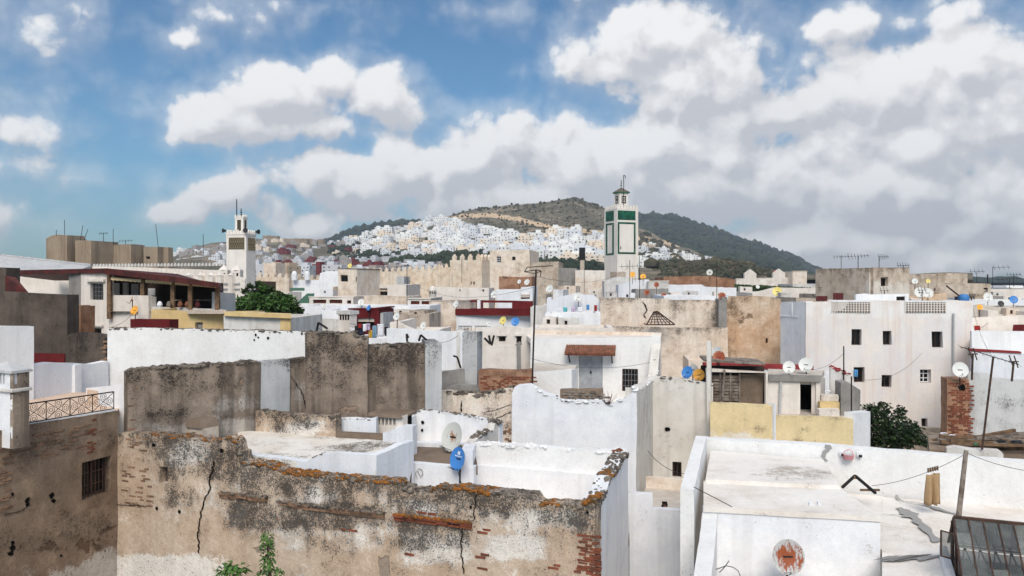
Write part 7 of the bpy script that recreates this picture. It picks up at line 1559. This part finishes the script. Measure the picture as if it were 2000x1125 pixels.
# cables
for (a, b, k, lb) in ((P(1265,880,27), P(1360,925,19.5), .25, 'thin cable sagging across the alley'), (P(1355,951,15.0), P(1430,990,14.6), -.0, 'cable lying over the edge of the white roof block'), (P(1036,700,31), P(1290,703,31.6), .35, 'thin wire strung across the door house wall')):
    o = MB().path(sag(a, b, k), .008, 4).build('cable', M['cable']); tag(o, lb, 'cable')
o = MB().path([P(x,y,13.9) for x,y in ((1383,1115),(1402,1111),(1418,1105),(1432,1108),(1442,1115),(1446,1126))], .008, 4).build('cable', M['cable']); tag(o, 'loose wire lying at the foot of the white block', 'cable'); o = MB().path([P(x,y,13.8) for x,y in ((1405,1118),(1415,1108),(1424,1095))], .008, 4).build('cable', M['cable']); tag(o, 'short upright wire end before the white block', 'cable')
o = MB().path([P(x,y,19.2) for x,y in ((815,935),(811,925),(818,915),(824,918),(826,926),(821,932),(816,920))], .006, 4).build('cable', M['cable']); tag(o, 'small coil of cable on the white terrace wall', 'cable')
for i, x in enumerate((1583, 1600)):
    p = P(x, 984-i, 14.62); o = MB().box(p.x-.035, p.y-.03, p.z-.03, p.x+.035, p.y+.03, p.z+.03).build('socket_box', M['white']); tag(o, ['left of two tiny sockets on the edge of the white block', 'right of two tiny sockets on the edge of the white block'][i], 'socket')
# tank, pots, clutter
t = thing('water_tank', 'small blue drum on the roof right of the pierced screen', 'drum', tuple(P(1882,585,55))); p = P(1882,582,55); MB().lathe([(.12,-.3),(.34,-.28),(.36,-.05),(.36,.12),(.25,.25),(.05,.28)], 12, p).build('drum', M['blue_plastic'], t, smooth=40); MB().bar(P(1848,558,55), P(1876,580,55), .06, 5).build('pipe', M['rustiron'], t)
for (x,y,w,h,d,mt,lb) in [(1955,862,22,12,24.5,'black_plastic','black plastic sheet bundle at the right edge'),(1985,864,34,10,24.3,'black_plastic','black bags beside the grey wall at the right edge'),(1905,868,12,10,23.6,'greenroof','green crate on the rubble roof'),(1843,846,18,4,26.5,'cl_white','white plastic sheet on the rubble roof'),(1860,850,16,5,26.0,'cl_white','crumpled pale sacks on the rubble roof'),(1463,705,20,8,32.8,'crust','dark heap of scrap on the red roof edge'),(1450,710,18,5,32.6,'iron','black scrap left on the red roof edge'),(1480,709,20,4,32.6,'iron','black bars right on the red roof edge'),(1378,518,10,5,90,'black_plastic','black box on the long brick roof wall'),(1785,832,22,6,38,'blue_plastic','blue tarpaulin at the foot of the tall white house'),(1617,764,14,8,29,'cl_white','folded white tarpaulin above the yellow house steps')]:
    c = P(x, y, d); rr = random.Random(x); vs = []; W_, Hh = w/F*d/2, h/F*d/2
    bm = bmesh.new(); bmesh.ops.create_icosphere(bm, subdivisions=2, radius=1)
    for v in bm.verts: k = .75+.5*mn.noise(v.co*1.7+Vector((x,0,0))); v.co = Vector((v.co.x*W_*k, v.co.y*W_*.6*k, max(v.co.z, -.6)*Hh*k))+c
    bm.verts.index_update(); o = mesh_obj('bundle', [v.co for v in bm.verts], [tuple(v.index for v in f.verts) for f in bm.faces], M[mt]); bm.free(); tag(o, lb, 'bundle')
# ------------------------------------------------------------------ trees and plants
def crown(parent, lumps, n, size, mat, seed, asp=.5, name='crown', droop=.0):
    rr = random.Random(seed); vs = []; fs = []; tot = sum(l[1]**2 for l in lumps)
    for (c, r) in lumps:
        for i in range(int(n*r*r/tot)):
            u = Vector((rr.gauss(0,1), rr.gauss(0,1), rr.gauss(0,1))).normalized(); rad = r*(rr.random()**.45)*(1+.25*mn.noise(u*2+c)); p = c+Vector((u.x, u.y, u.z*.85))*rad
            a = Vector((u.x+rr.uniform(-.8,.8), u.y+rr.uniform(-.8,.8), u.z*.5+rr.uniform(-.7,.6)-droop)).normalized(); b = a.cross(Vector((rr.uniform(-1,1), rr.uniform(-1,1), rr.uniform(-1,1)))).normalized(); s = size*rr.uniform(.6, 1.3); k = len(vs)
            vs += [p-a*s, p+b*s*asp, p+a*s, p-b*s*asp]; fs.append((k, k+1, k+2, k+3))
    return mesh_obj(name, vs, fs, mat, parent)
def limbs(parent, paths, mat):
    m = MB()
    for pts, r0, r1 in paths:
        for i, (a, b) in enumerate(zip(pts[:-1], pts[1:])): k = len(pts)-1; m.bar(a, b, r0+(r1-r0)*i/k, 7, r0+(r1-r0)*(i+1)/k)
    return m.build('trunk', mat, parent, smooth=50)
tr = thing('orange_tree', 'dark green leafy orange tree beside the yellow house', 'tree', (*Q(1748,30),0)); g = lambda x, y, d=30: P(x, y, d)
limbs(tr, [([V3(Q(1748,30),0), g(1746,900), g(1745,860)], .16, .1)]+[([g(1745,862), g((1745+x)/2+3,(860+y)/2), g(x,y,30+dz)], .07, .02) for x,y,dz in ((1700,795,.3),(1722,790,-.3),(1755,805,.2),(1775,825,-.2),(1800,850,0),(1720,835,-.6),(1760,840,-.6))], M['bark'])
crown(tr, [(g(1701,797),.24),(g(1699,812),.3),(g(1697,830),.38),(g(1722,792),.2),(g(1723,804),.28),(g(1727,822,29.7),.42),(g(1745,848,29.4),.62),(g(1757,800),.18),(g(1756,814),.26),(g(1765,803),.14),(g(1770,832),.36),(g(1718,850,29.6),.52),(g(1780,852,29.5),.42),(g(1800,860),.3),(g(1790,838),.2),(g(1786,828),.14),(g(1700,862,30),.42),(g(1690,812),.14),(g(1740,866,29.3),.62),(g(1765,860,29.3),.5),(g(1808,866),.2)], 3600, .085, M['leaf_d'], 4); crown(tr, [(g(702,0) if False else P(1702,796,29.8),.38),(P(1724,794,29.7),.4),(P(1757,812,29.6),.4),(P(1740,838,29.1),.6),(P(1785,850,29.2),.4)], 150, .08, M['leaf'], 14)
tr = thing('garden_tree', 'broad green tree growing between the cafe and the white houses', 'tree', (*Q(515,52),0)); g = lambda x, y, d=52: P(x, y, d)
limbs(tr, [([V3(Q(515,52),0), g(515,640), g(516,610)], .3, .2)]+[([g(516,612), g((516+x)/2,(612+y)/2-3), g(x,y,52+dz)], .12, .03) for x,y,dz in ((470,590,.5),(490,570,-.5),(515,555,.3),(545,575,-.3),(570,590,.5),(500,595,-1),(540,600,-1))], M['bark'])
crown(tr, [(g(488,560),.25),(g(455,598),.3),(g(560,580),.3),(g(498,575),.4),(g(588,606),.25),(g(472,600),0.70),(g(462,612),0.49),(g(490,585),0.61),(g(500,603,51.5),0.82),(g(520,590,51.6),0.74),(g(535,605,51.5),0.74),(g(553,594),0.66),(g(568,600),0.57),(g(578,612),0.41),(g(545,578),0.41),(g(515,570),0.45),(g(505,556),0.29),(g(530,565),0.25),(g(480,568),0.25),(g(596,622),0.29),(g(520,615,51.5),0.82),(g(575,622),0.49)], 5200, .15, M['leaf'], 5); crown(tr, [(P(472,594,51.5),.7),(P(500,590,51),.8),(P(535,592,51),.8),(P(562,592,51.4),.7),(P(515,562,51.6),.4)], 900, .14, M['leaf2'], 15)
o = H('reddish brown wooden hut behind the garden tree', 499, 540, 62, [(499,550),(540,550)], 'claytile', 3, 4, th=.15, name='wooden_hut', cat='hut') if False else None
tr = thing('brown_screen', 'dark brown wooden screen behind the garden tree', 'screen', (*Q(519,60),0)); MB().prism([P(500,590,60), P(539,590,60), P(539,550,60), P(500,549,60)], [P(500,590,60.3), P(539,590,60.3), P(539,550,60.3), P(500,549,60.3)]).build('board', M['darkwood'], tr)
tr = thing('sapling', 'slender sapling with glossy leaves in front of the stained wall', 'sapling', (*Q(527,14.2),0)); g = lambda x, y, d=14.2: P(x, y, d)
limbs(tr, [([V3(Q(527,14.2),0), g(528,1130), g(524,1100), g(522,1050)], .05, .012), ([g(527,1128), g(515,1118)], .012, .006), ([g(527,1130), g(543,1122)], .012, .006)], M['bark'])
def leaves(parent, spots, n, L, mat, seed):
    rr = random.Random(seed); vs = []; fs = []
    for (c, r) in spots:
        for i in range(n):
            a = rr.uniform(0, 2*pi); p = c+Vector((cos(a), sin(a), 0))*r*rr.uniform(.1,.7)+Vector((0,0,rr.uniform(-r,r)*.8)); dv = Vector((cos(a), sin(a), rr.uniform(-.7,.5))).normalized(); sd = Vector((-sin(a), cos(a), rr.uniform(-.2,.2)))*.26*L; l = L*rr.uniform(.7,1.25); k = len(vs)
            mid = p+dv*l*.5+Vector((0,0,.02)); tip = p+dv*l+Vector((0,0,-.25*l)); vs += [p, mid-sd, mid+sd, tip]; fs += [(k, k+1, k+2), (k+1, k+3, k+2)]
    return mesh_obj('leaves', vs, fs, mat, parent)
leaves(tr, [(g(521,1050),.07),(g(521,1060),.1),(g(524,1070),.11),(g(520,1080),.11),(g(526,1090),.1),(g(522,1100),.09),(g(525,1108),.07),(g(515,1118),.06),(g(543,1118),.06)], 26, .11, M['leaf2'], 6)
tr = thing('shrub', 'top of a leafy green shrub at the bottom edge', 'shrub', (*Q(455,13.9),0)); g = lambda x, y, d=13.9: P(x, y, d)
limbs(tr, [([V3(Q(455,13.9),0), g(456,1150), g(455,1112)], .04, .012), ([g(455,1130), g(440,1115)], .01, .006), ([g(455,1130), g(474,1112)], .01, .006)], M['bark']); leaves(tr, [(g(455,1108),.08),(g(440,1114),.08),(g(470,1113),.08),(g(455,1118),.1)], 24, .16, M['leaf2'], 7)
tr = thing('weed', 'dry weed growing on the broken parapet of the door house', 'weed', tuple(P(1190,790,24.1))); m = MB()
for i in range(14): a = P(1190,789,24.05); m.bar(a, a+Vector((R.uniform(-.25,.25), R.uniform(-.1,.1), R.uniform(.1,.45))), .008, 4, .003)
m.build('stems', M['cl_maroon'], tr)
# ------------------------------------------------------------------ child behind the low wall
def skin_body(name, joints, edges, mat, parent, root=0):
    me = bpy.data.meshes.new(name); off = Vector(parent.location)
    me.from_pydata([tuple(Vector(j[:3])-off) for j in joints], edges, []); o = bpy.data.objects.new(name, me); COL.objects.link(o); o.parent = parent
    s = o.modifiers.new('skin', 'SKIN'); lay = me.skin_vertices[0].data if me.skin_vertices else None
    if lay is None: bpy.context.view_layer.objects.active = o; lay = o.data.skin_vertices[0].data
    for i, j in enumerate(joints): lay[i].radius = (j[3], j[3]); lay[i].use_root = (i == root)
    o.modifiers.new('sub', 'SUBSURF').levels = 2; o.modifiers['sub'].render_levels = 2
    me.materials.append(mat); return o
pc_ = Q(1298, 20.6); fz_ = 5.42; hh = ZZ(983, 20.6)-fz_; S = hh/1.0
ch_ = thing('person', 'small child with dark hair and red top peering over the low alley wall', 'person', (pc_.x, pc_.y, fz_))
def J(x, y, z, r): return (pc_.x+x*S, pc_.y+y*S, fz_+z*S, r*S)
jt = [J(0,0,.42,.085), J(0,0,.55,.085), J(0,-.01,.68,.085), J(0,-.01,.75,.04), J(0,-.03,.80,.07), J(0,-.03,.90,.085), J(0,-.03,.96,.06), J(-.1,0,.69,.04), J(-.14,-.03,.56,.032), J(-.12,-.10,.45,.028), J(.1,0,.69,.04), J(.14,-.03,.56,.032), J(.12,-.10,.45,.028), J(-.055,0,.38,.06), J(-.06,-.01,.21,.045), J(-.06,.01,.03,.032), J(-.06,-.07,.02,.025), J(.055,0,.38,.06), J(.06,-.01,.21,.045), J(.06,.01,.03,.032), J(.06,-.07,.02,.025)]
skin_body('body', jt, [(0,1),(1,2),(2,3),(3,4),(4,5),(5,6),(2,7),(7,8),(8,9),(2,10),(10,11),(11,12),(0,13),(13,14),(14,15),(15,16),(0,17),(17,18),(18,19),(19,20)], M['skin'], ch_)
js = [J(0,0,.36,.11), J(0,0,.52,.10), J(0,-.01,.66,.098), J(0,-.01,.72,.06), J(-.11,0,.68,.05), J(-.145,-.03,.57,.042), J(.11,0,.68,.05), J(.145,-.03,.57,.042)]
skin_body('shirt', js, [(0,1),(1,2),(2,3),(2,4),(4,5),(2,6),(6,7)], M['shirt'], ch_)
jp = [J(0,0,.40,.1), J(-.055,0,.36,.07), J(-.06,-.01,.2,.056), J(-.06,.01,.07,.045), J(.055,0,.36,.07), J(.06,-.01,.2,.056), J(.06,.01,.07,.045)]
skin_body('trousers', jp, [(0,1),(1,2),(2,3),(0,4),(4,5),(5,6)], M['trousers_d'], ch_)
jh = [J(0,.0,.93,.092), J(0,-.02,.965,.085), J(0,.035,.87,.075)]; skin_body('hair', jh, [(0,1),(0,2)], M['hair'], ch_)
fc = MB()
for sx in (-1, 1): fc.lathe([(.001,-.012*S),(.012*S,0),(.001,.012*S)], 6, (pc_.x+sx*.034*S, pc_.y-.108*S, fz_+.885*S))
fc.build('eyes', M['hair'], ch_); n_ = MB(); n_.bar((pc_.x, pc_.y-.108*S, fz_+.875*S), (pc_.x, pc_.y-.13*S, fz_+.855*S), .008*S, 5, .016*S); n_.build('nose', M['skin'], ch_); n_ = MB(); n_.box(pc_.x-.025*S, pc_.y-.11*S, fz_+.825*S, pc_.x+.025*S, pc_.y-.098*S, fz_+.835*S); n_.build('mouth', M['shirt'], ch_)

# wires strung over the roofs and lighter young leaves in the trees
for (a, b, k, lb) in ((P(1047,540,27), P(1230,520,60), .6, 'long wire from the tall black mast to the minaret mast'), (P(1047,560,27), P(795,545,60), .8, 'long wire from the tall black mast towards the ramparts'), (P(1648,690,30), P(1574,722,30.5), .2, 'wire from the dark post to the dishes above the doorway'), (P(1940,700,24), P(1898,590,48), .4, 'wire from the rusty mast to the tall white house'), (P(1663,740,27.5), P(1800,690,43), .5, 'wire from the steps to the tall white house'), (P(262,610,39.5), P(213,640,41.5), .15, 'cable hanging from the orange dish on the cafe wall'), (P(893,915,18.7), P(905,960,18.9), 0, 'cable hanging from the blue foreground dish'), (P(835,665,24.4), P(895,655,27.5), .15, 'cable from the streaked wall to the grey pier'), (P(1404,712,29.5), P(1342,735,30.5), .12, 'cable between rusty and blue dish by the yellow house'), (P(690,640,41), P(620,640,33), .3, 'wire from the laundry line to the brown wall'), (P(1861,640,43), P(1940,620,50), .5, 'wire from the drain pipe to the right-hand roofs')):
    o = MB().path(sag(a, b, k), max(.007, min(a.y, b.y)*.00022), 4).build('cable', M['cable']); tag(o, lb, 'cable')
# ------------------------------------------------------------------ air: thin even haze round the whole place
hz_m = bpy.data.materials.new('haze'); hz_m.use_nodes = True; t_ = hz_m.node_tree; t_.nodes.clear()
pv = t_.nodes.new('ShaderNodeVolumePrincipled'); oo = t_.nodes.new('ShaderNodeOutputMaterial'); t_.links.new(pv.outputs[0], oo.inputs['Volume'])
pv.inputs['Color'].default_value = (.80, .88, 1.0, 1); pv.inputs['Density'].default_value = .00017; pv.inputs['Anisotropy'].default_value = .2
hb_ = MB().box(-3000, -300, -40, 3000, 3900, 330).build('haze', hz_m); hb_['kind'] = 'stuff'; hb_['label'] = 'thin pale haze over the town and hills'; hb_['category'] = 'haze'
# fine multi-piece ironwork and lattice that cannot be picked apart at this size
for o_ in bpy.data.objects:
    if o_.name.split('.')[0] in ('elements', 'lattice', 'truss', 'panel', 'battlement', 'grille', 'emblem', 'lettering', 'foliage', 'crown', 'leaves', 'stems', 'eyes'): o_['kind'] = 'stuff'
